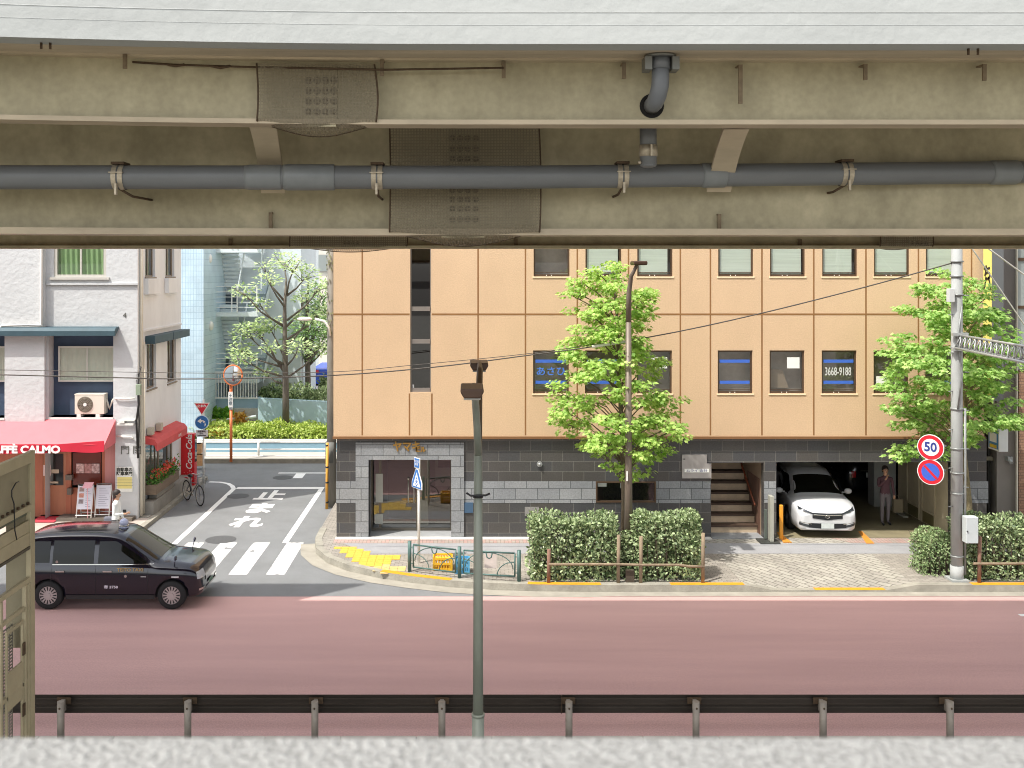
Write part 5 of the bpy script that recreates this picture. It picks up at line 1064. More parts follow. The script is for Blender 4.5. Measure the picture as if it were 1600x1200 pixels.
def person(loc, rz, h, label, top_m, leg_m, arms='down', stride=0.0, hair_long=False, lean=0.0):
    """faces +y locally; left is -x"""
    k = h/1.7; p = empty('person', loc, label, 'person', None, rz); J = {}; RR = {}
    def j(n, x, y, z, r): J[n] = (x*k, y*k, z*k); RR[n] = (r*k if not isinstance(r, tuple) else tuple(q*k for q in r))
    ly = lambda z: lean*(z-.9)
    j('pelvis', 0, 0, .93, (.155, .11)); j('waist', 0, ly(1.08), 1.08, (.13, .095)); j('chest', 0, ly(1.28), 1.28, (.165, .11)); j('neckb', 0, ly(1.42), 1.42, (.08, .07)); j('neck', 0, ly(1.47)+.01, 1.48, .05)
    j('chin', 0, ly(1.53)+.03, 1.54, (.058, .065)); j('face', 0, ly(1.6)+.025, 1.6, (.075, .09)); j('skull', 0, ly(1.65)+.01, 1.665, (.066, .08))
    E_ = [('pelvis', 'waist'), ('waist', 'chest'), ('chest', 'neckb'), ('neckb', 'neck'), ('neck', 'chin'), ('chin', 'face'), ('face', 'skull')]
    hands = []
    for s in (-1, 1):
        c = 'L' if s < 0 else 'R'; st_ = stride*s
        j('hip'+c, .09*s, 0, .86, .088); j('knee'+c, .1*s, st_*.5+.01, .48, .06); j('calf'+c, .1*s, st_*.75, .32, .055); j('ank'+c, .1*s, st_*1.0-.01, .09, .042); j('ball'+c, .11*s, st_+.1, .035, (.045, .032)); j('toe'+c, .115*s, st_+.17, .03, (.038, .024))
        E_ += [('pelvis', 'hip'+c), ('hip'+c, 'knee'+c), ('knee'+c, 'calf'+c), ('calf'+c, 'ank'+c), ('ank'+c, 'ball'+c), ('ball'+c, 'toe'+c)]
        a = arms if isinstance(arms, str) else arms[0 if s < 0 else 1]
        y0 = ly(1.36)
        if a == 'down': P = [(.19*s, y0, 1.37), (.235*s, y0-.02-st_*.2, 1.1), (.245*s, y0+.05-st_*.5, .86)]; dv = Vector((0, .03-st_*.2, -1))
        elif a == 'up': P = [(.19*s, y0, 1.37), (.24*s, y0+.12, 1.14), (.1*s, y0+.27, 1.38)]; dv = Vector((-.35*s, .15, .9))
        else: P = [(.19*s, y0, 1.37), (.235*s, y0+.02, 1.1), (.17*s, y0+.27, 1.12)]; dv = Vector((-.25*s, .95, .12))
        j('sh'+c, *P[0], .058); j('el'+c, *P[1], .043); j('wr'+c, *P[2], .03); dv.normalize()
        pc = Vector(P[2]) + dv*.05; j('palm'+c, *pc, (.036, .022)); pe = Vector(P[2]) + dv*.09; j('kn'+c, *pe, (.038, .018)); hands.append((Vector(P[2])*k, dv, s, pe*k, c))
        E_ += [('chest', 'sh'+c), ('sh'+c, 'el'+c), ('el'+c, 'wr'+c), ('wr'+c, 'palm'+c), ('palm'+c, 'kn'+c)]
        sidev = dv.cross(Vector((s, 0, 0))); sidev = sidev.normalized() if sidev.length > .1 else Vector((0, 1, 0)); cur = Vector((-s*.3, 0, 0))
        for q, (off, ln) in enumerate(((.027, .07), (.009, .08), (-.009, .074), (-.026, .058))):
            b = pe + sidev*off; m1 = b + dv*ln*.55 + cur*.03; m2_ = b + dv*ln*.95 + cur*.09
            j(f'f{c}{q}', *m1, .0085); j(f'g{c}{q}', *m2_, .007); E_ += [('kn'+c, f'f{c}{q}'), (f'f{c}{q}', f'g{c}{q}')]
        th = pc + sidev*.045 + dv*.02; t2 = th + dv*.035 + sidev*.012; j('th'+c, *th, .011); j('ti'+c, *t2, .009); E_ += [('palm'+c, 'th'+c), ('th'+c, 'ti'+c)]
    def zone(c):
        if any((c-w0).dot(dv) > -.01 and (c-w0).length < .26*k and ((c-w0)-dv*(c-w0).dot(dv)).length < (.075 if abs(c.x) > .19*k or c.z > 1.0*k else .0)*k for w0, dv, s, pe, cc in hands): return 2
        if c.z > 1.46*k: return 2
        if c.z < .07*k: return 3
        return 1 if c.z < .92*k and abs(c.x) < .21*k else 0
    b = skin_body(J, E_, RR, 'body', [top_m, leg_m, m_skin, black], p, zone)
    hz = 1.645*k; hy = (ly(1.65)+.0)*k
    hr = MB()
    def hf(u, v):
        th = 2*math.pi*u; ph = v*(1.75 if not hair_long else 2.25); fr = max(0, math.sin(th)); ph *= (1-.42*fr**.7); r = .105*k
        return (r*.9*math.sin(ph)*math.cos(th), hy-.008*k + r*1.08*math.sin(ph)*math.sin(th), hz + r*math.cos(ph)*1.05 - (.06*k*max(0, ph-1.5) if hair_long else 0))
    hr.grid(hf, 24, 8).build('hair', m_hair, p, local=True, fixn=False)
    fc = MB()
    for s in (-1, 1): fc.sphere((s*.03*k, hy+.102*k, 1.61*k), .008*k, 8, 6)
    fc.box(-.02*k, .02*k, hy+.095*k, hy+.104*k, 1.556*k, 1.562*k); fc.build('face_features', M('feature_dark', '#4a2a24', .6, var=0), p, local=True)
    MB().add([(-.012*k, hy+.1*k, 1.575*k), (.012*k, hy+.1*k, 1.575*k), (0, hy+.128*k, 1.58*k), (0, hy+.1*k, 1.615*k)], [(0, 1, 2), (0, 2, 3), (1, 3, 2), (0, 3, 1)]).build('nose', m_skin, p, local=True)
    for s in (-1, 1): MB().sphere((s*.083*k, hy+.01*k, 1.6*k), .018*k, 8, 6, (.5, 1, 1.3)).build('ear', m_skin, p, local=True)
    return p, k
pc_, k_ = person((-9.28, 27.0, 0), R(-90), 1.62, 'person in white shirt walking past the cafe with a dark bag', M('white_shirt', '#e4e6e4', .8, var=.05), M('dark_skirt', '#4b4a4c', .8, var=.1), ('down', 'fwd'), .16, True, .06)
bag = MB().box(-.36, -.24, -.25, .12, .5, .82).build('bag', M('grey_bag', '#6e6e78', .8, var=.2), None, local=True, bevel=.04)
bag.location = (-9.45, 27.05, .05); bag.rotation_euler = (0, 0, R(-90)); tag(bag, 'dark grey shoulder bag carried by the person in white shirt', 'bag')
ph = MB().box(-8.98, -8.9, 26.7, 26.74, 1.12, 1.2).build('phone', black, bevel=.004); tag(ph, 'small dark phone held by the person in white shirt', 'phone')
person((12.0, 29.4, .16), R(180), 1.64, 'person in plum top and grey trousers standing in garage', M('plum_top', '#5e4048', .8, var=.1), M('grey_trousers', '#7b7478', .8, var=.08), ('down', 'up'), .03, True)
bg2 = MB().box(12.2, 12.46, 29.28, 29.4, .52, .9).tube([(12.25, 29.34, .9), (12.27, 29.34, 1.0), (12.37, 29.34, 1.0), (12.4, 29.34, .9)], .008, 6).build('bag', M('olive_bag', '#6d6452', .8, var=.15), bevel=.02); tag(bg2, 'olive shopping bag beside the person standing in garage', 'bag')
person((9.0, 30.0, .16), R(150), 1.72, 'person in black leaning beside the white car window', M('black_top', '#232326', .8, var=.1), M('black_trousers', '#1f1f22', .8, var=.1), 'down', .0, False, .12)

# ------------------------------------------------------------------ poles, lamps, signs, wires
m_conc = M('pole_concrete', '#a5a8a6', .7, var=.12, scale=5, stretch=(1, 1, .3), fine=.06); m_brownpole = M('brown_pole', '#74685d', .5, .2, var=.12, scale=4)
up = empty('utility_pole', (X(1495, 24.1), 24.1, .12), 'tall grey utility pole with a lattice arm beside the round road signs', 'utility pole'); ux = up.location.x
MB().tube([(ux, 24.1, .1), (ux, 24.1, .5)], .15, 22).tube([(ux, 24.1, .5), (ux, 24.1, 4.0), (ux, 24.1, 12)], [.135, .13, .115], 22).box(ux-.2, ux+.2, 23.9, 24.3, .12, .2).build('pole', m_conc, up)
bn = MB()
for py in (410, 433, 462, 545, 640, 702, 740, 772, 870): bn.cyl((ux, 24.1, Z(py, 24.1)), (ux, 24.1, Z(py, 24.1)+.04), .148, n=22)
bn.build('steel_band', grey_metal, up)
MB().tube([(ux+.17, 24.05, .3), (ux+.17, 24.05, 4.2)], .03, 8).tube([(ux-.05, 23.95, 4.2), (ux+.06, 23.95, 5.0), (ux-.06, 23.95, 5.8), (ux+.05, 23.95, 6.6)], .018, 8).build('conduit', grey_metal, up)
MB().box(X(1480, 24.0), X(1489, 24.0), 23.9, 24.05, Z(472, 24.0), Z(451, 24.0)).build('small_box', M('pale_box', '#c9cccb', .5, var=.05), up, bevel=.01)
st_ = MB()
for i in range(12): z = 1.9+i*.45; st_.cyl((ux+.1*(1 if i % 2 else -1), 24.06, z), (ux+.24*(1 if i % 2 else -1), 24.0, z), .012, n=6)
st_.build('step_bolt', grey_metal, up)
A0 = Vector((ux, 24.0, 5.92)); A1 = Vector((11.0, 19.5, 5.92)); d_ = (A1-A0); n_ = 15; tr = MB()
wv = Vector((-d_.y, d_.x, 0)).normalized()*.0
for dz, off in ((0, 0), (-.3, -.1), (-.3, .1)): tr.tube([A0+Vector((off, 0, dz)), A1+Vector((off, 0, dz))], .028, 8)
for i in range(n_):
    a = A0+d_*(i/n_); b = A0+d_*((i+.5)/n_); c = A0+d_*((i+1)/n_)
    for off in (-.1, .1): tr.tube([a+Vector((off, 0, -.3)), b], .013, 6).tube([b, c+Vector((off, 0, -.3))], .013, 6)
    tr.tube([a+Vector((-.1, 0, -.3)), a+Vector((.1, 0, -.3))], .012, 6)
tr.box(ux-.18, ux+.18, 23.9, 24.0, 5.9, 5.98).box(ux-.18, ux+.18, 23.9, 24.0, 5.56, 5.62).build('lattice_arm', M('galvanised', '#b9bcbc', .4, .5, var=.08), up)
def roundsign(name, label, px, py, D, kind):
    e = empty(name, (X(px, D), D, Z(py, D)), label, 'road sign', None, R(-42)); r = .3
    MB().disc((0, 0, 0), (1, 0, 0), (0, 0, 1), r, n=40, th=.02).build('plate', M('sign_rim_white', '#e8e6e4', .4, var=0), e, local=True)
    if kind == '50':
        MB().disc((0, -.004, 0), (1, 0, 0), (0, 0, 1), r*.94, n=40).build('red_ring', M('sign_red', '#c8202f', .4, var=0), e, local=True, fixn=False)
        MB().disc((0, -.008, 0), (1, 0, 0), (0, 0, 1), r*.66, n=40).build('sign_face', MATS['sign_rim_white'], e, local=True, fixn=False)
        text('lettering', '50', .3, (0, -.012, 0), UP, M('sign_blue_ink', '#2f3f86', .4, var=0), e, .003, bold=.008, local=True, sx=.95)
    else:
        MB().disc((0, -.004, 0), (1, 0, 0), (0, 0, 1), r*.94, n=40).build('red_ring', M('sign_red', '#c8202f', .4, var=0), e, local=True, fixn=False)
        MB().disc((0, -.008, 0), (1, 0, 0), (0, 0, 1), r*.68, n=40).build('sign_face', M('sign_face_blue', '#3b5fc0', .4, var=0), e, local=True, fixn=False)
        c = math.cos(R(45)); MB().add([(-r*.46-.02, -.012, r*.46-.02), (-r*.46+.02, -.012, r*.46+.02), (r*.46+.02, -.012, -r*.46+.02), (r*.46-.02, -.012, -r*.46-.02)], [(0, 1, 2, 3)]).build('red_bar', MATS['sign_red'], e, local=True, fixn=False)
    MB().box(-.0, .06, .02, .5, -.02, .02, Matrix.Rotation(R(42), 4, 'Z') @ Matrix.Rotation(R(-60), 4, 'Z')).build('bracket', grey_metal, e, local=True)
    return e
roundsign('speed_sign', 'round red ringed speed limit sign reading 50 on utility pole', 1454, 699, 23.85, '50')
roundsign('no_parking_sign', 'round blue and red no parking sign under the speed sign', 1454, 737.5, 23.85, 'np')
cb = MB().box(X(1504, 23.9), X(1523, 23.9), 23.72, 23.93, Z(848, 23.8), Z(807, 23.8)).build('control_box', M('pale_grey_box', '#c3cbcb', .5, var=.06), bevel=.015)
tag(cb, 'pale grey control cabinet fixed beside the utility pole base', 'control box'); MB().sphere((X(1509, 23.8), 23.715, Z(829, 23.8)), .018).build('lock', black, cb)
# brown street lamp in the hedge
lx = X(982, 24.6); bl = empty('street_lamp', (lx, 24.6, .12), 'thin brown street lamp rising through the hedge before the middle tree', 'street lamp')
MB().tube([(lx, 24.6, .1), (lx, 24.6, 2.6), (lx, 24.6, 6.2)], [.11, .088, .068], 18).tube([(lx, 24.6, 6.2), (lx+.01, 24.6, 6.9), (lx+.05, 24.5, 7.3), (lx+.16, 24.3, 7.58)], [.07, .06, .05, .04], 14).cyl((lx, 24.6, Z(713, 24.6)), (lx, 24.6, Z(710, 24.6)), .1, n=18).build('pole', m_brownpole, bl)
MB().box(lx+.02, lx+.34, 23.9, 24.5, 7.56, 7.66).build('lamp_head', m_head, bl, bevel=.03)
MB().box(lx-.07, lx-.03, 24.48, 24.5, Z(750, 24.6), Z(735, 24.6)).build('sticker', white, bl)
# grey pole at the corner and its yellow guard
gx = X(518, 32.3); gp_ = empty('utility_pole', (gx, 32.3, 0), 'weathered grey pole with ivy between side street and orange building', 'utility pole')
MB().tube([(gx, 32.3, 0), (gx, 32.3, 12)], [.15, .12], 18).build('pole', M('old_pole', '#8f8c84', .8, var=.2, scale=5, stretch=(1, 1, .3)), gp_)
MB().cyl((gx-.03, 32.3, 1.4), (gx-.03, 32.3, 2.05), .165, n=18).build('grey_wrap', M('pole_wrap', '#6f716e', .7, var=.1), gp_)
yx, yd = G(510.5, 795); yg = empty('guard_pole', (yx, yd, 0), 'yellow guard pole with black bands at the side street corner', 'pole')
MB().tube([(yx, yd, 0), (yx+.02, yd, Z(692, yd))], .045, 12).build('pole', M('guard_yellow', '#e0a648', .6, var=.15, scale=6), yg)
bn = MB()
for py in (697, 731, 755, 786): bn.cyl((yx+.01, yd, Z(py, yd)), (yx+.01, yd, Z(py, yd)+.05), .05, n=12)
bn.build('black_band', black, yg)
wl2 = empty('street_lamp', (gx, 32.0, 5.4), 'small white curved street lamp over the side street', 'street lamp')
MB().tube([(gx-.02, 32.1, Z(525, 32)), (gx-.04, 32.0, Z(512, 32)), (gx-.18, 32, Z(502, 32)), (gx-.48, 32, Z(498, 32))], .035, 10).build('arm', white, wl2)
MB().sphere((X(476, 32), 32, Z(498.5, 32)), .24, 18, 10, (1, .5, .26)).build('lamp_head', white, wl2)
# stop sign cluster
sx_, sd3 = G(318, 772); ss_ = empty('stop_sign', (sx_, sd3, 0), 'red triangle stop sign above a blue arrow disc on white post', 'road sign')
MB().tube([(sx_, sd3, 0), (sx_, sd3, 3.15)], .032, 12).build('post', white, ss_)
zt = Z(629, sd3); zbm = Z(646, sd3); y = sd3-.06; cxs = X(316, sd3)
tp = MB().prism([(cxs-.27, zt), (cxs+.27, zt), (cxs, zt-.43)], 'y', y, y+.02).build('triangle_plate', white, ss_)
MB().prism([(cxs-.225, zt-.025), (cxs+.225, zt-.025), (cxs, zt-.385)], 'y', y-.004, y).build('red_face', M('sign_red2', '#cc2136', .5, var=0), tp)
text('lettering', '止まれ', .1, (cxs, y-.008, zt-.11), UP, white, tp, .003, bold=.004, sx=1.0)
zc = Z(659.5, sd3); bd = MB().disc((cxs, y, zc), (1, 0, 0), (0, 0, 1), .235, n=32, th=.02).build('blue_disc', M('sign_pale', '#c5dcec', .4, var=0), ss_)
MB().disc((cxs, y-.004, zc), (1, 0, 0), (0, 0, 1), .215, n=32).build('blue_face', M('sign_blue3', '#2a6cae', .4, var=0), bd, fixn=False)
ar = MB().add([(cxs-.15, y-.008, zc+.04), (cxs-.02, y-.008, zc+.13), (cxs-.02, y-.008, zc-.04)], [(0, 1, 2)])
ps = [(cxs-.04, zc+.045), (cxs+.04, zc+.04), (cxs+.1, zc), (cxs+.12, zc-.12)]
for a, b in zip(ps, ps[1:]): ar.add([(a[0], y-.0085, a[1]+.035), (b[0]+.02, y-.0085, b[1]+.03), (b[0]-.03, y-.0085, b[1]-.02), (a[0]-.0, y-.0085, a[1]-.035)], [(0, 1, 2, 3)])
ar.build('arrow', white, bd, fixn=False)
pl = MB().box(cxs-.2, cxs+.2, y, y+.015, Z(682, sd3), Z(671.5, sd3)).build('plate', M('sign_plate_grey', '#d9d7da', .5, var=0), ss_)
text('lettering', '自転車を\n除く', .07, (cxs, y-.005, Z(675.5, sd3)), UP, M('ink_dark', '#4a4250', .5, var=0), pl, .002, bold=.003); MB().box(cxs-.14, cxs+.14, y-.004, y-.001, Z(680.5, sd3), Z(679.5, sd3)).build('black_line', black, pl)
# traffic mirror
mx_, md_ = G(361, 720, .14); tmr = empty('traffic_mirror', (mx_, md_, .14), 'round convex traffic mirror on an orange post across the street', 'mirror')
m_or = M('mirror_orange', '#dd7a45', .5, var=.1)
MB().tube([(mx_, md_, .1), (mx_, md_, Z(640, md_))], .055, 12).tube([(mx_, md_, Z(620, md_)), (mx_, md_, Z(600, md_))], .06, 12).build('post', m_or, tmr)
MB().cyl((mx_, md_, Z(640, md_)), (mx_, md_, Z(612, md_)), .07, n=12).box(mx_-.09, mx_+.09, md_-.09, md_-.07, Z(636, md_), Z(612, md_)).build('plate', white, tmr)
text('lettering', '＋\n注\n意', .15, (mx_, md_-.095, Z(624, md_)), UP, M('ink_grey', '#3f5868', .5, var=0), tmr, .002)
mcx, mcz = X(365, md_), Z(586, md_)
hd = MB().grid(lambda u, v: (mcx+.34*v*math.cos(2*math.pi*u), md_-.12-.1*(1-v*v), mcz+.37*v*math.sin(2*math.pi*u)), 32, 8).build('mirror', M('mirror_glass', '#d8d8d6', .08, .95, var=0), tmr, fixn=False)
MB().tube([(mcx+.35*math.cos(t*.2094), md_-.1, mcz+.38*math.sin(t*.2094)) for t in range(31)], .035, 8).box(mcx-.05, mcx+.05, md_-.1, md_+.05, mcz-.05, mcz+.05).build('frame', m_or, hd)
# pedestrian crossing sign (seen obliquely)
qx, qd = G(654.5, 880, SW); cs = empty('crossing_sign', (qx, qd, SW), 'blue house shaped crossing sign with small plate on white post', 'road sign', None, R(-57))
h0 = -SW
MB().tube([(0, 0, 0), (0, 0, Z(716, qd)-SW)], .035, 12).build('post', white, cs, local=True)
zb_, zt_ = Z(763, qd)-SW, Z(732, qd)-SW; mb_z = zb_+(zt_-zb_)*.3; w2 = .25
pg = [(-w2, zb_), (w2, zb_), (w2, mb_z), (.05, zt_), (-.05, zt_), (-w2, mb_z)]
pn = MB().prism(pg, 'y', -.06, -.04).build('plate', white, cs, local=True)
MB().prism([(a*.9, zb_+(b-zb_)*.94+.012) for a, b in pg], 'y', -.064, -.06).build('blue_face', M('crossing_blue', '#2f6cb4', .4, var=0), pn, local=True)
hh = zt_-zb_; f = MB().prism([(-w2*.72, zb_+.05), (w2*.72, zb_+.05), (0, zb_+hh*.82)], 'y', -.068, -.064); f.build('white_triangle', white, pn, local=True)
wk = MB().disc((0, -.07, zb_+hh*.52), (1, 0, 0), (0, 0, 1), .025, n=14)
for a, b, c_, d2 in ((0, .44, 0, .28), (0, .28, -.06, .12), (0, .28, .06, .12), (0, .4, -.06, .3), (0, .4, .06, .3)): wk.cbox(((a+c_)/2, -.071, zb_+hh*(b+d2)/2), .022, .003, hh*abs(b-d2)*1.1, Matrix.Rotation(math.atan2(c_-a, hh*(b-d2)), 3, 'Y'))
wk.build('walking_figure', MATS['crossing_blue'], pn, local=True)
sp2 = MB().box(-.13, .13, -.06, -.045, Z(731, qd)-SW, Z(715, qd)-SW).build('plate', white, cs, local=True)
MB().box(-.11, .11, -.066, -.06, Z(730, qd)-SW, Z(716, qd)-SW).build('blue_face', MATS['crossing_blue'], sp2, local=True)
text('lettering', '歩行者\n専用', .075, (0, -.069, Z(723, qd)-SW), UP, white, sp2, .002, local=True)
# wires
def wire(pts, r, label, mat=black, name='overhead_wire'):
    P_ = [Vector((X(px, D), D, Z(py, D))) for px, py, D in pts]; out = []
    for i in range(len(P_)-1):
        p0, p1, p2, p3 = P_[max(0, i-1)], P_[i], P_[i+1], P_[min(len(P_)-1, i+2)]
        for k in range(6):
            t = k/6; out.append(.5*((2*p1)+(-p0+p2)*t+(2*p0-5*p1+4*p2-p3)*t*t+(-p0+3*p1-3*p2+p3)*t**3))
    out.append(P_[-1]); return tag(MB().tube(out, r, 6).build(name, mat), label, 'wire')
m_wire = M('wire_grey', '#4a443e', .6, var=0); m_wirew = M('wire_white', '#d5d3cc', .6, var=0)
wq = wire([(-300, 578, 25.6), (0, 585.5, 25.5), (180, 590, 25.4), (320, 592, 25.4), (520, 586.5, 25.3), (680, 573.5, 25.2), (830, 554.5, 25.1), (930, 541, 25.0), (1060, 518, 25), (1200, 487, 24.9), (1350, 449, 24.5), (1488, 411, 24.1)], .015, 'long dark overhead wire sagging across the street to the utility pole', m_wire)
wire([(-300, 574, 26.2), (0, 578, 26.2), (320, 583, 26.1), (520, 581, 25.9), (640, 571, 25.6), (830, 552, 25.4), (980, 530, 25.2)], .008, 'thinner overhead wire just above the long dark one', m_wire)
sl_ = MB().tube([(X(925, 24.98), 24.98, Z(541.8, 24.98)), (X(984, 24.95), 24.95, Z(532.8, 24.95))], .035, 10).build('wire_sleeve', m_wirew); tag(sl_, 'white plastic sleeve clipped round the wire in front of middle tree', 'sleeve')
wire([(1490, 345, 24.9), (1522, 393, 25), (1562, 451, 25.2), (1600, 507, 25.4), (1680, 625, 25.8)], .018, 'white guy wire running down to the right of the utility pole', m_wirew, 'guy_wire')
wire([(1500, 357, 24.9), (1552, 394, 25), (1600, 429, 25.4), (1700, 500, 26)], .02, 'upper pale cable leaving the frame at the right edge', m_wirew, 'guy_wire')

# ------------------------------------------------------------------ street furniture and small things
m_gf = M('fence_green', '#4f6b66', .5, .2, var=.12)
fpts = [G(640, 893, SW), G(718, 903, SW), G(811, 909, SW)]
def guard(a, b, label, posts):
    a = Vector((*a, SW)); b = Vector((*b, SW)); e = empty('guard_fence', a, label, 'fence', 'green guard fences at the pavement corner'); d = (b-a).normalized(); L = (b-a).length
    for p in posts: MB().cyl(p, p+Vector((0, 0, .74)), .045, n=12).build('post', m_gf, e)
    z0, z1 = .12, .66; f = MB(); q = lambda s, z: tuple(a+d*s+Vector((0, 0, z)))
    i0, i1 = .1, L-.1
    f.tube([q(i0, z0), q(i0, z1)], .02, 8).tube([q(i1, z0), q(i1, z1)], .02, 8).tube([q(i0, z1), q(i1, z1)], .02, 8).tube([q(i0, z0), q(i1, z0)], .02, 8)
    for z in (.2, .58): f.tube([q(0, z), q(i0, z)], .012, 6).tube([q(i1, z), q(L, z)], .012, 6)
    f.build('frame', m_gf, e); g = MB(); m_ = (i0+i1)/2; hw = (i1-i0)/2-.04
    g.tube([q(m_+hw*math.cos(t), z0+.16+(z1-z0-.18)*math.sin(t)) for t in [math.pi*k/16 for k in range(17)]], .012, 6)
    for c in (i0, i1): s = 1 if c == i0 else -1; g.tube([q(c+s*.42*math.sin(t), z0+.33*math.cos(t)) for t in [math.pi/2*k/8 for k in range(9)]], .012, 6)
    g.tube([q(m_-.08, z1), q(m_-.05, z1-.13), q(m_, z1-.16), q(m_+.05, z1-.13), q(m_+.08, z1)], .016, 6); g.build('ornament', m_gf, e)
    return e
F0, F1, F2 = [Vector((*p, SW)) for p in fpts]
guard(fpts[0], fpts[1], 'green ornamental guard fence in front of the yellow crate', [F0, F1]); guard(fpts[1], fpts[2], 'green ornamental guard fence ending beside the big hedge', [F2])
pnl = MB().box(X(757, 24.35), X(776, 24.35), 24.32, 24.34, Z(888, 24.3), Z(866, 24.3)).build('notice_plate', M('plate_pinkish', '#d4c8c0', .7, var=.1)); tag(pnl, 'pale plate tied to the green guard fence right of the lamp pole', 'plate')
def crate(px0, px1, D, py0, py1, col, label):
    x0, x1 = X(px0, D), X(px1, D); z0, z1 = SW, Z(py0, D); m = M('crate_'+col[1:], col, .5, var=.1); e = empty('plastic_crate', ((x0+x1)/2, D, z0), label, 'crate'); dp = (x1-x0)*.9
    f = MB(); t = .03
    for z in (z0, (z0+z1)/2-.02, z1-.05):
        f.box(x0, x1, D, D+t, z, z+.05).box(x0, x1, D+dp-t, D+dp, z, z+.05).box(x0, x0+t, D+t, D+dp-t, z, z+.05).box(x1-t, x1, D+t, D+dp-t, z, z+.05)
    for x in (x0+.001, x1-.051):
        for y in (D-.003, D+dp-.047): f.box(x, x+.05, y, y+.05, z0+.002, z1)
    for i in range(6):
        x = x0+.08+(x1-x0-.16)*i/5; f.box(x-.012, x+.012, D+.006, D+.024, z0+.05, z1-.05); f.box(x-.012, x+.012, D+dp-.024, D+dp-.006, z0+.05, z1-.05)
    f.build('frame', m, e); MB().box(x0+.04, x1-.04, D+.04, D+dp-.04, z0+.03, z0+.05).build('base', m, e)
    MB().grid(lambda u, v: (x0+.05+(x1-x0-.1)*u, D+.06+(dp-.12)*v, z1-.06-.07*math.sin(u*3.1)*math.sin(v*3.1)+.015*math.sin(u*31+v*17)), 24, 16, False).build('folded_net', m, e, fixn=False)
crate(676, 707, 24.85, 872, 898, '#e2b02c', 'yellow plastic crate behind the green guard fence')
crate(711, 734, 24.6, 874, 902, '#5ba8d0', 'blue plastic crate behind the green guard fence')
# air conditioner
ax0, ax1, ad = WX(117), WX(163), WD-.02; ac = empty('air_conditioner', ((ax0+ax1)/2, ad, WZ(652)), 'cream air conditioning unit on the ledge above red awning', 'air conditioner')
m_ac = M('ac_cream', '#d8d2c4', .5, var=.05)
MB().box(ax0, ax1, ad, ad+.32, WZ(647), WZ(617)).box(ax0-.01, ax1+.01, ad-.01, ad+.33, WZ(617), WZ(615.5)).build('case', m_ac, ac, bevel=.012)
fcx, fcz = WX(133.5), WZ(632); g = MB()
for r in (.06, .1, .14, .18, .22): g.tube([(fcx+r*math.cos(t*.2618), ad-.02, fcz+r*math.sin(t*.2618)) for t in range(25)], .005, 4)
for t in range(8): g.tube([(fcx+.04*math.cos(t*.785), ad-.02, fcz+.04*math.sin(t*.785)), (fcx+.23*math.cos(t*.785), ad-.012, fcz+.23*math.sin(t*.785))], .005, 4)
g.build('fan_guard', M('ac_grille', '#8d877c', .5, var=0), ac)
MB().disc((fcx, ad-.003, fcz), (1, 0, 0), (0, 0, 1), .235, n=32).build('fan_opening', M('ac_dark', '#77705f', .7, var=.3, scale=8), ac, fixn=False); MB().cyl((fcx, ad-.03, fcz), (fcx, ad-.0, fcz), .05, n=16).build('fan_hub', white, ac)
MB().box(ax0+.06, ax0+.18, ad, ad+.3, WZ(652), WZ(647)).box(ax1-.25, ax1-.13, ad, ad+.3, WZ(652), WZ(647)).build('foot', white, ac)
MB().tube([(ax1, ad+.2, WZ(625)), (WX(168), ad+.2, WZ(640)), (WX(173), ad+.15, WZ(628)), (WX(176), ad+.1, WZ(624))], .03, 8).build('hose', M('hose_white', '#d9d5c9', .6, var=.05), ac)
# A boards
def aboard(px0, px1, D, label, pics):
    x0, x1 = X(px0, D), X(px1, D); w2 = x1-x0; xm = (x0+x1)/2; e = empty('signboard', (xm, D, .2), label, 'signboard', 'standing menu boards outside the cafe'); z0, z1, zb = .2, 1.14, .45
    for s in (0, 1):
        f = MB()
        for x in (x0, x1-.035): f.add([(x, D+s*.4, z0), (x+.035, D+s*.4, z0), (x+.035, D+.2, z1), (x, D+.2, z1)], [(0, 1, 2, 3)]).tube([(x+.017, D+s*.4, z0), (x+.017, D+.2, z1)], .016, 6)
        f.tube([(x0, D+s*.4, z0+.08), (x1, D+s*.4, z0+.08)], .016, 6).tube([(x0, D+.2, z1), (x1, D+.2, z1)], .018, 6); f.build('frame', white, e)
    dy = lambda z, o=0: D+.2*(z-z0)/(z1-z0)-.02-o
    bd = MB().add([(x0+.02, dy(zb), zb), (x1-.02, dy(zb), zb), (x1-.02, dy(z1-.03), z1-.03), (x0+.02, dy(z1-.03), z1-.03)], [(0, 1, 2, 3)]).build('board', M('board_pale', '#d5d6e2', .6, var=.05), e, fixn=False)
    if pics:
        for k, c in enumerate(('#a08a86', '#c98f80', '#8d8388')):
            za = .95-.17*k; MB().add([(x0+.06, dy(za, .004), za), (x0+.2, dy(za, .004), za), (x0+.2, dy(za+.12, .004), za+.12), (x0+.06, dy(za+.12, .004), za+.12)], [(0, 1, 2, 3)]).build('picture', M('food'+str(k), c, .6, var=.4, scale=20), bd, fixn=False)
    tl = MB()
    for k in range(9): za = .52+.06*k; tl.add([(x0+(.26 if pics else .1), dy(za, .004), za), (x1-.06-.05*(k % 3), dy(za, .004), za), (x1-.06-.05*(k % 3), dy(za+.012, .004), za+.012), (x0+(.26 if pics else .1), dy(za+.012, .004), za+.012)], [(0, 1, 2, 3)])
    tl.build('menu_lines', M('menu_ink', '#9392a6', .6, var=0), bd, fixn=False)
aboard(118, 143, 29.95, 'white menu board with food pictures left of the walking person', True); aboard(147, 171, 30.05, 'white menu board with plain text directly behind the walking person', False)
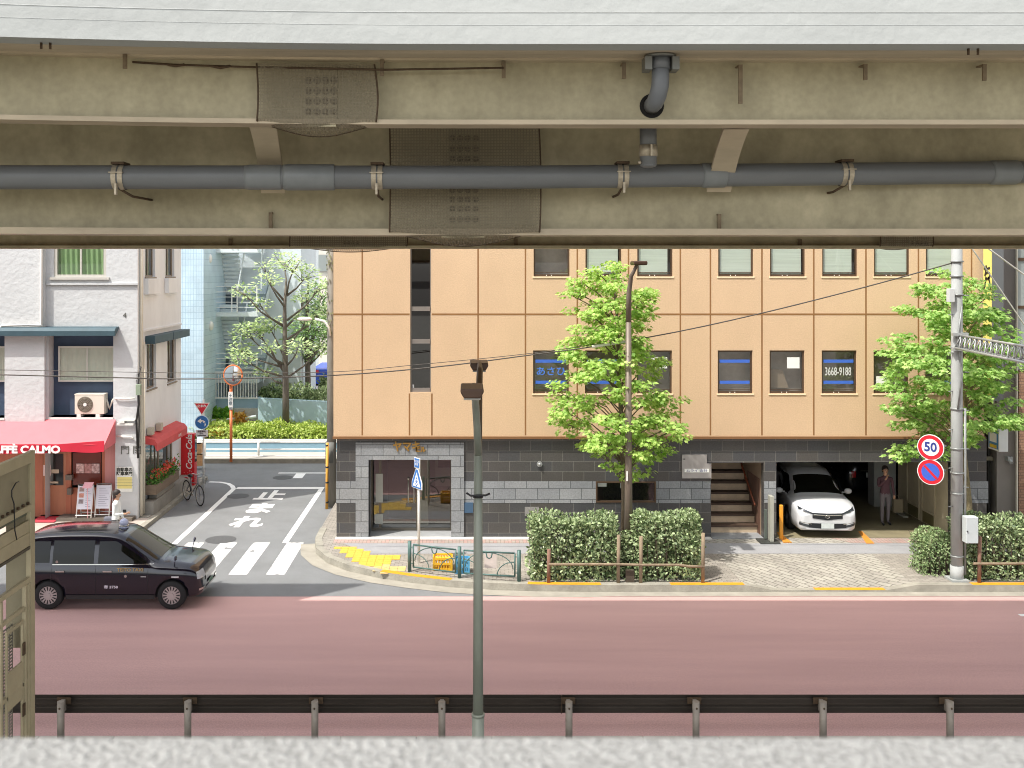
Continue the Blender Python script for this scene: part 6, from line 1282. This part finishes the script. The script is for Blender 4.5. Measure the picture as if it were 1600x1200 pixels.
fl = MB().add([(X(128, 29.9), 29.9, Z(763, 29.9)), (X(142.5, 29.9), 29.9, Z(763, 29.9)), (X(146, 29.9), 29.95, Z(754, 29.9)), (X(131, 29.9), 29.95, Z(754, 29.9))], [(0, 1, 2, 3)]).tube([(X(136, 29.9), 29.93, Z(763, 29.9)), (X(136, 29.9), 29.95, .2)], .012, 6).build('flyer_stand', M('flyer_pink', '#ecb3bf', .6, var=.06)); tag(fl, 'pink flyer on a thin stand above the picture menu board', 'flyer')
# vending machine
vx0, vx1 = XS+.06, XS+.44; vm = empty('vending_machine', ((vx0+vx1)/2, 35.3, .1), 'red drinks machine side panel with white script past the cafe', 'vending machine')
m_vr = M('vending_red', '#cf1a24', .35, var=.04)
MB().box(vx0-.3, vx1, 34.95, 35.28, .1, 1.87).build('case', m_vr, vm, bevel=.015)
text('lettering', 'Coca-Cola', .29, (vx1-.17, 34.945, 1.25), (R(90), R(-90), 0), white, vm, .004, sx=.95, bold=.006, shear=.25)
MB().box(vx1+.001, vx1+.01, 34.99, 35.24, .9, 1.8).build('display_window', m_cg, vm)
bs = MB()
for k in range(26): a = random.uniform(vx0+.02, vx1-.04); z = random.uniform(.2, .62); bs.disc((a, 34.946-.0005*k, z), (1, 0, 0), (0, 0, 1), random.uniform(.012, .03), n=10)
tag(bs.build('bubble_print', M('bubble_print', '#e08a88', .5, var=0), vm, fixn=False), kind='stuff')
for k, (w0, hh, zz0) in enumerate(((.32, .42, .14), (.28, .36, .6))):
    D = 38.3; x0 = X(302, D); o = MB().box(x0, x0+w0, D, D+.3, zz0, zz0+hh).box(x0-.01, x0+w0+.01, D-.01, D+.31, zz0+hh*.45, zz0+hh*.5).box(x0-.01, x0+w0+.01, D-.012, D+.31, zz0+hh-.04, zz0+hh).build('wooden_box', M('box_wood', '#cfa070', .7, var=.15, scale=4), bevel=.008)
    tag(o, ['lower pale wooden box on pavement behind the drinks machine', 'upper pale wooden box stacked behind the drinks machine'][k], 'box')
# flower box
fb_ = empty('flower_box', (XS+.2, 32, .62), 'wooden flower box with red blooms along the cafe side wall', 'flower box')
MB().box(XS+.02, XS+.38, 30.85, 33.3, .68, .98).build('box', M('flower_box_wood', '#7a6a5a', .8, var=.2, scale=4, stretch=(1, .3, 3)), fb_, bevel=.01)
MB().box(XS+.05, XS+.3, 31.2, 33.0, .5, .68).build('bracket', MATS['plinth_grey'], fb_)
# bicycle
bi = empty('bicycle', (X(302, 32.8), 32.8, 0), 'parked city bicycle with a basket leaning beside the drinks machine', 'bicycle', None, R(-52)); r = .31; bi.location.z = .0
m_bf = M('bike_frame', '#7b7a85', .3, .5, var=0)
for cx in (-.52, .52):
    wv_ = MB().tube([(cx+r*math.cos(t*.2094), 0, r+.015+r*math.sin(t*.2094)) for t in range(31)], .017, 8).build('wheel', m_tyre, bi, local=True)
    sp = MB()
    for t in range(16): sp.tube([(cx, 0, r+.015), (cx+(r-.02)*math.cos(t*.3927), 0, r+.015+(r-.02)*math.sin(t*.3927))], .0025, 4)
    sp.tube([(cx+(r-.022)*math.cos(t*.2094), 0, r+.015+(r-.022)*math.sin(t*.2094)) for t in range(31)], .008, 6); sp.build('spokes', m_chrome, wv_, local=True)
MB().tube([(-.52, 0, .325), (-.12, 0, .29), (.38, 0, .72)], .016, 8).tube([(-.12, 0, .29), (-.22, 0, .8)], .016, 8).tube([(-.52, 0, .325), (-.2, 0, .68)], .012, 8).tube([(.52, 0, .325), (.38, 0, .72), (.34, 0, .95)], .016, 8).tube([(-.18, 0, .62), (.38, 0, .7)], .014, 8).build('frame', m_bf, bi, local=True)
MB().tube([(.2, -.25, .98), (.3, -.14, 1.0), (.34, 0, .96), (.3, .14, 1.0), (.2, .25, .98)], .012, 8).build('handlebar', m_chrome, bi, local=True)
MB().sphere((-.24, 0, .84), .13, 14, 8, (1, .6, .35)).build('saddle', black, bi, local=True)
bk = MB()
for z in (.72, .8, .88, .96): 
    w1 = .13+(z-.72)*.12; bk.tube([(.42, -w1, z), (.42+w1*2, -w1, z), (.42+w1*2, w1, z), (.42, w1, z), (.42, -w1, z)], .005, 4)
for a in (-.12, -.04, .04, .12): bk.tube([(.68, a, .72), (.73, a*1.2, .96)], .004, 4).tube([(.42, a, .72), (.42, a*1.2, .96)], .004, 4)
bk.build('basket', M('basket_wire', '#6d6d70', .4, .5, var=0), bi, local=True)
MB().tube([(-.1, .02, .29), (-.02, .02, .2)], .01, 6).tube([(-.14, -.03, .29), (-.24, -.03, .36)], .01, 6).cyl((-.12, -.02, .29), (-.12, .02, .29), .07, n=18).box(-.62, -.3, -.06, .06, .72, .735).build('crank', m_chrome, bi, local=True)
# white railing beyond the cross street
rl_ = empty('white_railing', (-7.5, 40.35, .14), 'white three bar railing in front of the pale blue planter wall', 'railing')
for z in (Z(691, 40.35), Z(702, 40.35), Z(712, 40.35)): MB().tube([(-12, 40.35, z), (1, 40.35, z)], .028, 8).build('rail', white, rl_)
for px in (320, 404, 512): MB().cyl((X(px, 40.35), 40.35, .14), (X(px, 40.35), 40.35, Z(689, 40.35)), .045, n=10).build('post', white, rl_)
# garage front furniture
gs = empty('panel_stand', (X(1202, 27.7), 27.5, .12), 'slim grey standing panel on a black base by garage mouth', 'stand')
MB().box(X(1188, 27.3), X(1219, 27.3), 27.25, 27.75, .13, .19).build('base', M('base_black', '#3e3f3c', .5, var=.1), gs, bevel=.01); MB().box(X(1203, 27.5)-.03, X(1203, 27.5)+.07, 27.35, 27.6, .19, 1.4).build('panel', M('panel_grey', '#a9a89c', .5, .1, var=.1), gs, bevel=.01)
MB().box(X(1198, 27.6)-.06, X(1203, 27.5)-.04, 27.6, 27.65, .2, 1.0).build('glass_panel', M('stand_dark', '#5a625c', .2, var=0), gs, bevel=.01)
yp = MB().box(X(1212.5, 28.1), X(1218, 28.1), 27.75, 27.84, .12, 1.08).build('yellow_post', M('post_yellow', '#e09a2c', .5, var=.1), bevel=.02); tag(yp, 'square yellow bollard post at left of the garage mouth', 'bollard')
m_ol = worn('orange_line', '#d68c38', .3)
struct(MB().add([(X(1341, 28.6), 28.6, SW+.012), (X(1347, 28.6), 28.6, SW+.012), (X(1362, 27.5), 27.3, SW+.012), (X(1349, 27.5), 27.3, SW+.012)], [(0, 1, 2, 3)]).add([(X(1217, 28.3), 28.5, SW+.012), (X(1221, 28.3), 28.5, SW+.012), (X(1236, 27.5), 27.4, SW+.012), (X(1222, 27.5), 27.4, SW+.012)], [(0, 1, 2, 3)]), 'orange_marking', m_ol)
# blue lorry far behind
bt = empty('blue_lorry', (-8.6, 52, 0), 'small blue lorry parked far behind the planter trees', 'lorry')
MB().box(X(485, 52), X(515, 52), 52, 56, Z(600, 52), Z(577, 52)).build('cargo_box', M('lorry_blue', '#2e4fb0', .4, var=.1), bt, bevel=.03); MB().box(X(487, 52), X(498, 52), 51.96, 51.99, Z(583, 52), Z(578, 52)).build('red_panel', M('lorry_red', '#b5303a', .4, var=0), bt)
MB().cyl((X(490, 52), 52.2, Z(602, 52)), (X(490, 52), 52.5, Z(602, 52)), .3, n=16).cyl((X(508, 52), 52.2, Z(602, 52)), (X(508, 52), 52.5, Z(602, 52)), .3, n=16).build('wheels', m_tyre, bt)
struct(MB().box(-30, 20, 43.3, 70, .1, 1.62), 'terrace', M('terrace_paving', '#b9b6ae', .9, var=.1))
# ------------------------------------------------------------------ vegetation
LOBED = [(0, 0), (.12, .16), (.42, .1), (.3, .32), (.5, .55), (.22, .58), (.12, .78), (0, 1.0), (-.12, .78), (-.22, .58), (-.5, .55), (-.3, .32), (-.42, .1), (-.12, .16)]
OVAL = [(0, 0), (.22, .25), (.26, .55), (0, 1.0), (-.26, .55), (-.22, .25)]
TRI = [(0, 0), (.3, .45), (0, 1), (-.3, .45)]
def leaf(mb, p, d, up, size, shape, fold=.18):
    """one leaf: base p, pointing along d, blade normal up"""
    d = d.normalized(); s = d.cross(up)
    if s.length < .05: s = d.cross(Vector((1, 0, 0)))
    s.normalize(); n = s.cross(d)
    k = len(mb.v)
    for x, y in shape: q = p + s*(x*size) + d*(y*size) + n*(-abs(x)*size*fold - y*y*size*.15); mb.v.append((q.x, q.y, q.z))
    mb.f.append(list(range(k, k+len(shape)))); mb.mi.append(0); mb.sm.append(False)
def rv(rng): 
    while True:
        v = Vector((rng.uniform(-1, 1), rng.uniform(-1, 1), rng.uniform(-1, 1)))
        if .01 < v.length < 1: return v
m_bark = M('bark', '#6f6250', .9, var=.3, scale=6, bump=.6, bscale=25, stretch=(1, 1, .3)); m_bark2 = M('dark_bark', '#564b3f', .9, var=.25, scale=6)
def tree(name, label, base, profile, trunk, leafm, n_cl, per, lsize, shape, spread=(.34, .34, .16), seed=1, droop=.35, bark=None, group=None, r0=.09, top_h=None, limbs=34, depth=1.0, fill=.62):
    """profile: list of (z, left extent, right extent) measured from the trunk axis; clusters of leaves fill that outline in the round"""
    rng = random.Random(seed); e = empty(name, base, label, 'tree', group); B = Vector(base)
    tk = [B + Vector(p) for p in trunk]; H_ = top_h or profile[-1][0]
    def axis(z):
        for a, b in zip(tk, tk[1:]):
            if a.z <= z <= b.z: return a.lerp(b, (z-a.z)/max(1e-6, b.z-a.z))
        return tk[-1] if z > tk[-1].z else tk[0]
    def ext(z):
        for (z0, l0, r0_), (z1, l1, r1) in zip(profile, profile[1:]):
            if z0 <= z <= z1: t = (z-z0)/(z1-z0); return l0+(l1-l0)*t, r0_+(r1-r0_)*t
        return 0, 0
    t = MB(); n = len(tk); t.tube(tk, [max(.018, r0*(1-.8*i/(n-1))) for i in range(n)], 12); t.build('trunk', bark or m_bark, e)
    zs = [profile[0][0] + (profile[-1][0]-profile[0][0])*i/60 for i in range(61)]; wts = [sum(ext(z))**1.1+.12 for z in zs]
    cl = []; lim = MB(); lf = MB()
    for i in range(n_cl):
        z = rng.choices(zs, wts)[0] + rng.uniform(-.05, .05); z = min(max(z, profile[0][0]), profile[-1][0]); l, r = ext(z); a = rng.uniform(0, 2*math.pi); ca = math.cos(a); R_ = (r if ca > 0 else l)
        rad = rng.uniform(.25, 1)**fill; ax = axis(z); c = ax + Vector((ca*R_*rad, math.sin(a)*(l+r)/2*rad*depth, 0)); c.z = B.z + z if False else z + B.z; cl.append((c, ax, rad))
    for i, (c, ax, rad) in enumerate(cl):
        out = Vector((c.x-ax.x, c.y-ax.y, 0))
        if out.length < .05: out = Vector((rng.uniform(-1, 1), rng.uniform(-1, 1), 0))
        od = out.normalized()
        if i < limbs and rad > .45:
            a0 = axis(max(tk[0].z+.3, c.z - .35 - .45*out.length)); m1 = a0.lerp(c, .5) + Vector((0, 0, .1*out.length)); lim.tube([a0, m1, c], [.02, .013, .006], 6)
            for q in range(3): b = c + Vector((rng.uniform(-1, 1)*spread[0], rng.uniform(-1, 1)*spread[1], rng.uniform(-.6, .6)*spread[2])); lim.tube([m1.lerp(c, .4+.2*q), b], [.01, .004], 5)
        k = int(per*rng.uniform(.6, 1.3))
        for q in range(k):
            v = rv(rng); p = c + Vector((v.x*spread[0], v.y*spread[1], v.z*spread[2])); d = (od*.6 + Vector((v.x, v.y, 0))*.8 + Vector((rng.uniform(-.4, .4), rng.uniform(-.4, .4), -droop+rng.uniform(-.4, .3))))
            up = Vector((rng.uniform(-.5, .5), rng.uniform(-.5, .5)-.25, 1)); leaf(lf, p, d, up, lsize*rng.uniform(.6, 1.2), shape)
    if lim.v: lim.build('branches', bark or m_bark, e)
    lf.build('crown', leafm, e, fixn=False); return e
lf_plane = leaf_mat('plane_leaf', '#6c9638', '#c6de86', .42)
lf_plane2 = leaf_mat('plane_leaf_cool', '#66933e', '#bfd98a', .42)
TB = 25.6; ts = FL/TB
tbx = X(975, TB)
def prof(rows, cx, D, z0): return sorted([(Z(y, D)-z0, (cx-l)*D/FL, (r-cx)*D/FL) for y, l, r in rows])
tree('street_tree', 'tall bright green street tree with lobed leaves behind the brown lamp', (tbx, TB, SW), prof([(392, 925, 955), (425, 905, 985), (455, 898, 1026), (485, 898, 1036), (515, 896, 1032), (545, 880, 1030), (575, 885, 1048), (605, 866, 1060), (640, 866, 1074), (660, 866, 1078), (690, 866, 1074), (715, 900, 1040), (742, 965, 1000)], 972, TB, SW),
     [(0, 0, 0), (.02, 0, 1.5), (-.03, 0, 3.0), (-.12, 0, 4.6), (-.18, 0, 6.2), (-.3, 0, 7.5)], lf_plane, 190, 62, .115, LOBED, (.3, .3, .12), 3, limbs=70, r0=.1, depth=.75, bark=m_bark, fill=.5)
tree('street_tree', 'bright green street tree growing behind the utility pole at right', (X(1517, 26), 26.0, SW), prof([(422, 1450, 1500), (440, 1432, 1535), (470, 1412, 1562), (495, 1412, 1566), (520, 1412, 1585), (545, 1380, 1590), (575, 1372, 1590), (595, 1378, 1560), (620, 1374, 1592), (640, 1378, 1600), (665, 1400, 1596), (690, 1470, 1520)], 1512, 26, SW),
     [(0, 0, 0), (-.06, 0, 1.4), (-.2, 0, 2.8), (-.1, 0, 3.4), (-.2, 0, 5), (-.3, 0, 6.8)], lf_plane2, 205, 62, .12, LOBED, (.3, .3, .12), 8, limbs=60, r0=.1, depth=.8, bark=M('pale_bark', '#8f8264', .9, var=.35, scale=7, bump=.4))
# low branch of the right tree reaching left under the facade
rng = random.Random(5); lb2 = MB(); 
for q in range(300):
    v = rv(rng); u = rng.random(); p = Vector((X(1395+85*u, 25.9), 25.9, Z(712-14*math.sin(u*3), 25.9))) + Vector((v.x*.25, v.y*.25, v.z*.25)); leaf(lb2, p, Vector((v.x-.3, v.y, -.3)), Vector((rng.uniform(-.5, .5), -.3, 1)), .15*rng.uniform(.6, 1.2), LOBED)
t2 = [o for o in bpy.data.objects if o.name == 'street_tree.001'][0]
lb2.build('low_spray', lf_plane2, t2, fixn=False); MB().tube([(X(1513, 26), 26, Z(672, 26)), (X(1470, 26), 25.95, Z(694, 26)), (X(1400, 26), 25.9, Z(708, 26))], [.03, .02, .006], 6).build('branches', MATS['pale_bark'], t2)

def hedge(name, label, x0, x1, y0, y1, z0, z1, leafm, n, ls, seed, round_=.12, group=None, shape=OVAL, cat='hedge', lump=.06, stems=True, topf=None):
    rng = random.Random(seed); e = empty(name, ((x0+x1)/2, (y0+y1)/2, z0), label, cat, group); lf = MB(); cx, cy, cz = (x0+x1)/2, (y0+y1)/2, (z0+z1)/2; hx, hy, hz = (x1-x0)/2, (y1-y0)/2, (z1-z0)/2
    areas = [2*hx*2*hz, 2*hx*2*hz*.25, 2*hy*2*hz, 2*hy*2*hz, 4*hx*hy*1.1]
    for i in range(n):
        f = rng.choices(range(5), areas)[0]; u, v = rng.uniform(-1, 1), rng.uniform(-1, 1); dp = rng.random()**1.6*.28; nrm = [(0, -1, 0), (0, 1, 0), (-1, 0, 0), (1, 0, 0), (0, 0, 1)][f]; nrm = Vector(nrm)
        p = Vector((u, -1, v)) if f == 0 else Vector((u, 1, v)) if f == 1 else Vector((-1, u, v)) if f == 2 else Vector((1, u, v)) if f == 3 else Vector((u, v, 1))
        # squircle rounding
        q = Vector((p.x*hx, p.y*hy, p.z*hz)); 
        ex = max(0, abs(q.x)-(hx-round_)); ey = max(0, abs(q.y)-(hy-round_)); ez = max(0, q.z-(hz-round_)); ln = math.sqrt(ex*ex+ey*ey+ez*ez)
        if ln > round_: k = round_/ln; q.x -= math.copysign(ex*(1-k), q.x); q.y -= math.copysign(ey*(1-k), q.y); q.z -= ez*(1-k)
        w3 = lump*(math.sin(q.x*5.3+seed)+math.sin(q.z*6.1+q.x*2.1)+math.sin(q.y*7+1.7*seed))
        q = q - nrm*dp + nrm*w3*.6; 
        fz = (q.z+hz)/(2*hz)
        if stems and f == 0 and .1 < fz < .42 and rng.random() < .55*(.6+.4*math.sin(q.x*4+seed)): continue
        if topf and q.z > 0: q.z = q.z*topf((q.x+hx)/(2*hx))
        q += Vector((cx, cy, cz)); d = nrm*.35 + rv(rng)*.8 + Vector((0, 0, .25)); up = nrm*.7 + rv(rng)*.6 + Vector((0, 0, .4)); leaf(lf, q, d, up, ls*rng.uniform(.55, 1.25), shape, .1)
    lf.build('foliage', leafm, e, fixn=False)
    if stems:
        s = MB(); ns = int((x1-x0)*(y1-y0)*40)+6
        for i in range(ns):
            bx, by = rng.uniform(x0+.1, x1-.1), rng.uniform(y0+.08, y1-.08); s.tube([(bx, by, z0), (bx+rng.uniform(-.08, .08), by+rng.uniform(-.05, .05), z0+(z1-z0)*.5), (bx+rng.uniform(-.15, .15), by+rng.uniform(-.1, .1), z1-.12)], [.012, .009, .004], 5)
        for i in range(ns*3):
            p = Vector((rng.uniform(x0+.15, x1-.15), rng.uniform(y0+.1, y1-.1), rng.uniform(z0+.2, z1-.15))); s.tube([p, p+Vector((rng.uniform(-.2, .2), rng.uniform(-.15, .15), rng.uniform(.05, .25)))], [.006, .003], 4)
        s.build('stems', m_bark2, e)
    # dense inner twigs and shaded leaves so one cannot look straight through
    inn = MB()
    for i in range(n//3):
        p = Vector((rng.uniform(x0+.12, x1-.12), rng.uniform(y0+.12, y1-.12), rng.uniform(z0+.1, z1-.15))); leaf(inn, p, rv(rng), rv(rng), ls*1.5, TRI, .1)
    inn.build('inner_foliage', leafm, e, fixn=False)
    return e
lf_hedge = leaf_mat('hedge_leaf', '#445c36', '#bfcf9f', .22, .35); lf_hedge2 = leaf_mat('hedge_leaf_grey', '#5f7a4c', '#b0c290', .2, .5)
HY0, HY1 = 23.98, 24.75
hx = [X(828, 23.95), X(970, 23.95), X(998, 23.95), X(1100, 23.95)]
hedge('hedge', 'clipped dense green hedge between the guard fence and the tree', hx[0], hx[1], HY0, HY1, SW, 1.62, lf_hedge, 6500, .085, 11, .18, 'clipped hedges round the street trees')
hedge('hedge', 'clipped dense green hedge right of the brown lamp pole', hx[2], hx[3], HY0, HY1, SW, 1.68, lf_hedge, 5200, .085, 12, .15, 'clipped hedges round the street trees')
hedge('hedge', 'lower narrow hedge filling the gap round the lamp base', hx[1]-.1, hx[2]+.1, HY0+.18, HY1, SW, 1.2, lf_hedge, 1300, .08, 13, .15, 'clipped hedges round the street trees')
hedge('shrub', 'rounded grey green shrub left of the utility pole', X(1434, 24.5), X(1500, 24.5), 24.35, 25.3, SW, 1.17, lf_hedge2, 3600, .06, 14, .42, None, TRI, 'shrub', .05)
hedge('hedge', 'dark green hedge behind a wooden rail at the right edge', X(1506, 23.98), X(1720, 23.98), HY0+.03, HY1+.1, SW, 1.55, lf_hedge, 7500, .085, 15, .18, 'clipped hedges round the street trees')
# low timber rail in front of the hedges
def trail(pxs, tops, D, rail, label):
    e = empty('timber_rail', (X(pxs[0], D), D, SW), label, 'rail'); m = M('round_timber', '#8d7c66', .85, var=.3, scale=6, stretch=(1, 1, .4)); m3 = M('red_timber', '#866555', .85, var=.2, scale=6)
    for i, (px, t) in enumerate(zip(pxs, tops)): MB().tube([(X(px, D), D, SW), (X(px, D)+.01, D, Z(t, D))], .042, 10).build('post', m3 if i == 0 else m, e)
    MB().tube([(X(a, D), D-.035, Z(b, D)) for a, b in rail], .03, 8).build('rail', m, e); return e
trail((857, 966, 1001, 1098), (858, 836, 838, 833), 23.86, [(857, 881), (966, 881), (1001, 882), (1060, 882), (1075, 884), (1100, 885)], 'low round timber rail in front of the two middle hedges')
trail((1530, 1640), (838, 836), 23.86, [(1520, 880), (1600, 880), (1700, 881)], 'low round timber rail in front of the right edge hedge')
MB_s = MB().box(X(975, 24.2), X(988, 24.2), 23.9, 24.0, SW, SW+.28).build('tree_stake', m_bark2); tag(MB_s, 'short dark timber stake in the gap between the middle hedges', 'stake')
# flowers in the box
rng = random.Random(3); fo = MB(); bl_ = MB()
for i in range(900): p = Vector((XS+.2+rng.uniform(-.2, .22), rng.uniform(30.85, 33.3), .98)); p.z += abs(rng.gauss(0, .14)); leaf(fo, p, rv(rng)+Vector((.2, 0, .5)), rv(rng)+Vector((0, 0, 1)), .085, OVAL)
for i in range(34):
    c = Vector((XS+.24+rng.uniform(-.15, .2), rng.uniform(30.95, 33.2), 1.14+rng.uniform(0, .22)))
    for q in range(9): leaf(bl_, c+rv(rng)*.05, rv(rng)+Vector((0, 0, .3)), rv(rng), .07, OVAL)
fo.build('foliage', leaf_mat('flower_leaf', '#35602a', '#6b9a45', .25), fb_, fixn=False); tag(bl_.build('blooms', leaf_mat('bloom_red', '#d8523c', '#ef8d78', .3), fb_, fixn=False), kind='stuff')
# azalea planting beyond the cross street
lf_az = leaf_mat('azalea_leaf', '#7f9a34', '#cfdc86', .3); lf_az2 = leaf_mat('azalea_warm', '#b98a3c', '#e0c070', .3)
hedge('azalea_bed', 'yellow green clipped azalea band behind the pale blue planter wall', -11.6, -3.6, 41.52, 42.8, .5, Z(662, 42.2), lf_az, 9000, .12, 21, .3, None, OVAL, 'planting', .1, stems=False)
hedge('azalea_bed', 'small orange tinted azalea patch left of the mirror post', X(318, 41.6), X(352, 41.6), 41.5, 42.0, .95, Z(672, 41.6), lf_az2, 260, .11, 22, .2, None, OVAL, 'planting', .1, stems=False)
hedge('shrub', 'bright green shrub below the stair railing behind mirror post', X(322, 43.2), X(362, 43.2), 42.95, 43.4, .9, Z(643, 43.2), leaf_mat('fatsia_leaf', '#3f7a2c', '#8cbc4a', .3), 900, .2, 23, .3, None, LOBED, 'shrub', .12, stems=False)
hedge('shrub', 'small yellow orange shrub below the pale blue wall', X(364, 42.9), X(386, 42.9), 42.75, 42.98, .9, Z(645, 42.9), lf_az2, 240, .16, 24, .25, None, OVAL, 'shrub', .12, stems=False)
hedge('shrub', 'low dark green ground shrubs on the terrace behind the blue wall', X(404, 44.5), X(512, 44.5), 44.0, 45.2, 1.6, Z(606, 44.5), lf_hedge, 1800, .14, 25, .25, None, OVAL, 'shrub', .15, stems=False)
lf_far = leaf_mat('far_leaf', '#7f9a66', '#cfdcab', .35); lf_far2 = leaf_mat('far_leaf_deep', '#5f8550', '#a9c488', .35)
def pollard(name, label, bx, D, zb_, pxbase, ends, seed, leafm, tops=()):
    """far tree with clear dark limbs and separate leaf pads at their ends; ends: (px, py, radius, fork px, fork py)"""
    rng = random.Random(seed); e = empty(name, (bx, D, zb_), label, 'tree', 'trees beyond the cross street'); t = MB().tube([(bx, D, zb_), (bx-.02, D, Z(600, D)), (bx-.05, D, Z(540, D)), (bx-.06, D, Z(480, D)), (bx, D, Z(440, D))], [.15, .13, .1, .075, .04], 12); t.build('trunk', M('grey_bark', '#6d655d', .9, var=.2, scale=4), e)
    br = MB(); lf = MB()
    for px, py, rr, fx, fy in ends:
        y = D + rng.uniform(-1.2, 1.2); c = Vector((X(px, D), y, Z(py, D))); f = Vector((X(fx, D), D, Z(fy, D))); m = f.lerp(c, .55) + Vector((rng.uniform(-.1, .1), 0, -.12)); br.tube([f, m, c], [.05, .035, .015], 7)
        for q in range(4): br.tube([m.lerp(c, .5+.12*q), c + Vector((rng.uniform(-1, 1)*rr, rng.uniform(-1, 1)*rr, rng.uniform(0, .6)*rr))], [.02, .008], 5)
        for q in range(int(170*rr*rr/.36)):
            v = rv(rng); p = c + Vector((v.x*rr*1.15, v.y*rr, v.z*rr*.65 + .1)); leaf(lf, p, Vector((v.x, v.y, .1+rng.uniform(-.4, .4))), Vector((0, -.3, 1))+rv(rng)*.5, .17*rng.uniform(.6, 1.3), OVAL)
    br.build('branches', MATS['grey_bark'], e); lf.build('crown', leafm, e, fixn=False); return e
DT = 42.3
pollard('pruned_tree', 'pruned tree with dark forked limbs before the outdoor stairs', X(447, DT), DT, .9, 447, [(392, 458, .5, 443, 510), (385, 522, .65, 445, 575), (400, 515, .5, 446, 585), (383, 560, .6, 446, 590), (372, 548, .5, 446, 575), (418, 512, .6, 445, 560), (412, 420, .35, 444, 470), (438, 410, .6, 446, 460), (462, 418, .55, 448, 460), (478, 432, .5, 448, 462), (425, 440, .5, 445, 480), (470, 470, .5, 448, 510), (480, 500, .6, 449, 540), (500, 488, .5, 449, 530), (470, 545, .55, 449, 570), (495, 550, .6, 449, 590), (415, 585, .4, 446, 600), (505, 450, .5, 449, 500), (430, 545, .4, 446, 570), (408, 478, .4, 445, 510)], 31, lf_far)
pollard('pruned_tree', 'leafy tree standing right of the pruned one near the grey pole', X(482, 46), 46, 1.6, 482, [(480, 520, .9, 482, 560), (500, 510, .8, 483, 555), (470, 500, .7, 482, 550), (508, 480, .8, 483, 540), (495, 540, .9, 483, 570), (515, 530, .7, 484, 570), (462, 530, .6, 482, 570), (505, 455, .7, 483, 520), (490, 490, .8, 483, 540), (515, 500, .8, 484, 560), (475, 560, .5, 482, 580)], 32, lf_far2)
hedge('shrub', 'dark round bush beside the blue lorry on the terrace', X(497, 47), X(520, 47), 46.8, 47.6, 1.62, Z(590, 47), lf_hedge, 500, .14, 26, .3, None, OVAL, 'shrub', .08, stems=False)
# ivy on the weathered pole
iv = MB(); rng = random.Random(9)
for i in range(420): a = rng.uniform(0, 6.28); z = Z(395, 32.3) + rng.uniform(-2.6, 2.5); z = z if rng.random() < .7 else Z(395, 32.3)+rng.uniform(-.5, 2.5); leaf(iv, Vector((gx+.15*math.cos(a), 32.3+.15*math.sin(a), z)), Vector((math.cos(a)*.5, math.sin(a)*.5, -1)), Vector((math.cos(a), math.sin(a), .3)), .1, TRI)
iv.build('dry_ivy', leaf_mat('ivy_leaf', '#5d5f48', '#8a8a68', .2), gp_, fixn=False)
